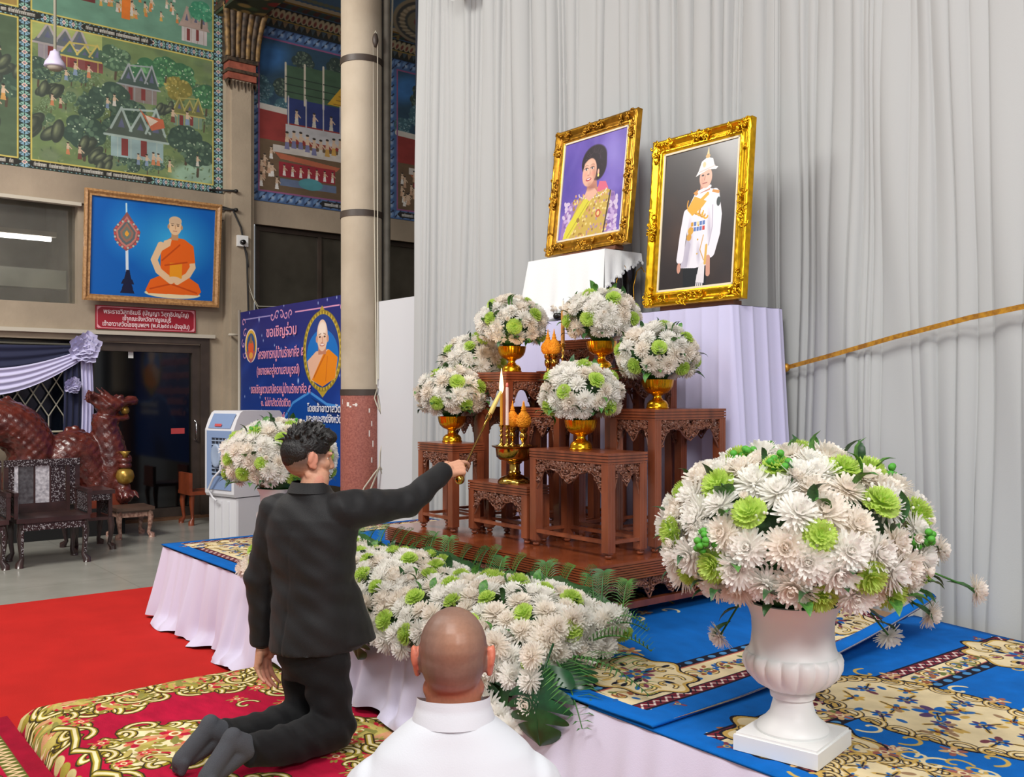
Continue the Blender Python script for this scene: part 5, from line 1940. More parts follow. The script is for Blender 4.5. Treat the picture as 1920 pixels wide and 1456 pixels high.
portrait('gold framed painting of a smiling woman in yellow sash on purple', -4.83, -4.065, 4.13, 2.47, 0.84, 0.115, 0.085, 0.03, M_oldgold, queen_canvas(), 3, 'woman_painting')
portrait('bright gold framed picture of a man in white uniform and plumed helmet', -3.825, -3.12, 4.02, 2.052, 0.965, 0.083, 0.082, 0.03, M_giltframe, king_canvas(), 5, 'uniform_painting')


def easel(label, xc, y, z, w, h, tilt):
    e = thing('easel', label, 'easel', (xc, y, z))
    m = mat('easel_wood', (112, 66, 42), 0.5, var=0.3) if 'easel_wood' not in bpy.data.materials else bpy.data.materials['easel_wood']
    MB().box(-w / 2, -0.05, 0.006, w / 2, 0.02, 0.028).build('ledge', m, e)
    for sx in (-1, 1):
        MB().tube([(sx * w * 0.42, 0.035, 0.0), (sx * w * 0.3, 0.035 + h * math.tan(tilt) + 0.01, h)], 0.012, 6).build('leg', m, e)
    MB().tube([(0, 0.2, 0.0), (0, 0.06 + h * math.tan(tilt), h * 0.8)], 0.012, 6).build('back_leg', m, e)
    return e


easel('small dark easel holding up the bright gold uniform portrait', -3.47, 4.085, KZ + 0.004, 0.52, 0.5, 0.09)
easel('small dark easel holding up the purple portrait of a woman', -4.42, 4.16, KZ + 0.004 + QH + 0.006, 0.5, 0.4, 0.12)
# ------------------------------------------------------------------ flowers
M_petal = mat('white_petal', (250, 249, 246), 0.7, col2=(246, 243, 236), scale=18)
M_petal2 = mat('cream_petal', (249, 245, 238), 0.7, col2=(243, 234, 222), scale=18)
M_green = mat('green_petal', (214, 234, 132), 0.65, col2=(194, 222, 100), scale=20)
M_leaf = mat('dark_leaf', (46, 92, 40), 0.45, col2=(28, 62, 30), scale=9)
M_leaf2 = mat('bright_leaf', (84, 136, 52), 0.5, col2=(50, 100, 38), scale=9)
M_btn = mat('green_button', (70, 150, 40), 0.6)
M_mons = mat('monstera_leaf', (22, 78, 38), 0.32, col2=(14, 56, 28), scale=6)
M_palm = mat('palm_leaf', (72, 124, 54), 0.45, col2=(36, 84, 40), scale=5)
for m_ in (M_petal, M_petal2, M_green):
    nt = m_.node_tree
    b_ = nt.nodes['Principled BSDF']
    tl = nt.nodes.new('ShaderNodeBsdfTranslucent')
    ms = nt.nodes.new('ShaderNodeMixShader')
    ms.inputs[0].default_value = 0.5
    nt.links.new(b_.inputs['Base Color'].links[0].from_socket, tl.inputs[0])
    nt.links.new(b_.outputs[0], ms.inputs[1])
    nt.links.new(tl.outputs[0], ms.inputs[2])
    nt.links.new(ms.outputs[0], nt.nodes['Material Output'].inputs[0])


def petal(mb, az, elev, L, wd, base, curl_, cup=0.25, tipw=0.5, n=3):
    """strip petal leaving the flower axis (+z)"""
    ca, sa = math.cos(az), math.sin(az)
    vs = []
    e = elev
    r, z = base[0], base[1]
    for i in range(n + 1):
        t = i / n
        w_ = wd * (0.55 + 0.9 * math.sin(PI * min(1, t * 0.75 + 0.12)) * (1 if t < 1 else tipw)) * 0.7
        for sg in (-1, 1):
            o = sg * w_ / 2
            vs.append((r * ca - o * sa, r * sa + o * ca, z + cup * w_ * 0.5))
        vs.append((r * ca, r * sa, z))
        r += math.cos(e) * L / n
        z += math.sin(e) * L / n
        e += curl_ / n
    fs = []
    for i in range(n):
        a = i * 3
        fs.append((a, a + 2, a + 5, a + 3))
        fs.append((a + 2, a + 1, a + 4, a + 5))
    mb.add(vs, fs)


def mum_mesh(seed, m):
    q = random.Random(seed)
    mb = MB()
    for cnt, el, L, curl_, base in ((22, -0.3, 0.86, 0.3, (0.12, 0.0)), (24, -0.02, 0.84, 0.4, (0.12, 0.03)), (22, 0.24, 0.76, 0.5, (0.11, 0.07)), (20, 0.5, 0.66, 0.65, (0.1, 0.11)), (16, 0.78, 0.54, 0.8, (0.08, 0.15)), (12, 1.06, 0.42, 0.9, (0.05, 0.19)), (7, 1.35, 0.3, 0.8, (0.03, 0.22))):
        off = q.uniform(0, 6)
        for k in range(cnt):
            petal(mb, off + 2 * PI * k / cnt + q.uniform(-0.1, 0.1), el + q.uniform(-0.14, 0.14), L * q.uniform(0.86, 1.1), 0.17, base, curl_ + q.uniform(-0.2, 0.2), 0.35)
    mb.lathe([(0.02, -0.3), (0.04, -0.08), (0.16, 0.0), (0.12, 0.1), (0.02, 0.2)], 7)
    return mb.mesh('chrysanthemum', m, True)


def carn_mesh(seed):
    q = random.Random(seed)
    mb = MB()
    for ring, cnt in ((0, 13), (1, 11), (2, 9), (3, 6), (4, 3)):
        el = 0.1 + 0.34 * ring
        R = 0.95 - 0.06 * ring
        for k in range(cnt):
            az = 2 * PI * (k + q.uniform(-0.2, 0.2)) / cnt + ring
            e = el + q.uniform(-0.15, 0.15)
            half = PI / cnt * 1.5
            vs = [(0, 0, 0.06 * ring)]
            nn = 7
            for i in range(nn):
                a = az - half + 2 * half * i / (nn - 1)
                for (rr_, zz) in ((0.6, 0), (R + (0.08 if i % 2 else -0.03), 0.1 if i % 2 else -0.05)):
                    x = rr_ * math.cos(e)
                    vs.append((x * math.cos(a), x * math.sin(a), rr_ * math.sin(e) * 0.85 + zz + 0.04 * ring))
            fs = []
            for i in range(nn - 1):
                a = 1 + 2 * i
                fs.append((0, a, a + 2))
                fs.append((a, a + 1, a + 3, a + 2))
            mb.add(vs, fs)
    mb.lathe([(0.03, -0.45), (0.16, -0.4), (0.2, -0.1), (0.3, 0.05), (0.05, 0.1)], 7)
    return mb.mesh('carnation', M_green, True, 60)


def spray_mesh(seed):
    q = random.Random(seed)
    mb = MB()
    for cnt, el, L, c_ in ((7, 0.5, 0.85, 0.9), (6, 0.9, 0.75, 0.9), (4, 1.2, 0.6, 0.6)):
        off = q.uniform(0, 6)
        for k in range(cnt):
            petal(mb, off + 2 * PI * k / cnt, el, L, 0.5, (0.06, 0), c_, 0.5, 0.9)
    mb.lathe([(0.03, -0.4), (0.1, -0.2), (0.16, 0), (0.05, 0.2)], 6)
    return mb.mesh('small_bloom', M_petal2, True)


def leaf_mesh(m, L=1.0, wd=0.45, bend=0.5):
    mb = MB()
    vs, fs = [], []
    n = 5
    for i in range(n + 1):
        t = i / n
        w_ = wd * math.sin(PI * min(0.985, t * 0.94 + 0.04)) * (1 - 0.35 * t)
        x = L * (t - 0.12 * bend * t * t)
        z = bend * 0.4 * math.sin(t * 2.4)
        vs += [(x, -w_ / 2, z + w_ * 0.18), (x, 0, z), (x, w_ / 2, z + w_ * 0.18)]
    for i in range(n):
        a = i * 3
        fs += [(a, a + 3, a + 4, a + 1), (a + 1, a + 4, a + 5, a + 2)]
    mb.add(vs, fs)
    return mb.mesh('leaf', m, True)


MUMS = [mum_mesh(k, M_petal if k % 3 else M_petal2) for k in range(5)]
CARNS = [carn_mesh(k) for k in range(3)]
SPRAYS = [spray_mesh(k) for k in range(2)]
LEAVES = [leaf_mesh(M_leaf), leaf_mesh(M_leaf2, 1, 0.5, 0.8), leaf_mesh(M_leaf, 1, 0.32, 1.0)]


def frame_to(n, spin):
    n = Vector(n).normalized()
    return n.to_track_quat('Z', 'Y').to_matrix().to_4x4() @ Matrix.Rotation(spin, 4, 'Z')


def place(name, me, parent, p, n, r, spin, q, tilt=0.25):
    n = Vector(n).normalized() + Vector((q.uniform(-tilt, tilt), q.uniform(-tilt, tilt), q.uniform(-tilt, tilt)))
    inst(name, me, parent, None, M=Matrix.Translation(Vector(p)) @ frame_to(n, spin) @ Matrix.Diagonal((r, r, r, 1)))


def scatter(n, sample, q, mind, taken, tries=60):
    out = []
    for _ in range(n):
        best, bd = None, -1
        for _ in range(tries):
            p, nn = sample()
            d = min([(p - t[0]).length - t[1] for t in taken], default=9)
            if d > bd:
                best, bd = (p, nn), d
        if bd < mind * 0.12:
            continue
        taken.append((best[0], mind * 0.5))
        out.append(best)
    return out


def bouquet(label, loc, rx, ry, rz, zlo, nm, nc, ns, nl, mr, cr_, group, seed, neck=0.0, breath=120, droop=0):
    q = random.Random(seed)
    t = thing('flower_arrangement', label, 'flowers', loc, 0, group)

    def sample(lo=zlo):
        while True:
            z = q.uniform(lo, 1)
            a = q.uniform(0, 2 * PI)
            s_ = math.sqrt(max(0, 1 - z * z))
            if lo < 0 and z < 0:
                s_ *= 1 - 0.25 * z * z
            n = Vector((s_ * math.cos(a) / rx, s_ * math.sin(a) / ry, z / rz))
            return Vector((rx * s_ * math.cos(a), ry * s_ * math.sin(a), rz * z)), n.normalized()
    core = MB()

    def fn(u, v):
        a = 2 * PI * u
        z = -0.75 + 1.7 * v
        s_ = math.sqrt(max(0.02, 1 - min(1, z * z) * 0.98))
        k = 0.72 + 0.1 * math.sin(a * 9 + v * 20) * math.sin(v * 23 + a * 4)
        return (rx * s_ * k * math.cos(a), ry * s_ * k * math.sin(a), rz * z * 0.72)
    core.grid(fn, 28, 16, closed=True)
    if neck:
        core.lathe([(rx * 0.2, -rz * 0.55 - neck), (rx * 0.3, -rz * 0.5 - neck * 0.5), (rx * 0.62, -rz * 0.42)], 14)
    core.build('foliage_mound', M_leaf, t, True)
    taken = []
    for p, n in scatter(int(nc * 1.35), sample, q, cr_ * 3.0, taken):
        place('carnation', q.choice(CARNS), t, p * 1.01, n, cr_ * q.uniform(0.88, 1.1), q.uniform(0, 6), q, 0.2)
    taken = [(a, cr_ * 0.95) for a, _ in taken]
    for p, n in scatter(int(nm * 1.5), sample, q, mr * 1.45, taken, 40):
        place('chrysanthemum', q.choice(MUMS), t, p * q.uniform(0.95, 1.03), n, mr * q.uniform(0.85, 1.12), q.uniform(0, 6), q)
    for k in range(ns):
        p, n = sample()
        place('small_bloom', q.choice(SPRAYS), t, p * q.uniform(1.02, 1.1), n, mr * q.uniform(0.3, 0.42), q.uniform(0, 6), q, 0.4)
    for k in range(int(nl * 1.5)):
        p, n = sample(zlo - 0.12) if k % 2 else sample(zlo - 0.1)
        if k % 3 == 0:
            a = q.uniform(0, 6.28)
            p = Vector((rx * 0.92 * math.cos(a), ry * 0.92 * math.sin(a), rz * (zlo - 0.08)))
            n = Vector((math.cos(a), math.sin(a), -0.5))
        L = mr * q.uniform(1.0, 1.7)
        ax = (n * q.uniform(0.5, 0.9) + Vector((q.uniform(-1, 1), q.uniform(-1, 1), q.uniform(-0.6, 0.7))) * 0.6).normalized()
        R = ax.to_track_quat('X', 'Z').to_matrix().to_4x4()
        inst('leaf', q.choice(LEAVES), t, None, M=Matrix.Translation(p * 0.98) @ R @ Matrix.Diagonal((L, L, L, 1)))
    if neck > 0.1:
        for k in range(6):
            p, n = sample(0.1)
            m_ = MB()
            for i in range(16):
                o = Vector((q.gauss(0, 1), q.gauss(0, 1), q.gauss(0, 1))).normalized() * 0.035 * q.random() ** 0.5
                m_.ell(p * 1.03 + o + n * 0.01, (0.011, 0.011, 0.01), 8, 6)
            tag(m_.build('green_button_cluster', M_btn, t, True), None, None, None, 'stuff')
        for (dx, dz, L) in () if seed != 40 else ((1.0, -0.25, 0.5), (0.9, -0.5, 0.42), (0.75, -0.75, 0.42), (1.0, -0.05, 0.4), (-0.9, 0.2, 0.36), (-0.6, -0.8, 0.36)):
            d = (RGT * dx + FWD * q.uniform(-0.5, 0.1) + Vector((0, 0, dz))).normalized()
            e = d * L
            MB().tube([d * 0.2, d * (L * 0.7) + Vector((0, 0, 0.02)), e], [0.004, 0.003, 0.003], 5).build('stem', M_leaf2, t, True)
            place('chrysanthemum', q.choice(MUMS), t, e, d, mr * 0.72, 0, q)
            for j in (0.7, 0.85):
                R = (d + Vector((q.uniform(-0.6, 0.6), q.uniform(-0.6, 0.6), -0.3))).normalized().to_track_quat('X', 'Z').to_matrix().to_4x4()
                inst('leaf', LEAVES[0], t, None, M=Matrix.Translation(e * j) @ R @ Matrix.Diagonal((0.09, 0.09, 0.09, 1)))
    bb = MB()
    for k in range(breath):
        p, n = sample()
        p = p * q.uniform(1.0, 1.09)
        s_ = 0.0035 + 0.003 * q.random()
        bb.ell(p, (s_, s_, s_), 5, 3)
    if breath:
        tag(bb.build('baby_breath', M_petal, t, True), None, None, None, 'stuff')
    return t


# ---- white urns on the stage
def urn(label, loc, rotz):
    t = thing('urn', label, 'urn', loc, rotz, 'white urns on the stage')
    m = bpy.data.materials.get('white_urn') or mat('white_urn', (236, 236, 234), 0.45, var=0.04, scale=5)
    mb = MB()
    s = 0.128
    mb.prism([(-s, -s), (s, -s), (s, s), (-s, s)], 0.0, 0.045)
    mb.prism([(-s + 0.006, -s + 0.006), (s - 0.006, -s + 0.006), (s - 0.006, s - 0.006), (-s + 0.006, s - 0.006)], 0.045, 0.052)
    mb.build('plinth', m, t)
    MB().lathe([(0.1, 0.05), (0.104, 0.06), (0.1, 0.072), (0.082, 0.085), (0.066, 0.105), (0.058, 0.135), (0.055, 0.15), (0.064, 0.153), (0.066, 0.168), (0.06, 0.175), (0.05, 0.18)], 40).build('foot', m, t, True, sharp=40)
    prof = [(0.045, 0.176), (0.075, 0.178), (0.108, 0.196), (0.132, 0.22), (0.144, 0.245), (0.146, 0.265), (0.14, 0.28), (0.132, 0.285)]
    MB().lathe(prof, 144, flute=lambda i, th: 1 - (0.055 * (1 - abs(math.sin(th * 9)) ** 0.6) if 1 <= i <= 6 else 0)).build('lobed_bowl', m, t, True, sharp=60)
    MB().lathe([(0.132, 0.283), (0.128, 0.288), (0.121, 0.31), (0.118, 0.345), (0.12, 0.385), (0.128, 0.41), (0.138, 0.425), (0.14, 0.435), (0.128, 0.436), (0.116, 0.42), (0.112, 0.35)], 48).build('body', m, t, True, sharp=50)
    return t


UR = (-1.69, 2.40, ST + 0.006)
urn('white urn with lobed bowl on square foot at the right stage end', UR, math.radians(12))
bouquet('huge dome of white and green flowers in the near white urn', (UR[0], UR[1], 1.125), 0.36, 0.36, 0.25, -0.42, 96, 24, 34, 60, 0.067, 0.05, 'urn bouquets', 40, 0.12, 420)
UL = (-5.72, 2.62, ST + 0.018)
urn('white urn hidden behind the kneeling man, far stage end', UL, math.radians(12))
bouquet('white and green flower dome beside the air cooler, behind the kneeling man', (UL[0], UL[1], 1.125), 0.34, 0.34, 0.24, -0.42, 84, 20, 30, 44, 0.066, 0.048, 'urn bouquets', 45, 0.12, 300)


# ---- gold footed bowls with flowers on the altar
def gold_bowl(label, loc):
    t = thing('gold_bowl', label, 'bowl', loc, 0, 'gold footed bowls on the altar')
    MB().lathe([(0.056, 0), (0.058, 0.006), (0.054, 0.012), (0.055, 0.02), (0.048, 0.034), (0.038, 0.043), (0.028, 0.046), (0.024, 0.05)], 32).build('foot', M_gold, t, True, sharp=50)
    MB().lathe([(0.022, 0.046), (0.027, 0.05), (0.021, 0.056), (0.021, 0.066), (0.028, 0.07), (0.03, 0.074)], 24).build('stem', M_gold, t, True, sharp=60)
    MB().lathe([(0.026, 0.071), (0.05, 0.08), (0.068, 0.096), (0.077, 0.115), (0.08, 0.132), (0.083, 0.147), (0.079, 0.147), (0.072, 0.12), (0.05, 0.09), (0.01, 0.08)], 96,
               flute=lambda i, th: 1 - (0.03 * abs(math.sin(th * 12)) ** 3 if 1 <= i <= 4 else 0)).build('bowl', M_gold, t, True, sharp=60)
    return t


BOWLS = [
    (-4.48, 3.11, 1.28, 'on the front left table beside the raised hand'),
    (-4.6, 3.36, 1.48, 'second up on the left, leaning over the front one'),
    (-4.245, 3.36, 1.678, 'upper left, above the candle flame'),
    (-3.685, 3.53, 1.688, 'topmost on the right, under the lace cloth'),
    (-3.29, 3.54, 1.48, 'on the right deep table before the pleated cloth'),
    (-3.455, 3.17, 1.28, 'on the wide front table nearest the camera'),
]
for i, (x, y, z, where) in enumerate(BOWLS):
    gold_bowl('gold footed bowl ' + where, (x, y, z))
    bouquet('white and green flower ball ' + where, (x, y, z + 0.265), 0.185, 0.185, 0.145, -0.5, 34, 8, 16, 26, 0.053, 0.043, 'flower balls in the gold bowls', 60 + i, 0.06, 110)


# ---- brass offering trays, candlesticks, candles, marigold buds
def tray(label, loc, m, r=0.1, h=0.205):
    t = thing('offering_tray', label, 'tray', loc, 0, 'footed offering trays')
    S_ = Matrix.Diagonal((1.2, 1.2, 1, 1))
    MB().lathe([(0.074, 0), (0.076, 0.006), (0.07, 0.02), (0.056, 0.034), (0.036, 0.042), (0.026, 0.048), (0.03, 0.056), (0.024, 0.064), (0.024, 0.1), (0.032, 0.106), (0.034, 0.114)], 40, S_).build('foot', m, t, True, sharp=50)
    MB().lathe([(0.03, 0.112), (0.066, 0.124), (0.08, 0.14), (0.084, h - 0.02), (0.1, h - 0.012), (0.102, h - 0.006), (0.084, h - 0.006), (0.08, h - 0.012), (0.06, h - 0.018), (0.01, h - 0.018)], 48, S_).build('bowl', m, t, True, sharp=50)
    return t


def candlestick(label, loc, m, h=0.115):
    t = thing('candlestick', label, 'candlestick', loc, 0, 'brass candlesticks')
    k = h / 0.115
    MB().lathe([(0.022, 0), (0.022, 0.004 * k), (0.012, 0.012 * k), (0.007, 0.022 * k), (0.011, 0.03 * k), (0.007, 0.036 * k), (0.006, 0.05 * k), (0.011, 0.056 * k), (0.006, 0.062 * k), (0.006, 0.075 * k), (0.01, 0.081 * k), (0.006, 0.087 * k), (0.008, 0.1 * k), (0.014, 0.108 * k), (0.015, 0.113 * k), (0.009, 0.115 * k)], 16).build('stem', m, t, True, sharp=60)
    return t


def bud(label, loc, m, s=1.0, stand=0.1):
    t = thing('marigold_bud', label, 'offering', loc, 0, 'orange marigold bud offerings')
    MB().lathe([(0.024, 0), (0.024, 0.004), (0.01, 0.012), (0.009, 0.03), (0.016, 0.04), (0.02, 0.055), (0.018, 0.07), (0.012, 0.074), (0.02, 0.084), (0.022, stand)], 18).build('brass_stand', m, t, True, sharp=60)
    mb = MB().lathe([(0.01, stand - 0.002), (0.03, stand + 0.008), (0.037, stand + 0.028), (0.035, stand + 0.045), (0.026, stand + 0.065), (0.015, stand + 0.082), (0.009, stand + 0.092)], 22)
    q = random.Random(int(loc[0] * 1000))
    for i in range(170):
        a = q.uniform(0, 6.28)
        z = q.uniform(0, 1)
        r = 0.038 * math.sin(PI * (0.18 + 0.78 * z)) ** 0.8 * (1.05 - 0.25 * z)
        mb.ell((r * math.cos(a), r * math.sin(a), stand + 0.006 + 0.08 * z), (0.0045, 0.0045, 0.0045), 5, 3)
    mb.build('bud', mat('marigold_orange', (224, 142, 14), 0.8) if 'marigold_orange' not in bpy.data.materials else bpy.data.materials['marigold_orange'], t, True)
    MB().lathe([(0.012, stand + 0.088), (0.013, stand + 0.096), (0.008, stand + 0.1), (0.01, stand + 0.108), (0.006, stand + 0.113), (0.003, stand + 0.13), (0.001, stand + 0.142)], 12).build('tip', bpy.data.materials['marigold_orange'], t, True)
    return t


def candle(label, loc, r, h, m, tipm=None, rot=None):
    t = thing('candle', label, 'candle', loc, 0)
    MB().lathe([(r * 1.02, 0), (r, h * 0.1), (r * 0.95, h * 0.9), (r * 0.9, h), (r * 0.3, h + 0.003)], 12).build('wax', m, t, True, sharp=50)
    wx_ = t.children[0] if t.children else t
    MB().tube([(0, 0, h), (0.001, 0, h + 0.008), (0.003, 0.001, h + 0.014)], 0.0012, 5).build('wick', M_dark, wx_)
    if tipm:
        MB().ell((0, 0, h + 0.012), (r * 0.8, r * 0.8, 0.014), 8, 6).build('red_tip', tipm, t, True)
    return t


TX, TY = -3.93, 3.13
tray('polished brass footed tray holding two candles and two orange buds', (TX, TY, 1.084), M_brass)
tray_top = 1.084 + 0.205 - 0.012
M_wax = mat('pale_wax', (232, 206, 196), 0.5)
M_waxy = mat('yellow_wax', (226, 160, 40), 0.45)
M_redtip = mat('pink_tip', (232, 120, 110), 0.5)
CB = []
for nm, dx, dy in (('lit', -0.07, -0.034), ('unlit', -0.01, -0.042)):
    CB.append((TX + dx, TY + dy))
candlestick('brass candlestick under the burning orange candle', (CB[0][0], CB[0][1], tray_top), M_brass)
candlestick('brass candlestick under the pale unlit candle', (CB[1][0], CB[1][1], tray_top), M_brass)
candle('slim orange candle with white foot burning in the brass tray', (CB[0][0], CB[0][1], tray_top + 0.112), 0.0075, 0.165, M_waxy)
candle('pale pink unlit candle beside the burning one in brass tray', (CB[1][0], CB[1][1], tray_top + 0.112), 0.0085, 0.2, M_wax, M_redtip)
bud('orange marigold bud half hidden behind the two tray candles', (TX - 0.055, TY + 0.03, tray_top), M_brass)
bud('orange marigold bud at the near right rim of the brass tray', (TX + 0.055, TY + 0.014, tray_top), M_brass)
bud('orange marigold bud close behind the right rim one on brass tray', (TX + 0.008, TY + 0.058, tray_top), M_brass)
SX, SY = -3.945, 3.45
tray('copper coloured footed tray half hidden by the nearest flower ball', (SX, SY, 1.48), M_copper)
st = 1.48 + 0.205 - 0.012
bud('left one of the two orange buds on the copper tray', (SX - 0.062, SY - 0.022, st), M_brass)
bud('right one of the two orange buds on the copper tray', (SX - 0.012, SY - 0.02, st), M_brass)
candlestick('thin brass candlestick at the right of the copper tray', (SX + 0.055, SY - 0.015, st), M_brass, 0.16)
candle('thick golden brown candle stub above the copper tray', (SX + 0.055, SY - 0.015, st + 0.158), 0.011, 0.18, mat('amber_wax', (190, 132, 60), 0.4))
candlestick('thin brass candlestick behind the two buds of the copper tray', (SX - 0.005, SY + 0.04, st), M_brass, 0.15)
candle('tall thin white candle rising behind the copper tray buds', (SX - 0.005, SY + 0.04, st + 0.148), 0.007, 0.25, mat('white_wax', (238, 230, 220), 0.5))
# small black bowl with white flowers on the pleated table
bw = thing('black_bowl', 'small black bowl with white blossoms beside the lace pedestal', 'bowl', (-4.56, 3.995, KZ + 0.004))
MB().lathe([(0.02, 0), (0.034, 0.01), (0.04, 0.03), (0.034, 0.046), (0.03, 0.046), (0.02, 0.02)], 20).build('bowl', M_black, bw, True)
q = random.Random(5)
for k in range(12):
    a = q.uniform(0, 6.28)
    place('small_bloom', SPRAYS[k % 2], bw, (0.05 * math.cos(a), 0.03 * math.sin(a), 0.062 + q.uniform(0, 0.03)), (math.cos(a), math.sin(a), 1.2), 0.022, a, q)

# ---- long flower bed along the stage front
fb = thing('flower_bed', 'long bank of white chrysanthemums and green carnations along the stage front', 'flowers', (0, 0, ST + 0.014))
q = random.Random(99)
FX0, FX1 = -5.05, -2.65


def fbed(u, v):
    """u along, v 0 = back top .. 1 = front low edge"""
    x = FX0 + (FX1 - FX0) * u
    e = max(0, 1 - (1 - u) * (FX1 - FX0) / 0.2)
    top = 0.235 + 0.02 * math.sin(u * 17) - 0.06 * e * e
    if v < 0.45:
        y = 2.66 - 0.26 * (v / 0.45)
        z = top - 0.05 * (1 - v / 0.45) ** 2
    else:
        t = (v - 0.45) / 0.55
        y = 2.4 - 0.32 * math.sin(t * PI / 2)
        z = top * (1 - 0.15 * t) - 0.2 * t * t
    # hangs deeper at the right end
    if u > 0.72 and v > 0.6:
        z -= 0.1 * ((u - 0.72) / 0.28) * ((v - 0.6) / 0.4)
    return Vector((x, y, z))


def fnorm(u, v):
    a = fbed(min(1, u + 0.02), v) - fbed(max(0, u - 0.02), v)
    b = fbed(u, min(1, v + 0.03)) - fbed(u, max(0, v - 0.03))
    n = b.cross(a)
    n.normalize()
    if n.z < 0 and v < 0.6 or n.y > 0.3:
        n = -n
    if u > 0.97:
        n = (n + Vector((1.2, 0, 0))).normalized()
    return n


def fsample():
    u, v = q.random(), q.random()
    return fbed(u, v), fnorm(u, v)


core = MB()
core.grid(lambda u, v: fbed(0.01 + u * 0.985, v) - fnorm(u, v) * (0.05 + 0.012 * math.sin(u * 90) * math.sin(v * 17)), 90, 14)
core.grid(lambda u, v: (FX0 + 0.02 + (FX1 - FX0 - 0.05) * u, 2.27 + 0.36 * v, 0.005 + 0.001 * u), 20, 2)
core.grid(lambda u, v: (FX1 - 0.05 - 0.01 * math.sin(v * 9), 2.25 + 0.38 * u, 0.004 + 0.17 * v), 8, 6)
core.grid(lambda u, v: (FX0 + 0.03 + (FX1 - FX0 - 0.07) * u, 2.63, 0.004 + 0.17 * v), 20, 4)
core.build('foliage_mound', M_leaf, fb, True)
taken = []
for p, n in scatter(64, fsample, q, 0.13, taken, 40):
    if p.z > 0.02:
        place('carnation', q.choice(CARNS), fb, p + n * 0.012, n, 0.046 * q.uniform(0.85, 1.1), q.uniform(0, 6), q, 0.3)
taken = [(a, 0.045) for a, _ in taken]
for p, n in scatter(270, fsample, q, 0.08, taken, 30):
    place('chrysanthemum', q.choice(MUMS), fb, p, n, 0.059 * q.uniform(0.85, 1.12), q.uniform(0, 6), q, 0.3)
# end face towards the camera's right
for k in range(16):
    y, z = q.uniform(2.2, 2.62), q.uniform(0.02, 0.2)
    place('chrysanthemum', q.choice(MUMS), fb, (FX1 + 0.01, y, z), (1, -0.4, 0.4), 0.06, q.uniform(0, 6), q, 0.3)
for k in range(110):
    p, n = fsample()
    ax = (n * 0.6 + Vector((q.uniform(-1, 1), q.uniform(-1, 1), q.uniform(-0.5, 0.8)))).normalized()
    L = q.uniform(0.05, 0.1)
    inst('leaf', q.choice(LEAVES), fb, None, M=Matrix.Translation(p - n * 0.01) @ ax.to_track_quat('X', 'Z').to_matrix().to_4x4() @ Matrix.Diagonal((L, L, L, 1)))


def monstera(seed):
    """heart shaped leaf slit between its lobes, blade along +x"""
    mb = MB()
    qq = random.Random(seed)

    def half(t):
        return 0.5 * math.sin(PI * min(1, t * 0.8 + 0.2)) ** 0.6

    def pt(t, s_, sg):
        y = half(t) * s_
        return Vector((t + 0.2 * s_ * s_ * (0.9 - t) - 0.16 * (s_ ** 1.5) * max(0, 0.35 - t) * 2.4, sg * y, 0.1 * s_ - 0.2 * s_ * s_ + 0.14 * math.sin(t * 2.6) - 0.26 * t * t))
    slits = [0.24, 0.4, 0.56, 0.72]
    edges = [0.0] + slits + [1.0]
    for sg in (-1, 1):
        for k in range(len(edges) - 1):
            t0, t1 = edges[k], edges[k + 1]
            vs, fs = [], []
            nr, nc = 6, 5
            for i in range(nr + 1):
                s_ = i / nr
                gap = 0.04 * max(0, (s_ - 0.38) / 0.62) if True else 0
                a0 = t0 + (gap if k > 0 else 0)
                a1 = t1 - (gap if k < len(edges) - 2 else 0)
                for j in range(nc + 1):
                    f = j / nc
                    sc = s_ * (1 - 0.1 * (2 * f - 1) ** 2 * (s_ > 0.9))
                    vs.append(pt(a0 + (a1 - a0) * f, sc, sg))
            for i in range(nr):
                for j in range(nc):
                    x = i * (nc + 1) + j
                    f = (x, x + 1, x + nc + 2, x + nc + 1)
                    fs.append(f if sg > 0 else f[::-1])
            mb.add(vs, fs)
    mid = lambda t: Vector((t, 0, 0.14 * math.sin(t * 2.6) - 0.26 * t * t))
    mb.tube([mid(t) + Vector((0, 0, 0.006)) for t in (-0.3, 0, 0.25, 0.5, 0.75, 0.98)], [0.016, 0.016, 0.012, 0.009, 0.006, 0.003], 5)
    return mb.mesh('monstera_leaf', M_mons, True)


MON = [monstera(1), monstera(2)]


def big_leaf(p, direction, upv, L, k):
    x = Vector(direction).normalized()
    z = Vector(upv)
    z = (z - x * z.dot(x)).normalized()
    y = z.cross(x)
    R = Matrix((x, y, z)).transposed().to_4x4()
    inst('monstera_leaf', MON[k % 2], fb, None, M=Matrix.Translation(Vector(p)) @ R @ Matrix.Diagonal((L, L, L, 1)))


for p, d, u, L in (((-2.56, 2.18, 0.08), (0.2, -0.42, -1.1), (0.35, -1, 0.5), 0.27), ((-2.84, 2.14, 0.08), (-0.1, -0.3, -0.9), (0.2, -1, 0.4), 0.22), ((-2.84, 2.2, 0.0), (0.05, -0.5, -0.8), (0.1, -1, 0.5), 0.2),
                   ((-3.98, 2.16, 0.05), (-0.5, -0.3, -0.7), (-0.2, -1, 0.5), 0.2), ((-3.78, 2.16, 0.04), (0.0, -0.4, -0.9), (0.1, -1, 0.4), 0.2), ((-2.62, 2.3, 0.05), (0.7, -0.3, -0.25), (0.1, -0.5, 1), 0.22), ((-4.5, 2.16, 0.05), (0.2, -0.4, -0.8), (0, -1, 0.4), 0.19)):
    big_leaf(p, d, u, L, q.randint(0, 1))


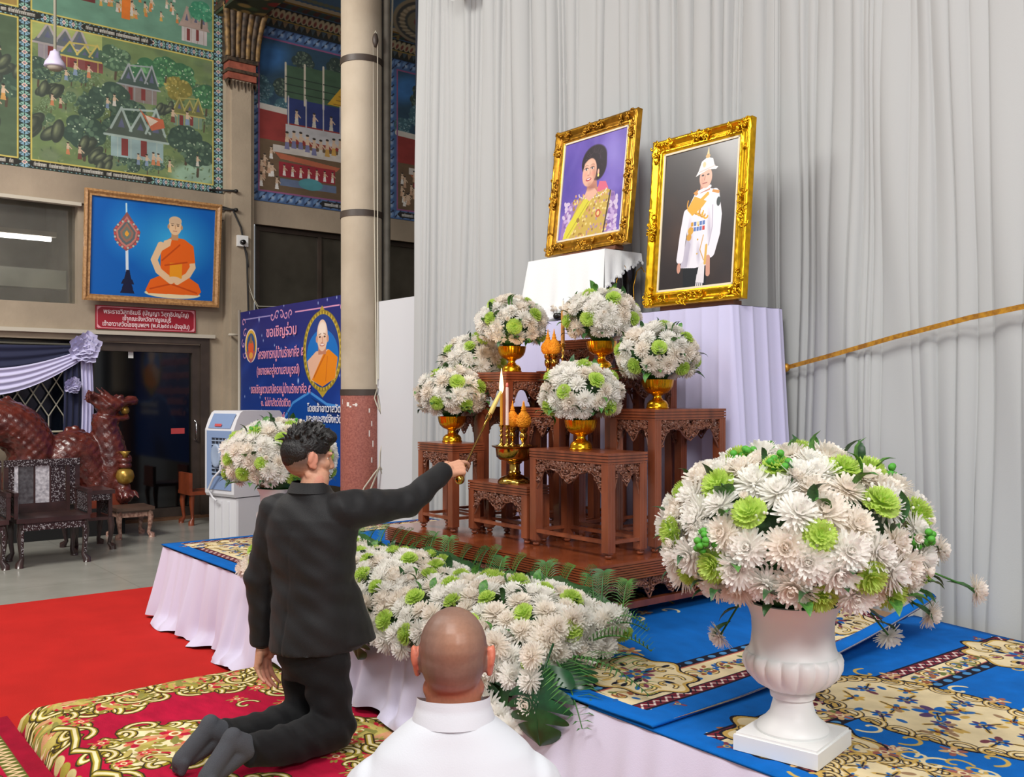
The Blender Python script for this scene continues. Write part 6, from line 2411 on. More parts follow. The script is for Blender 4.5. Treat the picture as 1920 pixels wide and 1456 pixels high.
def frond(p, d, L, spread, droop, seed, name='palm_frond', m=None, lw=0.0042):
    qq = random.Random(seed)
    mb = MB()
    d = Vector(d).normalized()
    side = d.cross(Vector((0, 0, 1))).normalized()
    upv = side.cross(d)
    pts = []
    n = 18
    for i in range(n + 1):
        t = i / n
        pts.append(Vector(p) + d * L * t + Vector((0, 0, 1)) * (-droop * t * t * L))
    mb.tube(pts, [0.004 * (1 - 0.8 * i / n) + 0.001 for i in range(n + 1)], 4)
    for i in range(2, n + 1):
        t = i / n
        ln = spread * math.sin(PI * (0.12 + 0.8 * t)) * qq.uniform(0.85, 1.1)
        for sg in (-1, 1):
            base = pts[i]
            dirv = (d * 0.75 + side * sg * 0.9 + upv * 0.25).normalized()
            e = base + dirv * ln + Vector((0, 0, -0.25 * ln))
            mpt = base + dirv * ln * 0.5 + Vector((0, 0, 0.02 * ln))
            wv = (d - dirv * d.dot(dirv)).normalized() * lw
            mb.add([base - wv * 0.4, base + wv * 0.4, mpt + wv, mpt - wv, e], [(0, 1, 2, 3), (3, 2, 4)])
    mb.build(name, m or M_palm, fb, True)


frond((-2.66, 2.45, 0.08), (0.75, 0.25, 0.62), 0.36, 0.17, 0.55, 1)
frond((-2.64, 2.36, 0.06), (0.95, 0.0, 0.25), 0.42, 0.16, 0.35, 2)
frond((-2.66, 2.3, 0.06), (0.75, -0.35, 0.1), 0.36, 0.15, 0.5, 3)
frond((-2.68, 2.52, 0.1), (0.6, 0.5, 0.8), 0.3, 0.13, 0.6, 4)
for k in range(26):
    x = -4.8 + 0.086 * k + q.uniform(-0.03, 0.03)
    frond((x, 2.64, 0.16), (q.uniform(-0.35, 0.35), 0.25, 1), q.uniform(0.22, 0.33), 0.085, 0.45, 20 + k, 'fern_sprig', M_leaf2 if k % 2 else M_palm, 0.002)
# hanging strands of chrysanthemums at the right end
for (x, y, n_) in ((-2.58, 2.13, 3), (-2.75, 2.11, 2), (-2.93, 2.11, 2)):
    for k in range(n_):
        place('chrysanthemum', q.choice(MUMS), fb, (x + q.uniform(-0.02, 0.02), y - 0.005 * k, 0.12 - 0.085 * k), (0.25, -1, 0.3), 0.058, q.uniform(0, 6), q, 0.25)
# ------------------------------------------------------------------ round pillar with straps, ropes and pipe
PXc, PYc = -8.205, 4.619
pil = thing('round_pillar', 'round concrete pillar with red terrazzo base and dark steel straps', 'pillar', (PXc, PYc, 0))
M_pil = mat('aged_concrete', (188, 175, 155), 0.85, col2=(166, 152, 132), scale=1.6, bump=0.15, bscale=40)
M_terr = mat('red_terrazzo', (170, 104, 90), 0.5, col2=(140, 78, 68), scale=60)
R = 0.2
MB().lathe([(R, 1.57), (R, 6.6)], 40).build('shaft', M_pil, pil, True, sharp=40)
MB().lathe([(R + 0.004, 0), (R + 0.004, 1.57)], 40).build('terrazzo_base', M_terr, pil, True, sharp=40)
for z in (1.575, 3.3, 4.79):
    MB().lathe([(R + 0.008, z - 0.03), (R + 0.008, z + 0.03)], 40).build('strap', M_steel, pil, True, sharp=40)
pv = RGT * 1.0
px_ = Vector((PXc, PYc, 0)) + RGT * (R + 0.05) - FWD * 0.02
pp = thing('drain_pipe', 'dark grey pipe running down the pillar side', 'pipe', (px_.x, px_.y, 0))
MB().tube([(0, 0, 0), (0, 0, 6.5)], 0.035, 10).build('pipe', mat('grey_pipe', (98, 94, 84), 0.6, var=0.3), pp, True)
MB().tube([(-0.055, -0.01, 0.02), (-0.052, -0.01, 3), (-0.055, -0.015, 6.4)], 0.012, 6).build('cable', M_cable, pp, True)
rp_ = Vector((PXc, PYc, 0)) + RGT * (R * 0.78) - FWD * (R * 0.72)
rope = thing('rope', 'pale rope looped from a pulley and tied to the pillar', 'rope', (rp_.x, rp_.y, 0))
a, b = RGT * 0.022, RGT * 0.0
mb = MB()
mb.tube([(-a.x, -a.y, 5.0), (0, 0, 5.06), (a.x, a.y, 5.0)], 0.006, 6)
mb.tube([(-a.x, -a.y, 5.0), (-a.x * 0.4, -a.y * 0.4, 3.2), (a.x * 0.5, a.y * 0.5, 1.65)], 0.006, 6)
mb.tube([(a.x, a.y, 5.0), (a.x, a.y, 3.3), (a.x * 1.2, a.y * 1.2, 1.7)], 0.006, 6)
mb.build('double_rope', M_rope, rope, True)
mb = MB()
r3 = lambda u, z, o=0.0: Vector((RGT.x * u - FWD.x * o, RGT.y * u - FWD.y * o, z))
mb.tube([r3(0.02, 1.62), r3(-0.01, 1.52), r3(0.03, 1.42, 0.02), r3(0.06, 1.36, 0.02), r3(0.04, 1.46, 0.02), r3(0.02, 1.55)], 0.007, 6)
mb.tube([r3(0.12, 1.64), r3(0.16, 1.5), r3(0.19, 1.32), r3(0.1, 1.2, 0.03), r3(0.05, 1.0, 0.03), r3(0.04, 0.85, 0.03)], 0.006, 6)
mb.tube([r3(0.05, 0.86, 0.04), r3(0.0, 0.8, 0.06), r3(-0.1, 0.66, 0.06), r3(-0.16, 0.52, 0.05), r3(-0.11, 0.5, 0.06), r3(-0.04, 0.64, 0.06), r3(0.04, 0.84, 0.05)], 0.008, 6)
mb.tube([r3(0.05, 0.86, 0.04), r3(0.1, 0.8, 0.04), r3(0.15, 0.72, 0.03), r3(0.12, 0.84, 0.04), r3(0.16, 1.0, 0.03)], 0.007, 6)
mb.tube([r3(0.05, 0.84, 0.04), r3(0.16, 0.6, 0.03), r3(0.15, 0.4, 0.03), r3(0.18, 0.2, 0.03)], 0.006, 6)
mb.build('tied_rope', M_rope, rope, True)
MB().ell((0, 0, 4.97), (0.03, 0.03, 0.07), 10, 8).build('pulley', M_steel, rope, True)
mb = MB()
M_wht = mat('paint_mark', (226, 216, 208), 0.8)
for (u, z, w_, h_) in ((-0.1, 1.44, 0.03, 0.04), (-0.075, 1.43, 0.02, 0.015), (-0.03, 1.45, 0.05, 0.012), (-0.02, 1.44, 0.02, 0.03), (0.1, 1.38, 0.014, 0.04), (0.12, 1.25, 0.012, 0.05), (0.1, 1.15, 0.012, 0.06), (0.13, 1.05, 0.014, 0.06), (0.12, 0.9, 0.014, 0.05), (-0.16, 1.46, 0.008, 0.05)):
    th = math.asin(max(-0.99, min(0.99, u / R)))
    c_ = Vector((PXc, PYc, 0)) - FWD * math.cos(th) * (R + 0.006) + RGT * math.sin(th) * (R + 0.006)
    tg = RGT * math.cos(th) + FWD * math.sin(th)
    mb.add([c_ - tg * w_ / 2 + Vector((0, 0, z)), c_ + tg * w_ / 2 + Vector((0, 0, z)), c_ + tg * w_ / 2 + Vector((0, 0, z + h_)), c_ - tg * w_ / 2 + Vector((0, 0, z + h_))], [(0, 1, 2, 3)])
o = mb.build('white_paint_mark', M_wht, pil)
o.location = (-PXc, -PYc, 0)
tag(MB().tube([(-8.42, 5.0, 2.2), (-8.33, 5.0, 4), (-8.2, 5.0, 6.66)], 0.011, 6).build('hanging_cord', M_rope, None, True), 'thin pale cord hanging beside the pillar from the painted ceiling', 'cord')

# ------------------------------------------------------------------ blue banner
BY = 4.7
BX0, BX1, BZ0, BZ1 = -11.4, -8.36, 0.6, 2.58
q = random.Random(31)
W_, H_ = BX1 - BX0, BZ1 - BZ0
c = Canvas(760, 500, (0, 0, W_, H_), (24, 34, 110))
for j in range(40):
    t = j / 40
    c.rect(0, H_ * t, W_, H_ * (t + 0.026), (int(10 + 20 * t), int(70 - 34 * t), int(158 - 52 * t)))
for k in range(50):
    x, y = q.uniform(0, W_), q.uniform(0.4, H_)
    c.ell(x, y, 0.016, 0.026, (190, 206, 240), 0, 0.9, 0.8)
    if k % 6 == 0:
        c.ell(x, y, 0.03, 0.05, (200, 216, 250), 0, 0.8, 0.9)
for k in range(14):
    x, y = q.uniform(0, W_), q.uniform(0.3, 1.9)
    c.ell(x, y, 0.3, 0.1, (40, 80, 170), 0.5, 0.4, 0.9)
wave = [(1.1, 0.55), (1.5, 0.86), (1.9, 0.98), (2.3, 0.85), (2.7, 0.82), (W_, 0.9), (W_, 0), (0.8, 0), (0.9, 0.3)]
c.poly(wave, (8, 70, 150), 0.85)
c.line(wave[:6], 0.03, (70, 140, 210))
c.poly([(1.9, 0.93), (2.4, 0.8), (W_, 0.83), (W_, 0.76), (2.4, 0.72)], (20, 40, 90), 0.7)
pk = (216, 150, 180)
c.line([(0.12, H_ - 0.1), (0.9, H_ - 0.1)], 0.016, (150, 140, 190))
c.line([(1.55, H_ - 0.1), (2.6, H_ - 0.1)], 0.016, pk)
for x0 in (0.95, 2.66):
    for k in range(5):
        c.line(spiral(x0 + 0.12 * k, H_ - 0.11, 0.06, k, 0.9, 12, 1 if k % 2 else -1), 0.016, pk)
for k in range(4):
    c.line(spiral(0.1 + 0.05 * (k % 2), H_ - 0.14 - 0.13 * k, 0.06, k, 0.9, 12), 0.014, pk)
# emblem
for (rx, ry, col) in ((0.215, 0.285, (236, 214, 200)), (0.19, 0.262, (216, 170, 60)), (0.15, 0.21, (50, 84, 130))):
    c.ell(0.33, 1.55, rx * 0.85, ry * 0.72, col)
c.poly([(0.19, 1.48), (0.47, 1.48), (0.4, 1.38), (0.33, 1.34), (0.26, 1.38)], (170, 90, 100))
c.ell(0.33, 1.53, 0.085, 0.09, (224, 92, 50))
c.poly([(0.28, 1.58), (0.38, 1.58), (0.33, 1.69)], (150, 110, 70))
c.ell(0.33, 1.43, 0.06, 0.04, (226, 160, 70))
# oval portrait of a smiling monk in a gold frame
ox, oy, vs_ = 2.2, 1.42, 0.64
c.poly([(ox - 0.1, oy + 0.62 * vs_), (ox, oy + 0.76 * vs_), (ox + 0.1, oy + 0.62 * vs_)], (176, 150, 50))
c.poly([(ox - 0.16, oy - 0.62 * vs_), (ox, oy - 0.78 * vs_), (ox + 0.16, oy - 0.62 * vs_)], (176, 150, 50))
c.ell(ox, oy, 0.46, 0.68 * vs_, (150, 130, 40))
c.ell(ox, oy, 0.44, 0.66 * vs_, (196, 170, 60))
c.ell(ox, oy, 0.39, 0.61 * vs_, (30, 60, 130))
for k in range(40):
    a = k * 2 * PI / 40
    c.ell(ox + 0.425 * math.cos(a), oy + 0.64 * vs_ * math.sin(a), 0.02, 0.02, (140, 116, 36))
c.ell(ox, oy - 0.1 * vs_, 0.37, 0.46 * vs_, (20, 110, 190))
c.poly([(ox - 0.36, oy - 0.16 * vs_), (ox - 0.14, oy + 0.0 * vs_), (ox + 0.14, oy + 0.02 * vs_), (ox + 0.35, oy - 0.12 * vs_), (ox + 0.3, oy - 0.46 * vs_), (ox, oy - 0.6 * vs_), (ox - 0.28, oy - 0.48 * vs_)], (226, 178, 150))
c.poly([(ox - 0.25, oy - 0.48 * vs_), (ox + 0.02, oy - 0.06 * vs_), (ox + 0.15, oy + 0.02 * vs_), (ox + 0.35, oy - 0.12 * vs_), (ox + 0.29, oy - 0.46 * vs_), (ox, oy - 0.6 * vs_)], (226, 132, 20))
c.line([(ox - 0.2, oy - 0.44 * vs_), (ox + 0.08, oy - 0.04 * vs_)], 0.02, (190, 96, 20))
c.line([(ox + 0.08, oy - 0.5 * vs_), (ox + 0.12, oy - 0.1 * vs_)], 0.014, (196, 100, 20))
c.rect(ox - 0.09, oy - 0.06 * vs_, ox + 0.09, oy + 0.1 * vs_, (190, 128, 100))
c.ell(ox, oy + 0.26 * vs_, 0.125, 0.265 * vs_, (228, 190, 164))
c.ell(ox, oy + 0.37 * vs_, 0.115, 0.15 * vs_, (240, 222, 206), 0, 1, 0.4)
c.ell(ox - 0.125, oy + 0.2 * vs_, 0.025, 0.06 * vs_, (206, 150, 124))
c.ell(ox + 0.125, oy + 0.2 * vs_, 0.025, 0.06 * vs_, (206, 150, 124))
for sg in (-1, 1):
    c.line([(ox + sg * 0.03, oy + 0.29 * vs_), (ox + sg * 0.08, oy + 0.27 * vs_)], 0.01, (150, 116, 100))
    c.ell(ox + sg * 0.055, oy + 0.235 * vs_, 0.022, 0.009, (70, 52, 46))
c.line([(ox, oy + 0.23 * vs_), (ox + 0.01, oy + 0.14 * vs_), (ox - 0.02, oy + 0.135 * vs_)], 0.014, (196, 140, 116))
c.ell(ox, oy + 0.1 * vs_, 0.055, 0.016, (176, 96, 84))
c.ell(ox, oy + 0.105 * vs_, 0.045, 0.009, (244, 236, 230))
bn = thing('banner', 'blue printed vinyl banner with emblem and oval monk picture behind the pillar', 'banner', (0, 0, 0))
mb = MB().grid(lambda u, v: (BX0 + W_ * u, BY + 0.005 * math.sin(u * 9 + v * 3) + 0.002 * math.sin(v * 14 + u * 20), BZ0 + H_ * v), 40, 30, lambda u, v: (u, v))
mb.build('vinyl_sheet', c.material('banner_print', 0.4), bn, True)
M_btx = mat('pink_print', (226, 150, 178), 0.5)
M_bt2 = mat('white_print', (226, 226, 232), 0.5)
for body, x, z, wd, sz, m in (('ขอเชิญร่วม', 1.2, 1.63, 0.8, 0.17, M_btx), ('โครงการหมู่บ้านรักษาศีล ๕', 1.16, 1.38, 1.22, 0.16, M_btx), ('(ขยายผลสู่ความสมบูรณ์)', 1.1, 1.19, 1.15, 0.14, M_btx),
                          ('ขอเชิญชวนสมัครหมู่บ้านรักษาศีล ๕', 1.15, 0.97, 1.6, 0.14, M_btx), ('๑. ไม่ฆ่าสัตว์ตัดชีวิต', 1.05, 0.82, 0.8, 0.12, M_btx), ('๒. ไม่ลักทรัพย์', 1.0, 0.66, 0.6, 0.12, M_btx),
                          ('โดยเจ้าอาวาสวัด', 2.25, 0.77, 0.76, 0.11, M_bt2), ('และคณะสงฆ์จังหวัด', 2.25, 0.66, 0.8, 0.11, M_bt2)):
    text(body, sz, m, bn, (BX0 + x, BY - 0.0085, BZ0 + z), (PI / 2, 0, 0), 0.001, 'CENTER', wd, 0.002)
MB().tube([(BX0 - 0.03, BY, BZ1 + 0.03), (BX0 - 0.03, BY, BZ0)], 0.018, 8).tube([(BX0 - 0.35, BY, 2.32), (BX0 - 0.03, BY, 2.3)], 0.015, 8).tube([(BX0 - 0.03, BY, 0.62), (BX0 - 0.03, BY, 0.0)], 0.018, 8).build('pole', M_trim, bn, True)

# ------------------------------------------------------------------ wall cables, socket, bell lamp
sk = thing('wall_socket', 'small white surface socket with black plug beside the monk portrait', 'socket', (WX + 0.16, 4.87, 3.53))
MB().box(-0.005, -0.07, -0.07, 0.05, 0.07, 0.07).build('box', mat('white_plastic', (226, 226, 224), 0.4), sk)
MB().lathe([(0.035, 0), (0.03, 0.05)], 12, Matrix.Translation((0.05, -0.01, -0.02)) @ Matrix.Rotation(PI / 2, 4, 'Y')).build('plug', M_black, sk, True)
ca = thing('wall_cable', 'black cables running down the pilaster from two hooks', 'cable', (WX, 0, 0))
MB().tube([(0.06, 4.55, 3.98), (0.17, 4.75, 3.92), (0.19, 4.85, 3.7), (0.19, 4.93, 3.3), (0.19, 4.95, 2.6), (0.19, 4.93, 2.1)], 0.013, 6).tube([(0.2, 4.87, 3.5), (0.21, 4.92, 3.38), (0.19, 4.95, 3.2)], 0.009, 6).build('cord', M_cable, ca, True)
for y, z in ((4.78, 4.17), (4.78, 3.93)):
    MB().tube([(0.02, 4.5, z), (0.2, y, z - 0.01)], 0.014, 6).ell((0.2, y, z - 0.01), (0.03, 0.03, 0.024), 8, 6).build('hook', M_cable, ca, True)
MB().tube([(0.19, 4.95, 3.0), (0.22, 5.0, 2.8), (0.2, 5.08, 2.66), (0.2, 5.3, 2.62)], 0.006, 5).tube([(0.19, 4.96, 2.9), (0.24, 5.06, 2.7), (0.22, 5.5, 2.72), (0.2, 5.6, 2.66)], 0.006, 5).build('white_cord', M_rope, ca, True)
lp = Vector((0, 0, 1.55)) + FWD * 10.2 + RGT * ((103 - 960) * 10.2 / 1780) + Vector((0, 0, (740 - 126) * 10.2 / 1780))
bl = thing('bell_lamp', 'lilac white bell pendant lamp hanging before the village mural', 'lamp', (lp.x, lp.y, lp.z))
MB().lathe([(0.105, 0.0), (0.112, 0.01), (0.1, 0.05), (0.07, 0.09), (0.055, 0.13), (0.05, 0.16), (0.02, 0.175), (0.012, 0.2)], 24).build('shade', mat('lilac_enamel', (206, 198, 224), 0.4), bl, True, sharp=60)
MB().lathe([(0.06, -0.03), (0.075, -0.01), (0.09, 0.005)], 20).build('diffuser', M_trim, bl, True)
MB().tube([(0, 0, 0.19), (0, 0, 6.66 - lp.z)], 0.016, 8).build('rod', mat('rod_grey', (150, 146, 130), 0.5), bl, True)

# ------------------------------------------------------------------ evaporative air cooler
E1 = Vector((0.967, 0.2546, 0))          # along its front, to the right
ac = thing('air_cooler', 'white and blue tower air cooler at the far end of the stage', 'cooler', (-9.07, 3.69, 0), math.atan2(0.2546, 0.967))
M_ac = mat('cooler_white', (214, 214, 218), 0.45)
M_acb = mat('cooler_blue', (128, 150, 188), 0.4)
M_slat = mat('louvre_blue', (150, 166, 190), 0.45)
Wc, Dc, Hc = 0.47, 0.58, 1.39
mb = MB()
# local: x from -Wc (left) to 0, y 0 (front) to Dc
mb.prism([(-Wc + 0.015, 0.02), (-0.015, 0.02), (-0.005, 0.04), (-0.005, Dc - 0.02), (-Wc + 0.005, Dc - 0.02), (-Wc + 0.005, 0.04)], 0.04, 0.52)
for x in (-Wc * 0.8, -Wc * 0.55, -Wc * 0.3):
    mb.box(x - 0.02, 0.012, 0.08, x + 0.02, 0.022, 0.48)
mb.build('tank', M_ac, ac)
mb = MB()
pr = [(0.0, 0.53), (-0.018, 0.56), (-0.018, 1.2), (0.02, 1.3), (0.06, 1.37), (0.09, Hc), (Dc - 0.03, Hc), (Dc, Hc - 0.03), (Dc, 0.53)]
n = len(pr)
mb.add([(-Wc, y, z) for y, z in pr] + [(0, y, z) for y, z in pr], [tuple(range(n)), tuple(range(n, 2 * n))[::-1]] + [(i, n + i, n + (i + 1) % n, (i + 1) % n) for i in range(n)])
mb.build('housing', M_ac, ac)
mb = MB().box(-Wc + 0.04, -0.028, 0.6, -Wc + 0.12, -0.016, 1.19).box(-0.12, -0.028, 0.6, -0.04, -0.016, 1.19).box(-Wc + 0.12, -0.028, 1.12, -0.12, -0.016, 1.19).box(-Wc + 0.12, -0.028, 0.6, -0.12, -0.016, 0.74)
mb.build('front_bezel', M_acb, ac)
rec_ = MB().box(-Wc + 0.12, -0.02, 0.74, -0.12, -0.0185, 1.12).build('grille_recess', mat('recess_dark', (40, 46, 58), 0.6), ac)
for k in range(9):
    z = 0.765 + 0.04 * k
    MB().box(-Wc + 0.12, -0.03, z, -0.12, -0.02, z + 0.012).build('louvre', M_slat, rec_)
for k in range(3):
    x = -Wc + 0.175 + 0.06 * k
    MB().box(x, -0.027, 0.745, x + 0.005, -0.0205, 1.115).build('louvre_rib', M_slat, rec_)
MB().lathe([(0.1, 0), (0.1, 0.02), (0.085, 0.028), (0.06, 0.02)], 28, Matrix.Translation((-Wc / 2 - 0.02, -0.03, 0.94)) @ Matrix.Rotation(PI / 2, 4, 'X') @ Matrix.Diagonal((0.75, 1.2, 1, 1))).build('oval_badge', M_slat, ac, True)
# control panel lies in the sloping front
mb = MB()
mb.add([(-Wc + 0.05, -0.014, 1.215), (-0.06, -0.014, 1.215), (-0.04, 0.045, 1.362), (-Wc + 0.07, 0.045, 1.362)], [(0, 1, 2, 3)])
o = mb.build('control_panel', M_acb, ac)
o.location = (0, -0.006, 0.0)
mb = MB()
mb.add([(-Wc + 0.16, -0.01, 1.235), (-Wc + 0.27, -0.01, 1.235), (-Wc + 0.27, -0.002, 1.26), (-Wc + 0.16, -0.002, 1.26)], [(0, 1, 2, 3)])
o = mb.build('red_mark', mat('red_mark', (196, 80, 80), 0.5), ac)
o.location = (0, -0.012, 0)
sgr_ = MB().box(0.0, 0.1, 0.68, 0.004, Dc - 0.1, 1.1).build('side_grille', mat('grille_dark', (70, 66, 60), 0.7), ac)
for k in range(9):
    y = 0.1 + (Dc - 0.2) * k / 8
    MB().box(0.003, y - 0.004, 0.68, 0.009, y + 0.004, 1.1).build('side_bar', M_ac, sgr_)
for k in range(10):
    z = 0.68 + 0.42 * k / 9
    MB().box(0.003, 0.1, z - 0.004, 0.008, Dc - 0.1, z + 0.004).build('side_bar', M_ac, sgr_)
MB().tube([(-0.19, -0.04, 0.85), (-0.16, -0.06, 0.8), (-0.26, -0.07, 0.72), (-0.36, -0.06, 0.6), (-0.3, -0.05, 0.52), (-0.25, -0.04, 0.49)], 0.011, 6).build('cord', M_ac, ac, True)
for x in (-Wc + 0.05, -0.05):
    for y in (0.08, Dc - 0.08):
        MB().lathe([(0.02, 0), (0.025, 0.02), (0.02, 0.042)], 10, Matrix.Translation((x, y, 0))).build('castor', M_black, ac, True)

# ------------------------------------------------------------------ pearl inlaid rosewood chairs
M_rose = mat('rosewood', (62, 40, 38), 0.28, col2=(40, 26, 26), scale=7, coat=0.3)


def pearl_mat():
    m = bpy.data.materials.new('pearl_inlay')
    m.use_nodes = True
    nt = m.node_tree
    b = nt.nodes['Principled BSDF']
    tc = nt.nodes.new('ShaderNodeTexCoord')
    v = nt.nodes.new('ShaderNodeTexVoronoi')
    v.inputs['Scale'].default_value = 75
    nt.links.new(tc.outputs['Object'], v.inputs['Vector'])
    n = nt.nodes.new('ShaderNodeTexNoise')
    n.inputs['Scale'].default_value = 40
    nt.links.new(tc.outputs['Object'], n.inputs['Vector'])
    ad = nt.nodes.new('ShaderNodeMath')
    ad.operation = 'SUBTRACT'
    nt.links.new(n.outputs[0], ad.inputs[0])
    nt.links.new(v.outputs['Distance'], ad.inputs[1])
    rp = nt.nodes.new('ShaderNodeMapRange')
    rp.inputs[1].default_value = 0.09
    rp.inputs[2].default_value = 0.2
    nt.links.new(ad.outputs[0], rp.inputs[0])
    mx = nt.nodes.new('ShaderNodeMix')
    mx.data_type = 'RGBA'
    mx.inputs[6].default_value = lin((44, 32, 34))
    mx.inputs[7].default_value = lin((150, 146, 150))
    nt.links.new(rp.outputs[0], mx.inputs[0])
    nt.links.new(mx.outputs[2], b.inputs['Base Color'])
    b.inputs['Roughness'].default_value = 0.22
    return m


M_pearl = pearl_mat()
M_pearl2 = mat('pearl_panel', (150, 148, 156), 0.25, col2=(206, 204, 210), scale=38)
M_marble = mat('grey_slab', (92, 92, 96), 0.3, col2=(60, 58, 62), scale=26)


def cabriole(mb, x, y, h, s):
    mb.tube([(x, y, h), (x + 0.012 * s[0], y + 0.012 * s[1], h * 0.75), (x + 0.004 * s[0], y + 0.004 * s[1], h * 0.4), (x - 0.006 * s[0], y - 0.006 * s[1], h * 0.2), (x + 0.02 * s[0], y + 0.02 * s[1], 0.03), (x + 0.02 * s[0], y + 0.02 * s[1], 0.0)], [0.034, 0.032, 0.022, 0.02, 0.036, 0.034], 8)


def armchair(label, loc, rotz):
    """faces local -y; width in x"""
    t = thing('inlaid_armchair', label, 'chair', loc, rotz, 'pearl inlaid armchairs')
    W2, D = 0.31, 0.5
    MB().box(-W2, -D, 0.4, W2, 0, 0.44).box(-W2 + 0.02, -D + 0.02, 0.385, W2 - 0.02, -0.02, 0.4).build('seat', M_rose, t)
    MB().box(-W2 + 0.03, -D + 0.006, 0.33, W2 - 0.03, -D + 0.03, 0.385).build('apron', M_pearl, t)
    for sx in (-1, 1):
        for y in (-D + 0.04, -0.04):
            m = MB()
            cabriole(m, sx * (W2 - 0.045), y, 0.39, (sx, -1 if y < -0.2 else 1))
            lg_ = m.build('leg', M_rose, t, True)
            if y < -0.2:
                MB().box(sx * (W2 - 0.045) - 0.011, y - 0.05, 0.1, sx * (W2 - 0.045) + 0.011, y - 0.034, 0.34).build('leg_inlay', M_pearl, lg_)
    for sx in (-1, 1):
        MB().box(sx * W2 - 0.02, -0.04, 0.44, sx * W2 + 0.02, 0, 0.94).build('back_post', M_rose, t)
        MB().box(sx * (W2 - 0.085) - 0.016, -0.042, 0.44, sx * (W2 - 0.085) + 0.016, -0.004, 0.9).build('inner_post', M_pearl2 if sx < 0 else M_rose, t)
        MB().box(sx * (W2 - 0.042) - 0.026, -0.028, 0.5, sx * (W2 - 0.042) + 0.026, -0.016, 0.88).build('wing_panel', M_pearl, t)
        m = MB()
        m.box(sx * W2 - 0.016, -D + 0.02, 0.44, sx * W2 + 0.016, -D + 0.05, 0.66).box(sx * W2 - 0.018, -D + 0.01, 0.64, sx * W2 + 0.018, -0.03, 0.675)
        m.build('arm', M_rose, t)
        MB().box(sx * W2 - 0.008, -D + 0.06, 0.46, sx * W2 + 0.008, -0.05, 0.64).build('arm_panel', M_pearl, t)
    MB().box(-W2 - 0.02, -0.045, 0.88, W2 + 0.02, 0.002, 0.94).build('top_rail', M_pearl, t)
    MB().box(-W2 + 0.1, -0.04, 0.44, W2 - 0.1, -0.005, 0.53).build('lower_rail', M_rose, t)
    for k in range(3):
        x0 = -W2 + 0.105 + 0.138 * k
        MB().box(x0, -0.032, 0.53, x0 + 0.132, -0.012, 0.88).build('back_panel', (M_marble, M_pearl2, M_pearl)[k], t)
    for k in range(2):
        x0 = -W2 + 0.24 + 0.138 * k
        MB().box(x0 - 0.008, -0.036, 0.53, x0 + 0.008, -0.008, 0.88).build('divider', M_rose, t)
    return t


a1 = armchair('pearl inlaid rosewood armchair in full view before the carved dragon', (-9.86, 2.1, 0), PI / 2)
dup(a1, (-9.86, 1.42, 0), PI / 2, 'pearl inlaid rosewood armchair cut by the left picture edge')
sd_ = thing('side_table', 'dark inlaid side table between the armchair and the low stool', 'table', (-10.2, 2.6, 0), PI / 2)
MB().box(-0.2, -0.24, 0.56, 0.2, 0.24, 0.6).build('top', M_rose, sd_)
MB().box(-0.18, -0.22, 0.3, 0.18, 0.22, 0.33).build('shelf', M_rose, sd_)
for sx in (-1, 1):
    for sy in (-1, 1):
        m = MB()
        cabriole(m, sx * 0.16, sy * 0.2, 0.32, (sx, sy))
        m.box(sx * 0.16 - 0.018, sy * 0.2 - 0.018, 0.3, sx * 0.16 + 0.018, sy * 0.2 + 0.018, 0.56)
        m.build('leg', M_rose, sd_, True, sharp=40)
MB().box(0.17, -0.18, 0.34, 0.185, 0.18, 0.55).box(-0.16, -0.225, 0.5, 0.16, -0.21, 0.56).build('inlay_panel', M_pearl, sd_)
stl = thing('low_stool', 'low square stool with pearl inlaid curved legs by the door', 'stool', (-10.75, 3.18, 0), PI / 2)
MB().box(-0.2, -0.2, 0.3, 0.2, 0.2, 0.335).box(-0.185, -0.185, 0.28, 0.185, 0.185, 0.3).build('top', mat('stool_wood', (92, 70, 58), 0.4, var=0.3), stl)
M_stin = mat('stool_inlay', (186, 150, 132), 0.35, col2=(120, 78, 66), scale=34)
for sx in (-1, 1):
    for sy in (-1, 1):
        m = MB()
        cabriole(m, sx * 0.155, sy * 0.155, 0.29, (sx, sy))
        m.build('leg', M_stin, stl, True)
MB().box(-0.16, -0.17, 0.23, 0.16, -0.15, 0.285).box(-0.17, -0.16, 0.23, -0.15, 0.16, 0.285).box(0.15, -0.16, 0.23, 0.17, 0.16, 0.285).build('apron', M_stin, stl)
rw = thing('wooden_stool', 'reddish brown wooden seat peeping out behind the air cooler', 'stool', (-11.36, 4.22, 0), PI / 2)
M_rw = mat('red_teak', (140, 66, 38), 0.35, var=0.3)
MB().box(-0.24, -0.2, 0.36, 0.24, 0.2, 0.4).build('seat', M_rw, rw)
for sx in (-1, 1):
    for sy in (-1, 1):
        m = MB()
        cabriole(m, sx * 0.19, sy * 0.15, 0.37, (sx, sy))
        m.build('leg', M_rw, rw, True)
    MB().box(sx * 0.22 - 0.02, -0.18, 0.4, sx * 0.22 + 0.02, 0.18, 0.62).build('arm', M_rw, rw)

# ------------------------------------------------------------------ carved dragon
dg_ = thing('carved_dragon', 'large lacquered red brown carved dragon with gilt ball in its mouth', 'statue', (-11.25, 0, 0))
M_drg = mat('dragon_lacquer', (104, 44, 34), 0.24, col2=(72, 28, 26), scale=9, bump=0.5, bscale=55, coat=0.4)
P = lambda y, z, x=0.0: Vector((x, y, z))
body = MB()


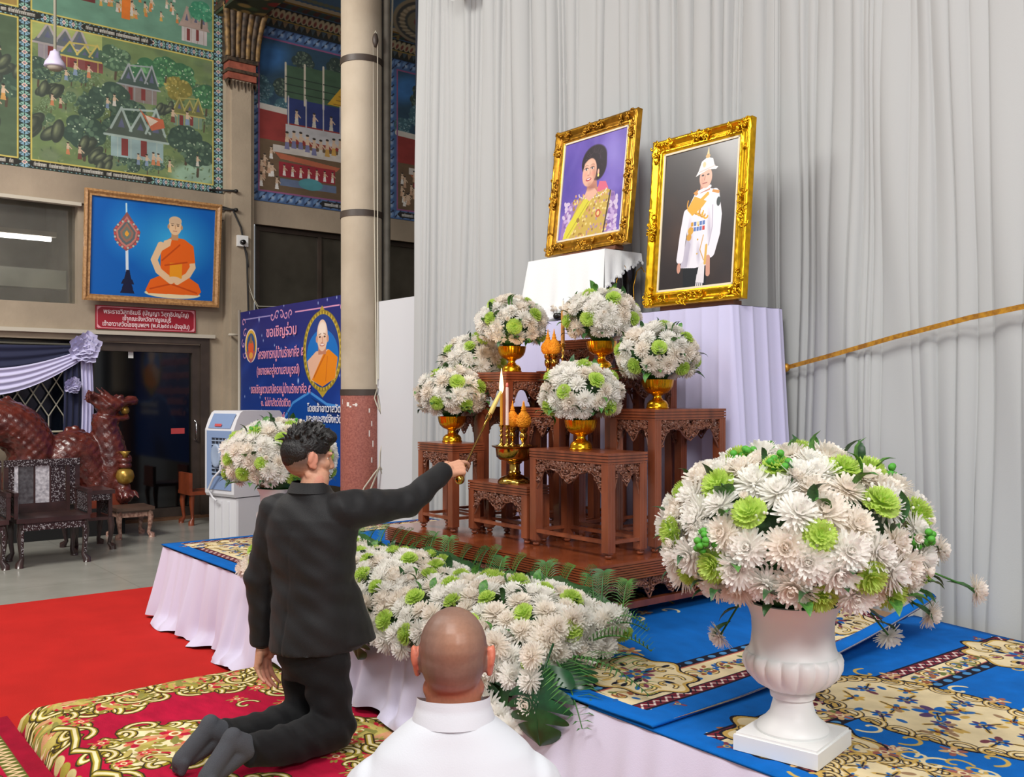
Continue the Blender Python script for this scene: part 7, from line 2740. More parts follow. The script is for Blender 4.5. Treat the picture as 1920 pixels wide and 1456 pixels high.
def snake(pts, rs, n=16):
    """smooth path through pts"""
    out, ro = [], []
    for i in range(len(pts) - 1):
        p0, p1, p2, p3 = pts[max(0, i - 1)], pts[i], pts[i + 1], pts[min(len(pts) - 1, i + 2)]
        for k in range(8):
            t = k / 8
            out.append(0.5 * ((2 * p1) + (p2 - p0) * t + (2 * p0 - 5 * p1 + 4 * p2 - p3) * t * t + (3 * p1 - p0 - 3 * p2 + p3) * t ** 3))
            ro.append(rs[i] + (rs[i + 1] - rs[i]) * t)
    out.append(pts[-1])
    ro.append(rs[-1])
    return out, ro


path = [P(0.3, 0.4), P(0.7, 0.72), P(1.2, 1.0), P(1.7, 1.22), P(2.1, 1.22), P(2.3, 0.95), P(2.22, 0.58), P(2.38, 0.5), P(2.6, 0.86), P(2.78, 0.93), P(2.93, 0.64), P(3.0, 0.5), P(3.1, 0.75, 0.03), P(3.08, 1.0, 0.04), P(3.04, 1.2, 0.04), P(3.05, 1.32, 0.05)]
rad = [0.04, 0.13, 0.22, 0.26, 0.26, 0.25, 0.22, 0.22, 0.24, 0.22, 0.2, 0.2, 0.2, 0.17, 0.14, 0.14]
pts, rs_ = snake(path, rad)
body.tube(pts, rs_, 16)
head = MB()
# chest scutes
hd = P(3.08, 1.44, 0.06)
body.ell(hd, (0.14, 0.17, 0.1), 14, 10)
body.ell(hd + P(0.14, 0.03), (0.11, 0.16, 0.05), 12, 8)
body.ell(hd + P(0.24, 0.045), (0.09, 0.08, 0.06), 10, 8)
body.ell(hd + P(0.08, -0.155), (0.09, 0.15, 0.04), 12, 8)
body.ell(hd + P(0.17, -0.14), (0.05, 0.05, 0.035), 10, 8)
body.ell(hd + P(-0.02, -0.05), (0.12, 0.11, 0.12), 12, 8)
q = random.Random(12)
for k in range(14):
    a = -0.4 + 2.4 * k / 13
    body.cap(hd + P(-0.08 - 0.03 * math.sin(k), 0.02 + 0.05 * math.cos(k), q.uniform(-0.1, 0.1)), hd + P(-0.2 - 0.04 * q.random(), 0.1 + 0.06 * math.sin(k * 1.7), q.uniform(-0.14, 0.14)), 0.04, 0.012, 8)
for sx in (-1, 1):
    body.cap(hd + P(0.0, 0.08, sx * 0.07), hd + P(-0.12, 0.2, sx * 0.1), 0.03, 0.008, 8)
    body.ell(hd + P(0.1, 0.085, sx * 0.075), (0.035, 0.04, 0.035), 8, 6)
for k in range(26):
    i = int(len(pts) * (0.12 + 0.6 * k / 26))
    body.ell(pts[i] + Vector((0.0, 0, rs_[i])), (0.03, 0.05, 0.05), 8, 6)
# foreleg and claw
body.cap(P(3.10, 0.62, 0.1), P(3.20, 0.5, 0.2), 0.1, 0.07)
body.cap(P(3.20, 0.5, 0.2), P(3.20, 0.43, 0.22), 0.08, 0.1)
for k in range(4):
    body.cap(P(3.14 + 0.05 * k, 0.46, 0.28), P(3.14 + 0.06 * k, 0.4, 0.34), 0.028, 0.012, 8)
body.cap(P(3.08, 0.9, 0.12), P(3.24, 0.84, 0.18), 0.07, 0.055)
me = solid(body, 0.015, 2)
tx = displace(me, lambda co, no: co + no * (0.008 * np.sin(co[:, 1:2] * 60) * np.sin(co[:, 2:3] * 60) * np.sin(co[:, 0:1] * 55 + 1)))
meshobj('body', me, M_drg, dg_)
M_dgold = mat('dragon_gilt', (186, 148, 66), 0.3, 0.6, var=0.3, scale=12)
MB().ell(hd + P(0.17, -0.065), (0.05, 0.05, 0.05), 14, 10).build('mouth_ball', M_dgold, dg_, True)
vz = P(3.2, 0.55, 0.24)
T = Matrix.Translation(vz)
MB().lathe([(0.03, 0.0), (0.08, 0.03), (0.1, 0.09), (0.085, 0.15), (0.045, 0.185)], 20, T).build('gilt_jar', M_dgold, dg_, True)
MB().lathe([(0.045, 0.18), (0.07, 0.19), (0.07, 0.23), (0.055, 0.24), (0.072, 0.25), (0.072, 0.29), (0.04, 0.3)], 16, T).build('jar_lid', M_drg, dg_, True)
MB().lathe([(0.025, 0.3), (0.03, 0.33), (0.06, 0.37), (0.03, 0.372)], 14, T).build('finial', M_dgold, dg_, True)
sc = MB()
for k in range(60):
    i = int(len(pts) * (0.4 + 0.22 * k / 60))
    sc.ell(pts[i] + Vector((rs_[i] * 0.8, q.uniform(-0.03, 0.03), rs_[i] * 0.45)), (0.012, 0.016, 0.012), 6, 4)
tag(sc.build('pearl_stud', M_pearl2, dg_, True), None, None, None, 'stuff')
MB().box(-0.2, 2.86, 0.3, 0.2, 3.24, 0.46).build('block', mat('block_wood', (124, 54, 34), 0.3), dg_)
MB().box(-0.35, 0.4, 0.0, 0.24, 3.2, 0.3).build('stand', M_dark, dg_)
# ------------------------------------------------------------------ flame on the lit candle
fl_m = bpy.data.materials.new('flame')
fl_m.use_nodes = True
nt = fl_m.node_tree
nt.nodes.remove(nt.nodes['Principled BSDF'])
em = nt.nodes.new('ShaderNodeEmission')
em.inputs[0].default_value = (1.0, 0.72, 0.36, 1)
em.inputs[1].default_value = 3.2
nt.links.new(em.outputs[0], nt.nodes['Material Output'].inputs[0])
ctop = (CB[0][0], CB[0][1], tray_top + 0.112 + 0.172)
fl = thing('candle_flame', 'tall bright yellow flame on the orange candle in the brass tray', 'flame', ctop)
MB().lathe([(0.003, -0.004), (0.011, 0.014), (0.0125, 0.03), (0.0105, 0.055), (0.007, 0.085), (0.0035, 0.11), (0.0008, 0.132)], 14).build('flame', fl_m, fl, True)
pl_ = bpy.data.lights.new('flame_light', 'POINT')
pl_.energy = 1.6
pl_.color = (1, 0.6, 0.25)
pl_.shadow_soft_size = 0.02
po = bpy.data.objects.new('flame_light', pl_)
COL.objects.link(po)
po.location = (ctop[0], ctop[1], ctop[2] + 0.16)


# ------------------------------------------------------------------ people
def vcol_mat(name, rough=0.5, sss=0.0):
    m = bpy.data.materials.new(name)
    m.use_nodes = True
    nt = m.node_tree
    b = nt.nodes['Principled BSDF']
    a = nt.nodes.new('ShaderNodeAttribute')
    a.attribute_name = 'tone'
    n = nt.nodes.new('ShaderNodeTexNoise')
    n.inputs['Scale'].default_value = 160
    tc = nt.nodes.new('ShaderNodeTexCoord')
    nt.links.new(tc.outputs['Object'], n.inputs['Vector'])
    mx = nt.nodes.new('ShaderNodeMix')
    mx.data_type = 'RGBA'
    mx.blend_type = 'MULTIPLY'
    mx.inputs[0].default_value = 0.25
    nt.links.new(a.outputs[0], mx.inputs[6])
    nt.links.new(n.outputs[0], mx.inputs[7])
    nt.links.new(mx.outputs[2], b.inputs['Base Color'])
    b.inputs['Roughness'].default_value = rough
    b.inputs['Specular IOR Level'].default_value = 0.35
    return m


def tone(me, fn):
    n = len(me.vertices)
    co = np.zeros(n * 3, dtype=np.float32)
    me.vertices.foreach_get('co', co)
    c_ = fn(co.reshape(-1, 3))
    at = me.color_attributes.new('tone', 'FLOAT_COLOR', 'POINT')
    out = np.ones((n, 4), dtype=np.float32)
    c_ = c_ / 255.0
    out[:, :3] = np.where(c_ <= 0.04045, c_ / 12.92, ((c_ + 0.055) / 1.055) ** 2.4)
    at.data.foreach_set('color', out.ravel())


def sstep(x, a, b):
    t = np.clip((x - a) / (b - a), 0, 1)
    return t * t * (3 - 2 * t)


def hand(mb, w, f, n, t, curls, k=1.0, spread=0.12, thumb=(0.5, 0.6)):
    """w wrist, f finger direction, n back of the hand, t thumb side"""
    w, f, n, t = Vector(w), Vector(f).normalized(), Vector(n).normalized(), Vector(t).normalized()
    P_ = lambda a, b, c_: w + f * a * k + t * b * k + n * c_ * k
    kn = [(0.092, 0.032), (0.097, 0.011), (0.092, -0.011), (0.083, -0.031)]
    mb.cap(P_(-0.03, 0, 0), P_(0.02, 0, 0), 0.025 * k, 0.026 * k)
    for (a, b) in kn:
        mb.cap(P_(0.01, b * 0.55, 0), P_(a, b, 0.002), 0.0155 * k, 0.0125 * k)
    mb.cap(P_(0.02, 0.02, -0.01), P_(0.05, 0.028, -0.012), 0.017 * k, 0.014 * k)
    mb.cap(P_(0.02, -0.02, -0.008), P_(0.06, -0.026, -0.008), 0.016 * k, 0.012 * k)
    lens = [(0.043, 0.026, 0.02), (0.047, 0.03, 0.021), (0.044, 0.028, 0.02), (0.034, 0.021, 0.018)]
    for i, (a, b) in enumerate(kn):
        p = P_(a, b, 0.002)
        ang = 0.0
        sp = (1.5 - i) * spread
        base = (f * math.cos(sp) + t * math.sin(sp)).normalized()
        for s_, L in enumerate(lens[i]):
            ang += curls[i][s_]
            d = base * math.cos(ang) - n * math.sin(ang)
            e = p + d * L * k
            r = 0.0102 - 0.0011 * s_ - (0.001 if i == 3 else 0)
            mb.cap(p, e, r * k, (r - 0.001) * k, 10)
            p = e
    p = P_(0.022, 0.026, -0.008)
    d = (f * 0.55 + t * 0.75 - n * 0.3).normalized()
    e = p + d * 0.042 * k
    mb.cap(p, e, 0.0145 * k, 0.0115 * k)
    d2 = (f * (0.9 - thumb[0] * 0.3) + t * (0.35 - thumb[0] * 0.4) - n * thumb[1]).normalized()
    e2 = e + d2 * 0.032 * k
    mb.cap(e, e2, 0.0112 * k, 0.0098 * k)
    d3 = (d2 - n * 0.35).normalized()
    mb.cap(e2, e2 + d3 * 0.026 * k, 0.0098 * k, 0.008 * k)


def head(mb, c, ry, rp=0.0, k=1.0, ears=True):
    """head at c (centre of the skull), turned by ry about z, nodding by rp; +y is forward"""
    M = Matrix.Translation(Vector(c)) @ Matrix.Rotation(ry, 4, 'Z') @ Matrix.Rotation(rp, 4, 'X') @ Matrix.Diagonal((k, k, k, 1))
    T = lambda *p: M @ Vector(p)
    R = Matrix.Rotation(ry, 4, 'Z') @ Matrix.Rotation(rp, 4, 'X')
    E = lambda p, r, X=None: mb.ell(T(*p), (r[0] * k, r[1] * k, r[2] * k), 18, 12, R @ X if X is not None else R)
    E((0, -0.014, 0.022), (0.074, 0.092, 0.086))
    E((0, -0.03, -0.005), (0.07, 0.072, 0.075))
    E((0, 0.03, -0.03), (0.061, 0.062, 0.08))
    E((0, 0.045, -0.082), (0.038, 0.04, 0.032))
    E((0, 0.07, -0.095), (0.022, 0.02, 0.018))
    for sx in (-1, 1):
        E((sx * 0.042, 0.05, -0.02), (0.026, 0.03, 0.024))
        E((sx * 0.05, 0.01, -0.07), (0.018, 0.035, 0.022))
        E((sx * 0.032, 0.075, 0.022), (0.026, 0.014, 0.01))
        if ears:
            X = Matrix.Rotation(sx * -0.35, 4, 'Z') @ Matrix.Rotation(-0.2, 4, 'X')
            E((sx * 0.08, -0.008, -0.01), (0.008, 0.02, 0.033), X)
            E((sx * 0.085, -0.02, 0.004), (0.007, 0.012, 0.026), X)
            E((sx * 0.079, 0.002, -0.034), (0.008, 0.01, 0.012), X)
    # nose, lips
    mb.cap(T(0, 0.086, 0.012), T(0, 0.104, -0.03), 0.009 * k, 0.0135 * k)
    for sx in (-1, 1):
        E((sx * 0.012, 0.094, -0.034), (0.009, 0.01, 0.008))
    E((0, 0.086, -0.058), (0.024, 0.012, 0.006))
    E((0, 0.084, -0.068), (0.021, 0.012, 0.007))
    return T, R


def face_details(parent, T, R, k=1.0):
    for sx in (-1, 1):
        ey_ = MB().ell(T(sx * 0.032, 0.065, 0.0), (0.012 * k, 0.009 * k, 0.008 * k), 12, 8, R).build('eye', bpy.data.materials.get('eye_white') or mat('eye_white', (232, 226, 220), 0.3), parent, True)
        MB().ell(T(sx * 0.032, 0.0725, 0.0), (0.006 * k, 0.003 * k, 0.006 * k), 10, 6, R).build('iris', M_black, ey_, True)
        MB().tube([T(sx * 0.014, 0.089, 0.022), T(sx * 0.034, 0.09, 0.029), T(sx * 0.052, 0.078, 0.022)], [0.003, 0.004, 0.002], 6).build('eyebrow', M_black, parent, True)


# ---- kneeling man in the black suit
K0 = Vector((-3.52, 1.775, 0.124))
KR = math.radians(8)
man = thing('person', 'kneeling man in black suit and grey socks, reaching out with a lighting stick', 'person', K0, KR)
NB = Vector((0.0, -0.03, 1.03))
HC = Vector((-0.028, -0.022, 1.172))
b = MB()
T1, R1 = head(b, HC, math.radians(-14), math.radians(-6))
b.cap(NB + Vector((0, -0.005, -0.06)), NB + Vector((0, 0.025, 0.06)), 0.062, 0.055, 18)
b.cap((0, -0.02, 0.5), (0, -0.02, 0.85), 0.11, 0.1, 18)
b.cap((0, -0.02, 0.9), NB, 0.07, 0.055, 18)
SHR, ELR, WRR = Vector((0.164, 0.05, 0.972)), Vector((0.19, 0.32, 0.975)), Vector((0.16, 0.545, 1.09))
SHL, ELL, WRL = Vector((-0.16, -0.1, 0.95)), Vector((-0.212, -0.13, 0.67)), Vector((-0.228, -0.11, 0.4))
b.cap(NB - Vector((0, 0, 0.11)), SHR, 0.04, 0.04)
b.cap(NB - Vector((0, 0, 0.11)), SHL, 0.04, 0.04)
b.cap(SHR, ELR, 0.045, 0.038)
b.cap(ELR, WRR, 0.036, 0.026)
b.cap(SHL, ELL, 0.045, 0.038)
b.cap(ELL, WRL, 0.036, 0.026)
fR = Vector((0.2, 0.95, 0.1)).normalized()
aR = (WRR - ELR).normalized()
nR = Vector((0.6, -0.25, 0.75))
nR = (nR - fR * nR.dot(fR)).normalized()
tR = nR.cross(fR)
if tR.x > 0:
    tR = -tR
hand(b, WRR + aR * 0.012, fR, nR, tR, [(0.25, 0.5, 0.3), (1.15, 1.35, 0.7), (1.3, 1.4, 0.7), (1.4, 1.4, 0.7)], 1.0, 0.04, (0.2, 0.45))
fL = (WRL - ELL).normalized()
hand(b, WRL + fL * 0.015, fL, (-0.92, -0.3, 0), (-0.1, 0.95, 0.1), [(0.3, 0.35, 0.25), (0.35, 0.4, 0.25), (0.4, 0.4, 0.25), (0.45, 0.4, 0.25)], 1.0, 0.08, (0.3, 0.3))
for sx in (-1, 1):
    b.cap((sx * 0.08, -0.02, 0.46), (sx * 0.09, 0.02, 0.085), 0.07, 0.052, 14)
    b.cap((sx * 0.1, 0.03, 0.075), (sx * 0.1, -0.36, 0.095), 0.05, 0.036, 14)
me = solid(b, 0.0045, 3, 0.5)


def tone1(co):
    skin = np.array([222, 164, 134], dtype=np.float32)
    out = np.tile(skin, (len(co), 1))
    inv = (Matrix.Translation(HC) @ Matrix.Rotation(math.radians(-14), 4, 'Z') @ Matrix.Rotation(math.radians(-6), 4, 'X')).inverted()
    A = np.array(inv)[:3, :]
    l = co @ A[:, :3].T + A[:, 3]
    # faded short sides and nape
    fade = sstep(l[:, 2] - 0.55 * np.clip(l[:, 1], -0.05, 0.09) * 1.0, -0.066, 0.012) * sstep(l[:, 1], 0.074, 0.045)
    ear = (np.abs(l[:, 0]) > 0.0745) & (l[:, 2] < 0.03) & (l[:, 1] > -0.045)
    fade[ear] = 0
    fade *= (l[:, 2] > -0.1)
    hair_ = np.array([74, 58, 52], dtype=np.float32)
    out = out * (1 - 0.8 * fade[:, None]) + hair_ * 0.8 * fade[:, None]
    red = ear.astype(np.float32) * 0.5
    out = out * (1 - red[:, None]) + np.array([222, 140, 120]) * red[:, None]
    lips = np.exp(-((l[:, 0] / 0.022) ** 2 + ((l[:, 2] + 0.063) / 0.008) ** 2)) * (l[:, 1] > 0.08)
    return out * (1 - 0.6 * lips[:, None]) + np.array([190, 100, 96]) * 0.6 * lips[:, None]


tone(me, tone1)
meshobj('body', me, vcol_mat('skin_light', 0.5), man)
face_details(man, T1, R1)
# hair: longer on the crown, tufted
h = MB()
Rr = R1
for p, r in (((0, -0.012, 0.05), (0.081, 0.098, 0.078)), ((0, 0.055, 0.085), (0.062, 0.05, 0.042)), ((0, -0.048, 0.022), (0.0762, 0.068, 0.072)), ((0, -0.072, 0.0), (0.058, 0.036, 0.05)), ((0.03, 0.066, 0.088), (0.036, 0.036, 0.03)), ((-0.03, 0.066, 0.088), (0.036, 0.036, 0.03))):
    h.ell(T1(*p), r, 16, 10, Rr)
q = random.Random(4)
for k in range(120):
    a, e = q.uniform(0, 6.28), q.uniform(0.25, 1.35)
    d = Vector((math.cos(a) * math.cos(e), math.sin(a) * math.cos(e), math.sin(e)))
    if d.y > 0.75 and d.z < 0.35 or abs(d.x) > 0.8 and d.z < 0.2:
        continue
    base = Vector((d.x * 0.074, -0.012 + d.y * 0.094, 0.048 + d.z * 0.074))
    flow = (d * 0.7 + Vector((q.uniform(-0.4, 0.4), 0.45 if d.z > 0.4 else -0.2, 0.3 * (d.z > 0.3) - 0.35 * (d.z <= 0.3)))).normalized()
    h.cap(T1(*base), T1(*(base + flow * q.uniform(0.026, 0.042))), 0.0075, 0.0022, 6)
me = solid(h, 0.0035, 4, 0.5)
displace(me, lambda co, no: co + no * (0.0007 * np.sin(co[:, 0:1] * 900 + 120 * co[:, 1:2] + 8 * np.sin(co[:, 2:3] * 90))))
meshobj('hair', me, mat('black_hair', (20, 18, 18), 0.42, bump=0.5, bscale=300, stretch=(1, 0.25, 0.4)), man)


def folds(co, no, terms):
    d = np.zeros((len(co), 1), dtype=np.float32)
    for (kx, ky, kz, ph_, am, zc, zw) in terms:
        w_ = np.exp(-((co[:, 2:3] - zc) / zw) ** 2) if zw else 1.0
        d += am * w_ * np.sin(kx * co[:, 0:1] + ky * co[:, 1:2] + kz * co[:, 2:3] + ph_)
    return co + no * d


M_suit = mat('black_suit_wool', (20, 20, 22), 0.62, bump=0.2, bscale=420, sheen=0.05, spec=0.35)
M_trou = mat('black_trousers', (16, 16, 18), 0.75, bump=0.25, bscale=420, sheen=0.05, spec=0.25)
j = MB()
j.loft([((0.0, 0.0, 0.405), 0.178, 0.185, 0.1), ((0.0, -0.005, 0.47), 0.18, 0.172, 0.12), ((0, -0.012, 0.56), 0.176, 0.15, 0.15), ((0, -0.02, 0.68), 0.17, 0.136, 0.22), ((0, -0.022, 0.79), 0.182, 0.14, 0.3), ((0, -0.024, 0.87), 0.192, 0.138, 0.38),
        ((0, -0.025, 0.93), 0.196, 0.126, 0.42), ((0, -0.026, 0.975), 0.178, 0.104, 0.42), ((0, -0.028, 1.01), 0.13, 0.086, 0.4), ((-0.002, -0.03, 1.035), 0.094, 0.078, 0.3), ((-0.004, -0.03, 1.062), 0.074, 0.072, 0.2)], 40)
j.cap(SHR + Vector((-0.02, -0.02, -0.005)), ELR, 0.082, 0.062, 18)
j.cap(ELR, WRR - aR * 0.005, 0.061, 0.046, 18)
j.tube([WRR - aR * 0.03, WRR + aR * 0.012], [0.047, 0.046], 18)
j.cap(SHL + Vector((0.03, 0, 0)), ELL, 0.078, 0.064, 18)
j.cap(ELL, WRL - fL * 0.02, 0.062, 0.05, 18)
j.tube([WRL - fL * 0.04, WRL + fL * 0.008], [0.052, 0.05], 18)
# skirt of the jacket kicks forward under the raised arm
j.loft([((0.1, 0.09, 0.425), 0.08, 0.125, 0.2), ((0.09, 0.07, 0.55), 0.08, 0.1, 0.2), ((0.07, 0.03, 0.7), 0.08, 0.08, 0.2)], 20)
me = solid(j, 0.0075, 4, 0.5)
displace(me, lambda co, no: folds(co, no, [(14, 0, 26, 0, 0.0035, 0.72, 0.14), (-22, 10, 34, 1.0, 0.0028, 0.62, 0.12), (30, 20, -16, 2.0, 0.0022, 0.9, 0.1), (8, 0, 60, 0.5, 0.0024, 0.68, 0.08), (0, 55, 10, 0, 0.003, 1.0, 0.07), (0, 80, -30, 1, 0.002, 1.02, 0.07), (20, 8, 4, 1.2, 0.004, 0.42, 0.1), (40, 30, 70, 0, 0.0018, 0.7, 0.5)]))
# back seam and vent
displace(me, lambda co, no: co - no * (0.005 * np.exp(-((co[:, 0:1] - 0.02 - 0.06 * np.clip(co[:, 2:3] - 0.55, 0, 1)) / 0.006) ** 2) * (co[:, 1:2] < -0.06) * (co[:, 2:3] < 0.9) * (0.4 + 0.6 * (co[:, 2:3] < 0.58))))
meshobj('jacket', me, M_suit, man)
cl = MB()
def coll(u, v):
    a = 2 * PI * u
    r = 0.087 - 0.014 * v
    return (-0.004 + r * 1.16 * math.cos(a), -0.03 + 0.006 * v + r * math.sin(a), 1.034 + 0.042 * v - 0.035 * max(0, math.sin(a)))
cl.grid(coll, 36, 6, closed=True)
cl.build('collar', M_suit, man, True)
t_ = MB()
t_.loft([((0, -0.005, 0.28), 0.14, 0.115, 0), ((0, -0.015, 0.36), 0.152, 0.13, 0), ((0, -0.02, 0.5), 0.155, 0.125, 0)], 30)
for sx in (-1, 1):
    t_.cap((sx * 0.075, -0.02, 0.42), (sx * 0.088, 0.015, 0.1), 0.1, 0.084, 20)
    t_.cap((sx * 0.098, 0.015, 0.092), (sx * 0.1, -0.2, 0.085), 0.088, 0.078, 18)
    t_.cap((sx * 0.1, -0.2, 0.085), (sx * 0.1, -0.33, 0.1), 0.078, 0.066, 18)
    t_.tube([(sx * 0.1, -0.3, 0.098), (sx * 0.1, -0.375, 0.11)], [0.066, 0.06], 18)
me = solid(t_, 0.008, 3, 0.5)
displace(me, lambda co, no: folds(co, no, [(30, 60, 40, 0, 0.004, 0.1, 0.1), (10, 90, 50, 1, 0.003, 0.12, 0.1), (16, 20, 60, 2, 0.004, 0.3, 0.12), (40, 10, -50, 0, 0.003, 0.22, 0.12)]))
displace(me, lambda co, no: np.concatenate([co[:, :2], np.maximum(co[:, 2:3], 0.004)], axis=1))
meshobj('trousers', me, M_trou, man)
M_sock = mat('charcoal_sock', (70, 72, 78), 0.9, bump=0.4, bscale=350)
M_sole = mat('sock_sole', (92, 94, 98), 0.9, bump=0.4, bscale=350)
for sx, dy, sp in ((-1, 0.0, -0.02), (1, -0.015, 0.01)):
    s_ = MB()
    x = sx * 0.095
    A, Hh, B, Tt = Vector((x, -0.36 + dy, 0.115)), Vector((x, -0.42 + dy, 0.172)), Vector((x + sp, -0.525 + dy, 0.055)), Vector((x + sp * 1.2, -0.545 + dy, 0.02))
    s_.cap(A, Hh - Vector((0, -0.01, 0.02)), 0.05, 0.042, 16)
    s_.cap(Hh, Hh + Vector((0, -0.015, -0.025)), 0.036, 0.037, 16)
    s_.cap(Hh + Vector((0, -0.01, -0.02)), B, 0.036, 0.036, 16)
    s_.cap(A, B + Vector((0, 0.03, 0.0)), 0.04, 0.03, 16)
    for d in (-0.022, 0.0, 0.022):
        s_.cap(B + Vector((d, 0, 0)), Tt + Vector((d, 0.012, 0)), 0.024, 0.017, 12)
    me = solid(s_, 0.005, 5, 0.5)
    displace(me, lambda co, no: np.concatenate([co[:, :2], np.maximum(co[:, 2:3], 0.003)], axis=1))
    meshobj('sock', me, M_sock, man)

# ---- lighting stick from his fist to the flame
MW = Matrix.Translation(K0) @ Matrix.Rotation(KR, 4, 'Z')
grip = MW @ (WRR + fR * 0.108 - nR * 0.022 + tR * 0.002)
tip = Vector((ctop[0] + 0.012, ctop[1] - 0.014, ctop[2] + 0.004))
ax = (tip - grip)
Ls = ax.length
ax.normalize()
stk = thing('lighting_stick', 'long brass taper holder with yellow candle held in his raised fist', 'taper holder', grip)
p = lambda d: ax * d
MB().tube([p(-0.045), p(-0.02), p(0.1), p(Ls * 0.42), p(Ls * 0.62)], [0.007, 0.0055, 0.0055, 0.0055, 0.006], 8).build('rod', M_brass, stk, True)
MB().tube([p(Ls * 0.6), p(Ls * 0.62), p(Ls * 0.66), p(Ls * 0.68)], [0.007, 0.014, 0.014, 0.011], 12).build('socket', M_brass, stk, True)
MB().tube([p(Ls * 0.66), p(Ls * 0.74), p(Ls * 0.9), p(Ls)], [0.011, 0.013, 0.011, 0.007], 10).build('yellow_candle', mat('taper_wax', (214, 190, 110), 0.5), stk, True)
MB().ell(p(-0.05) + Vector((0, 0, -0.012)), (0.022, 0.022, 0.022), 14, 10).build('pommel', M_brass, stk, True)

# ---- seated man with shaved head and white shirt
S0 = Vector((-1.743, 1.214, 0.124))
SR = math.radians(55.3)
m2 = thing('person', 'seated man with shaved head and white shirt, seen from behind, nearest the camera', 'person', S0, SR)
b = MB()
HC2 = Vector((0.0, 0.02, 0.838))
T2, R2 = head(b, HC2, math.radians(-3), math.radians(-4), 1.03)
b.cap((0, -0.005, 0.64), (0, 0.012, 0.8), 0.066, 0.06, 20)
b.cap((0, 0.0, 0.14), (0, -0.01, 0.5), 0.1, 0.1, 18)
S2 = {}
for sx in (-1, 1):
    sh, el_, wr = Vector((sx * 0.172, -0.01, 0.548)), Vector((sx * 0.255, 0.1, 0.37)), Vector((sx * 0.15, 0.32, 0.26))
    S2[sx] = (sh, el_, wr)
    b.cap((0, 0, 0.58), sh, 0.05, 0.045)
    b.cap(sh, el_, 0.05, 0.042)
    b.cap(el_, wr, 0.04, 0.028)
    f_ = (wr - el_).normalized()
    hand(b, wr + f_ * 0.01, f_, (0, 0.2, 1), (-sx, 0.2, 0), [(0.3, 0.3, 0.2)] * 4, 1.0, 0.1, (0.3, 0.3))
    b.cap((sx * 0.1, 0.02, 0.13), (sx * 0.17, 0.42, 0.13), 0.095, 0.07, 16)
    b.cap((sx * 0.17, 0.42, 0.075), (sx * 0.13, 0.02, 0.07), 0.06, 0.045, 16)
    b.cap((sx * 0.13, 0.02, 0.06), (sx * 0.1, -0.16, 0.045), 0.036, 0.03, 14)
me = solid(b, 0.005, 3, 0.5)


def tone2(co):
    skin = np.array([186, 116, 88], dtype=np.float32)
    out = np.tile(skin, (len(co), 1))
    inv = (Matrix.Translation(HC2) @ Matrix.Rotation(math.radians(-3), 4, 'Z') @ Matrix.Rotation(math.radians(-4), 4, 'X')).inverted()
    A = np.array(inv)[:3, :]
    l = co @ A[:, :3].T + A[:, 3]
    scalp = sstep(l[:, 2] - 0.3 * np.clip(l[:, 1], -0.06, 0.1), -0.075, 0.0) * sstep(l[:, 1], 0.085, 0.055)
    ear = (np.abs(l[:, 0]) > 0.077) & (l[:, 2] < 0.035) & (l[:, 1] > -0.05)
    scalp[ear] = 0
    q_ = 0.5 + 0.5 * np.sin(l[:, 0] * 60 + 1) * np.sin(l[:, 2] * 50) * np.sin(l[:, 1] * 40 + 2)
    # thinner on the crown, greyer at the sides
    crown = np.exp(-((l[:, 0] - 0.01) / 0.05) ** 2 - ((l[:, 2] - 0.05) / 0.05) ** 2)
    sc = np.array([116, 92, 82]) + crown[:, None] * np.array([44, 26, 12]) + (q_[:, None] - 0.5) * 14
    out = out * (1 - 0.92 * scalp[:, None]) + sc * 0.92 * scalp[:, None]
    e_ = ear.astype(np.float32)[:, None] * 0.8
    out = out * (1 - e_) + np.array([214, 122, 96]) * e_
    return out


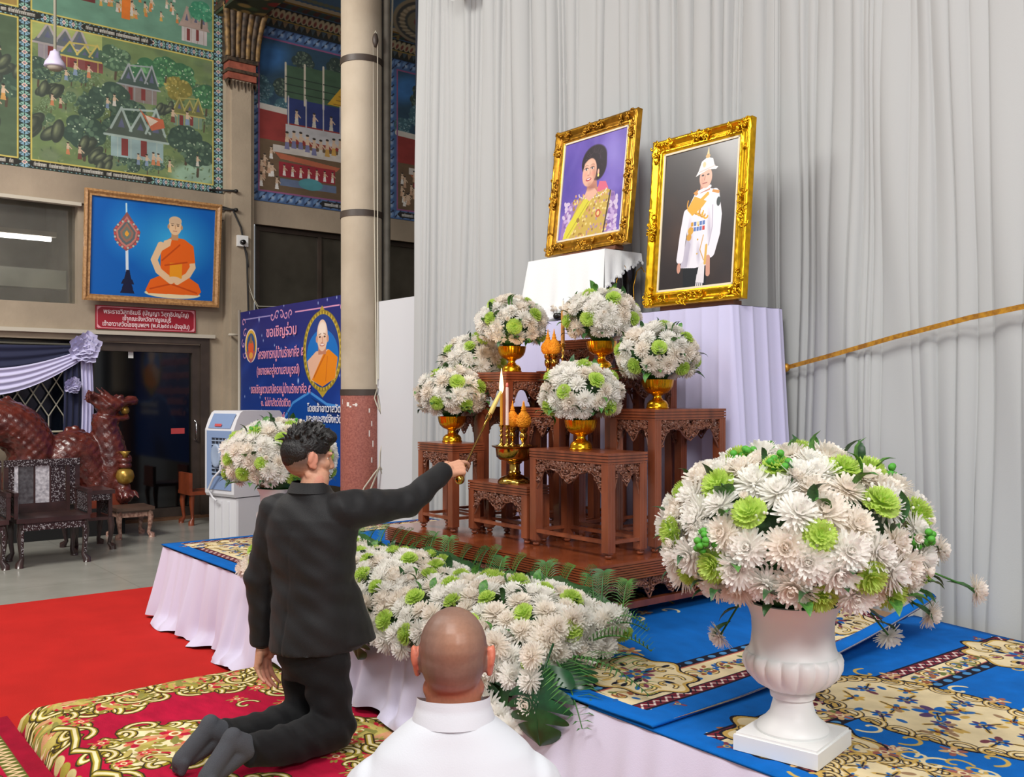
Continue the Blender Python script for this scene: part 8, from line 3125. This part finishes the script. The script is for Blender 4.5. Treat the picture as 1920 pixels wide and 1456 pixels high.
tone(me, tone2)
meshobj('body', me, vcol_mat('skin_tan', 0.42), m2)
face_details(m2, T2, R2, 1.03)
M_shirt = mat('white_shirt', (203, 206, 212), 0.7, bump=0.06, bscale=300, sheen=0.1)
s_ = MB()
s_.loft([((0, 0.0, 0.06), 0.2, 0.17, 0), ((0, -0.005, 0.2), 0.185, 0.15, 0), ((0, -0.015, 0.36), 0.195, 0.148, 0), ((0, -0.02, 0.48), 0.208, 0.142, 0), ((0, -0.018, 0.55), 0.208, 0.13, 0), ((0, -0.012, 0.6), 0.194, 0.116, 0), ((0, -0.006, 0.64), 0.166, 0.102, 0), ((0, 0.0, 0.668), 0.134, 0.093, 0), ((0, 0.004, 0.692), 0.104, 0.086, 0), ((0, 0.006, 0.708), 0.082, 0.078, 0), ((0, 0.007, 0.716), 0.07, 0.069, 0)], 40)
for sx in (-1, 1):
    sh, el_, wr = S2[sx]
    s_.cap(sh + Vector((-sx * 0.012, 0, -0.004)), el_, 0.083, 0.068, 18)
    s_.cap(el_, wr, 0.066, 0.048, 18)
me = solid(s_, 0.007, 5, 0.5)
displace(me, lambda co, no: folds(co, no, [(30, 8, 12, 0, 0.005, 0.42, 0.14), (-18, 0, 30, 1, 0.003, 0.35, 0.15), (44, 20, 8, 2, 0.0035, 0.52, 0.1), (60, 0, 20, 0, 0.0016, 0.55, 0.06)]))
# yoke seam
displace(me, lambda co, no: co + no * 0.0032 * sstep(co[:, 2:3] + 1.3 * co[:, 0:1] ** 2, 0.575, 0.579) * (co[:, 1:2] < 0.02))
meshobj('shirt', me, M_shirt, m2)


def coll2(u, v):
    a = 2 * PI * u
    r = 0.0885 - 0.0105 * min(1, v * 1.6) + 0.0015 * math.sin(PI * v)
    back = max(0, -math.sin(a))
    return (r * 1.05 * math.cos(a), 0.004 + 0.012 * v + r * math.sin(a), 0.702 + 0.055 * v - 0.03 * max(0, math.sin(a)) - 0.008 * (1 - back) * v)


MB().grid(coll2, 48, 10, closed=True).build('collar', M_shirt, m2, True)
t_ = MB()
for sx in (-1, 1):
    t_.cap((sx * 0.1, 0.0, 0.13), (sx * 0.17, 0.42, 0.13), 0.112, 0.088, 18)
    t_.cap((sx * 0.17, 0.42, 0.09), (sx * 0.13, 0.02, 0.085), 0.078, 0.066, 18)
t_.loft([((0, 0, 0.03), 0.17, 0.15, 0), ((0, 0, 0.2), 0.175, 0.14, 0)], 24)
me = solid(t_, 0.012, 3, 0.5)
displace(me, lambda co, no: np.concatenate([co[:, :2], np.maximum(co[:, 2:3], 0.004)], axis=1))
meshobj('trousers', me, M_trou, m2)
for sx in (-1, 1):
    s_ = MB().cap((sx * 0.12, -0.06, 0.06), (sx * 0.1, -0.18, 0.05), 0.04, 0.036, 14)
    s_.build('sock', M_black, m2, True)
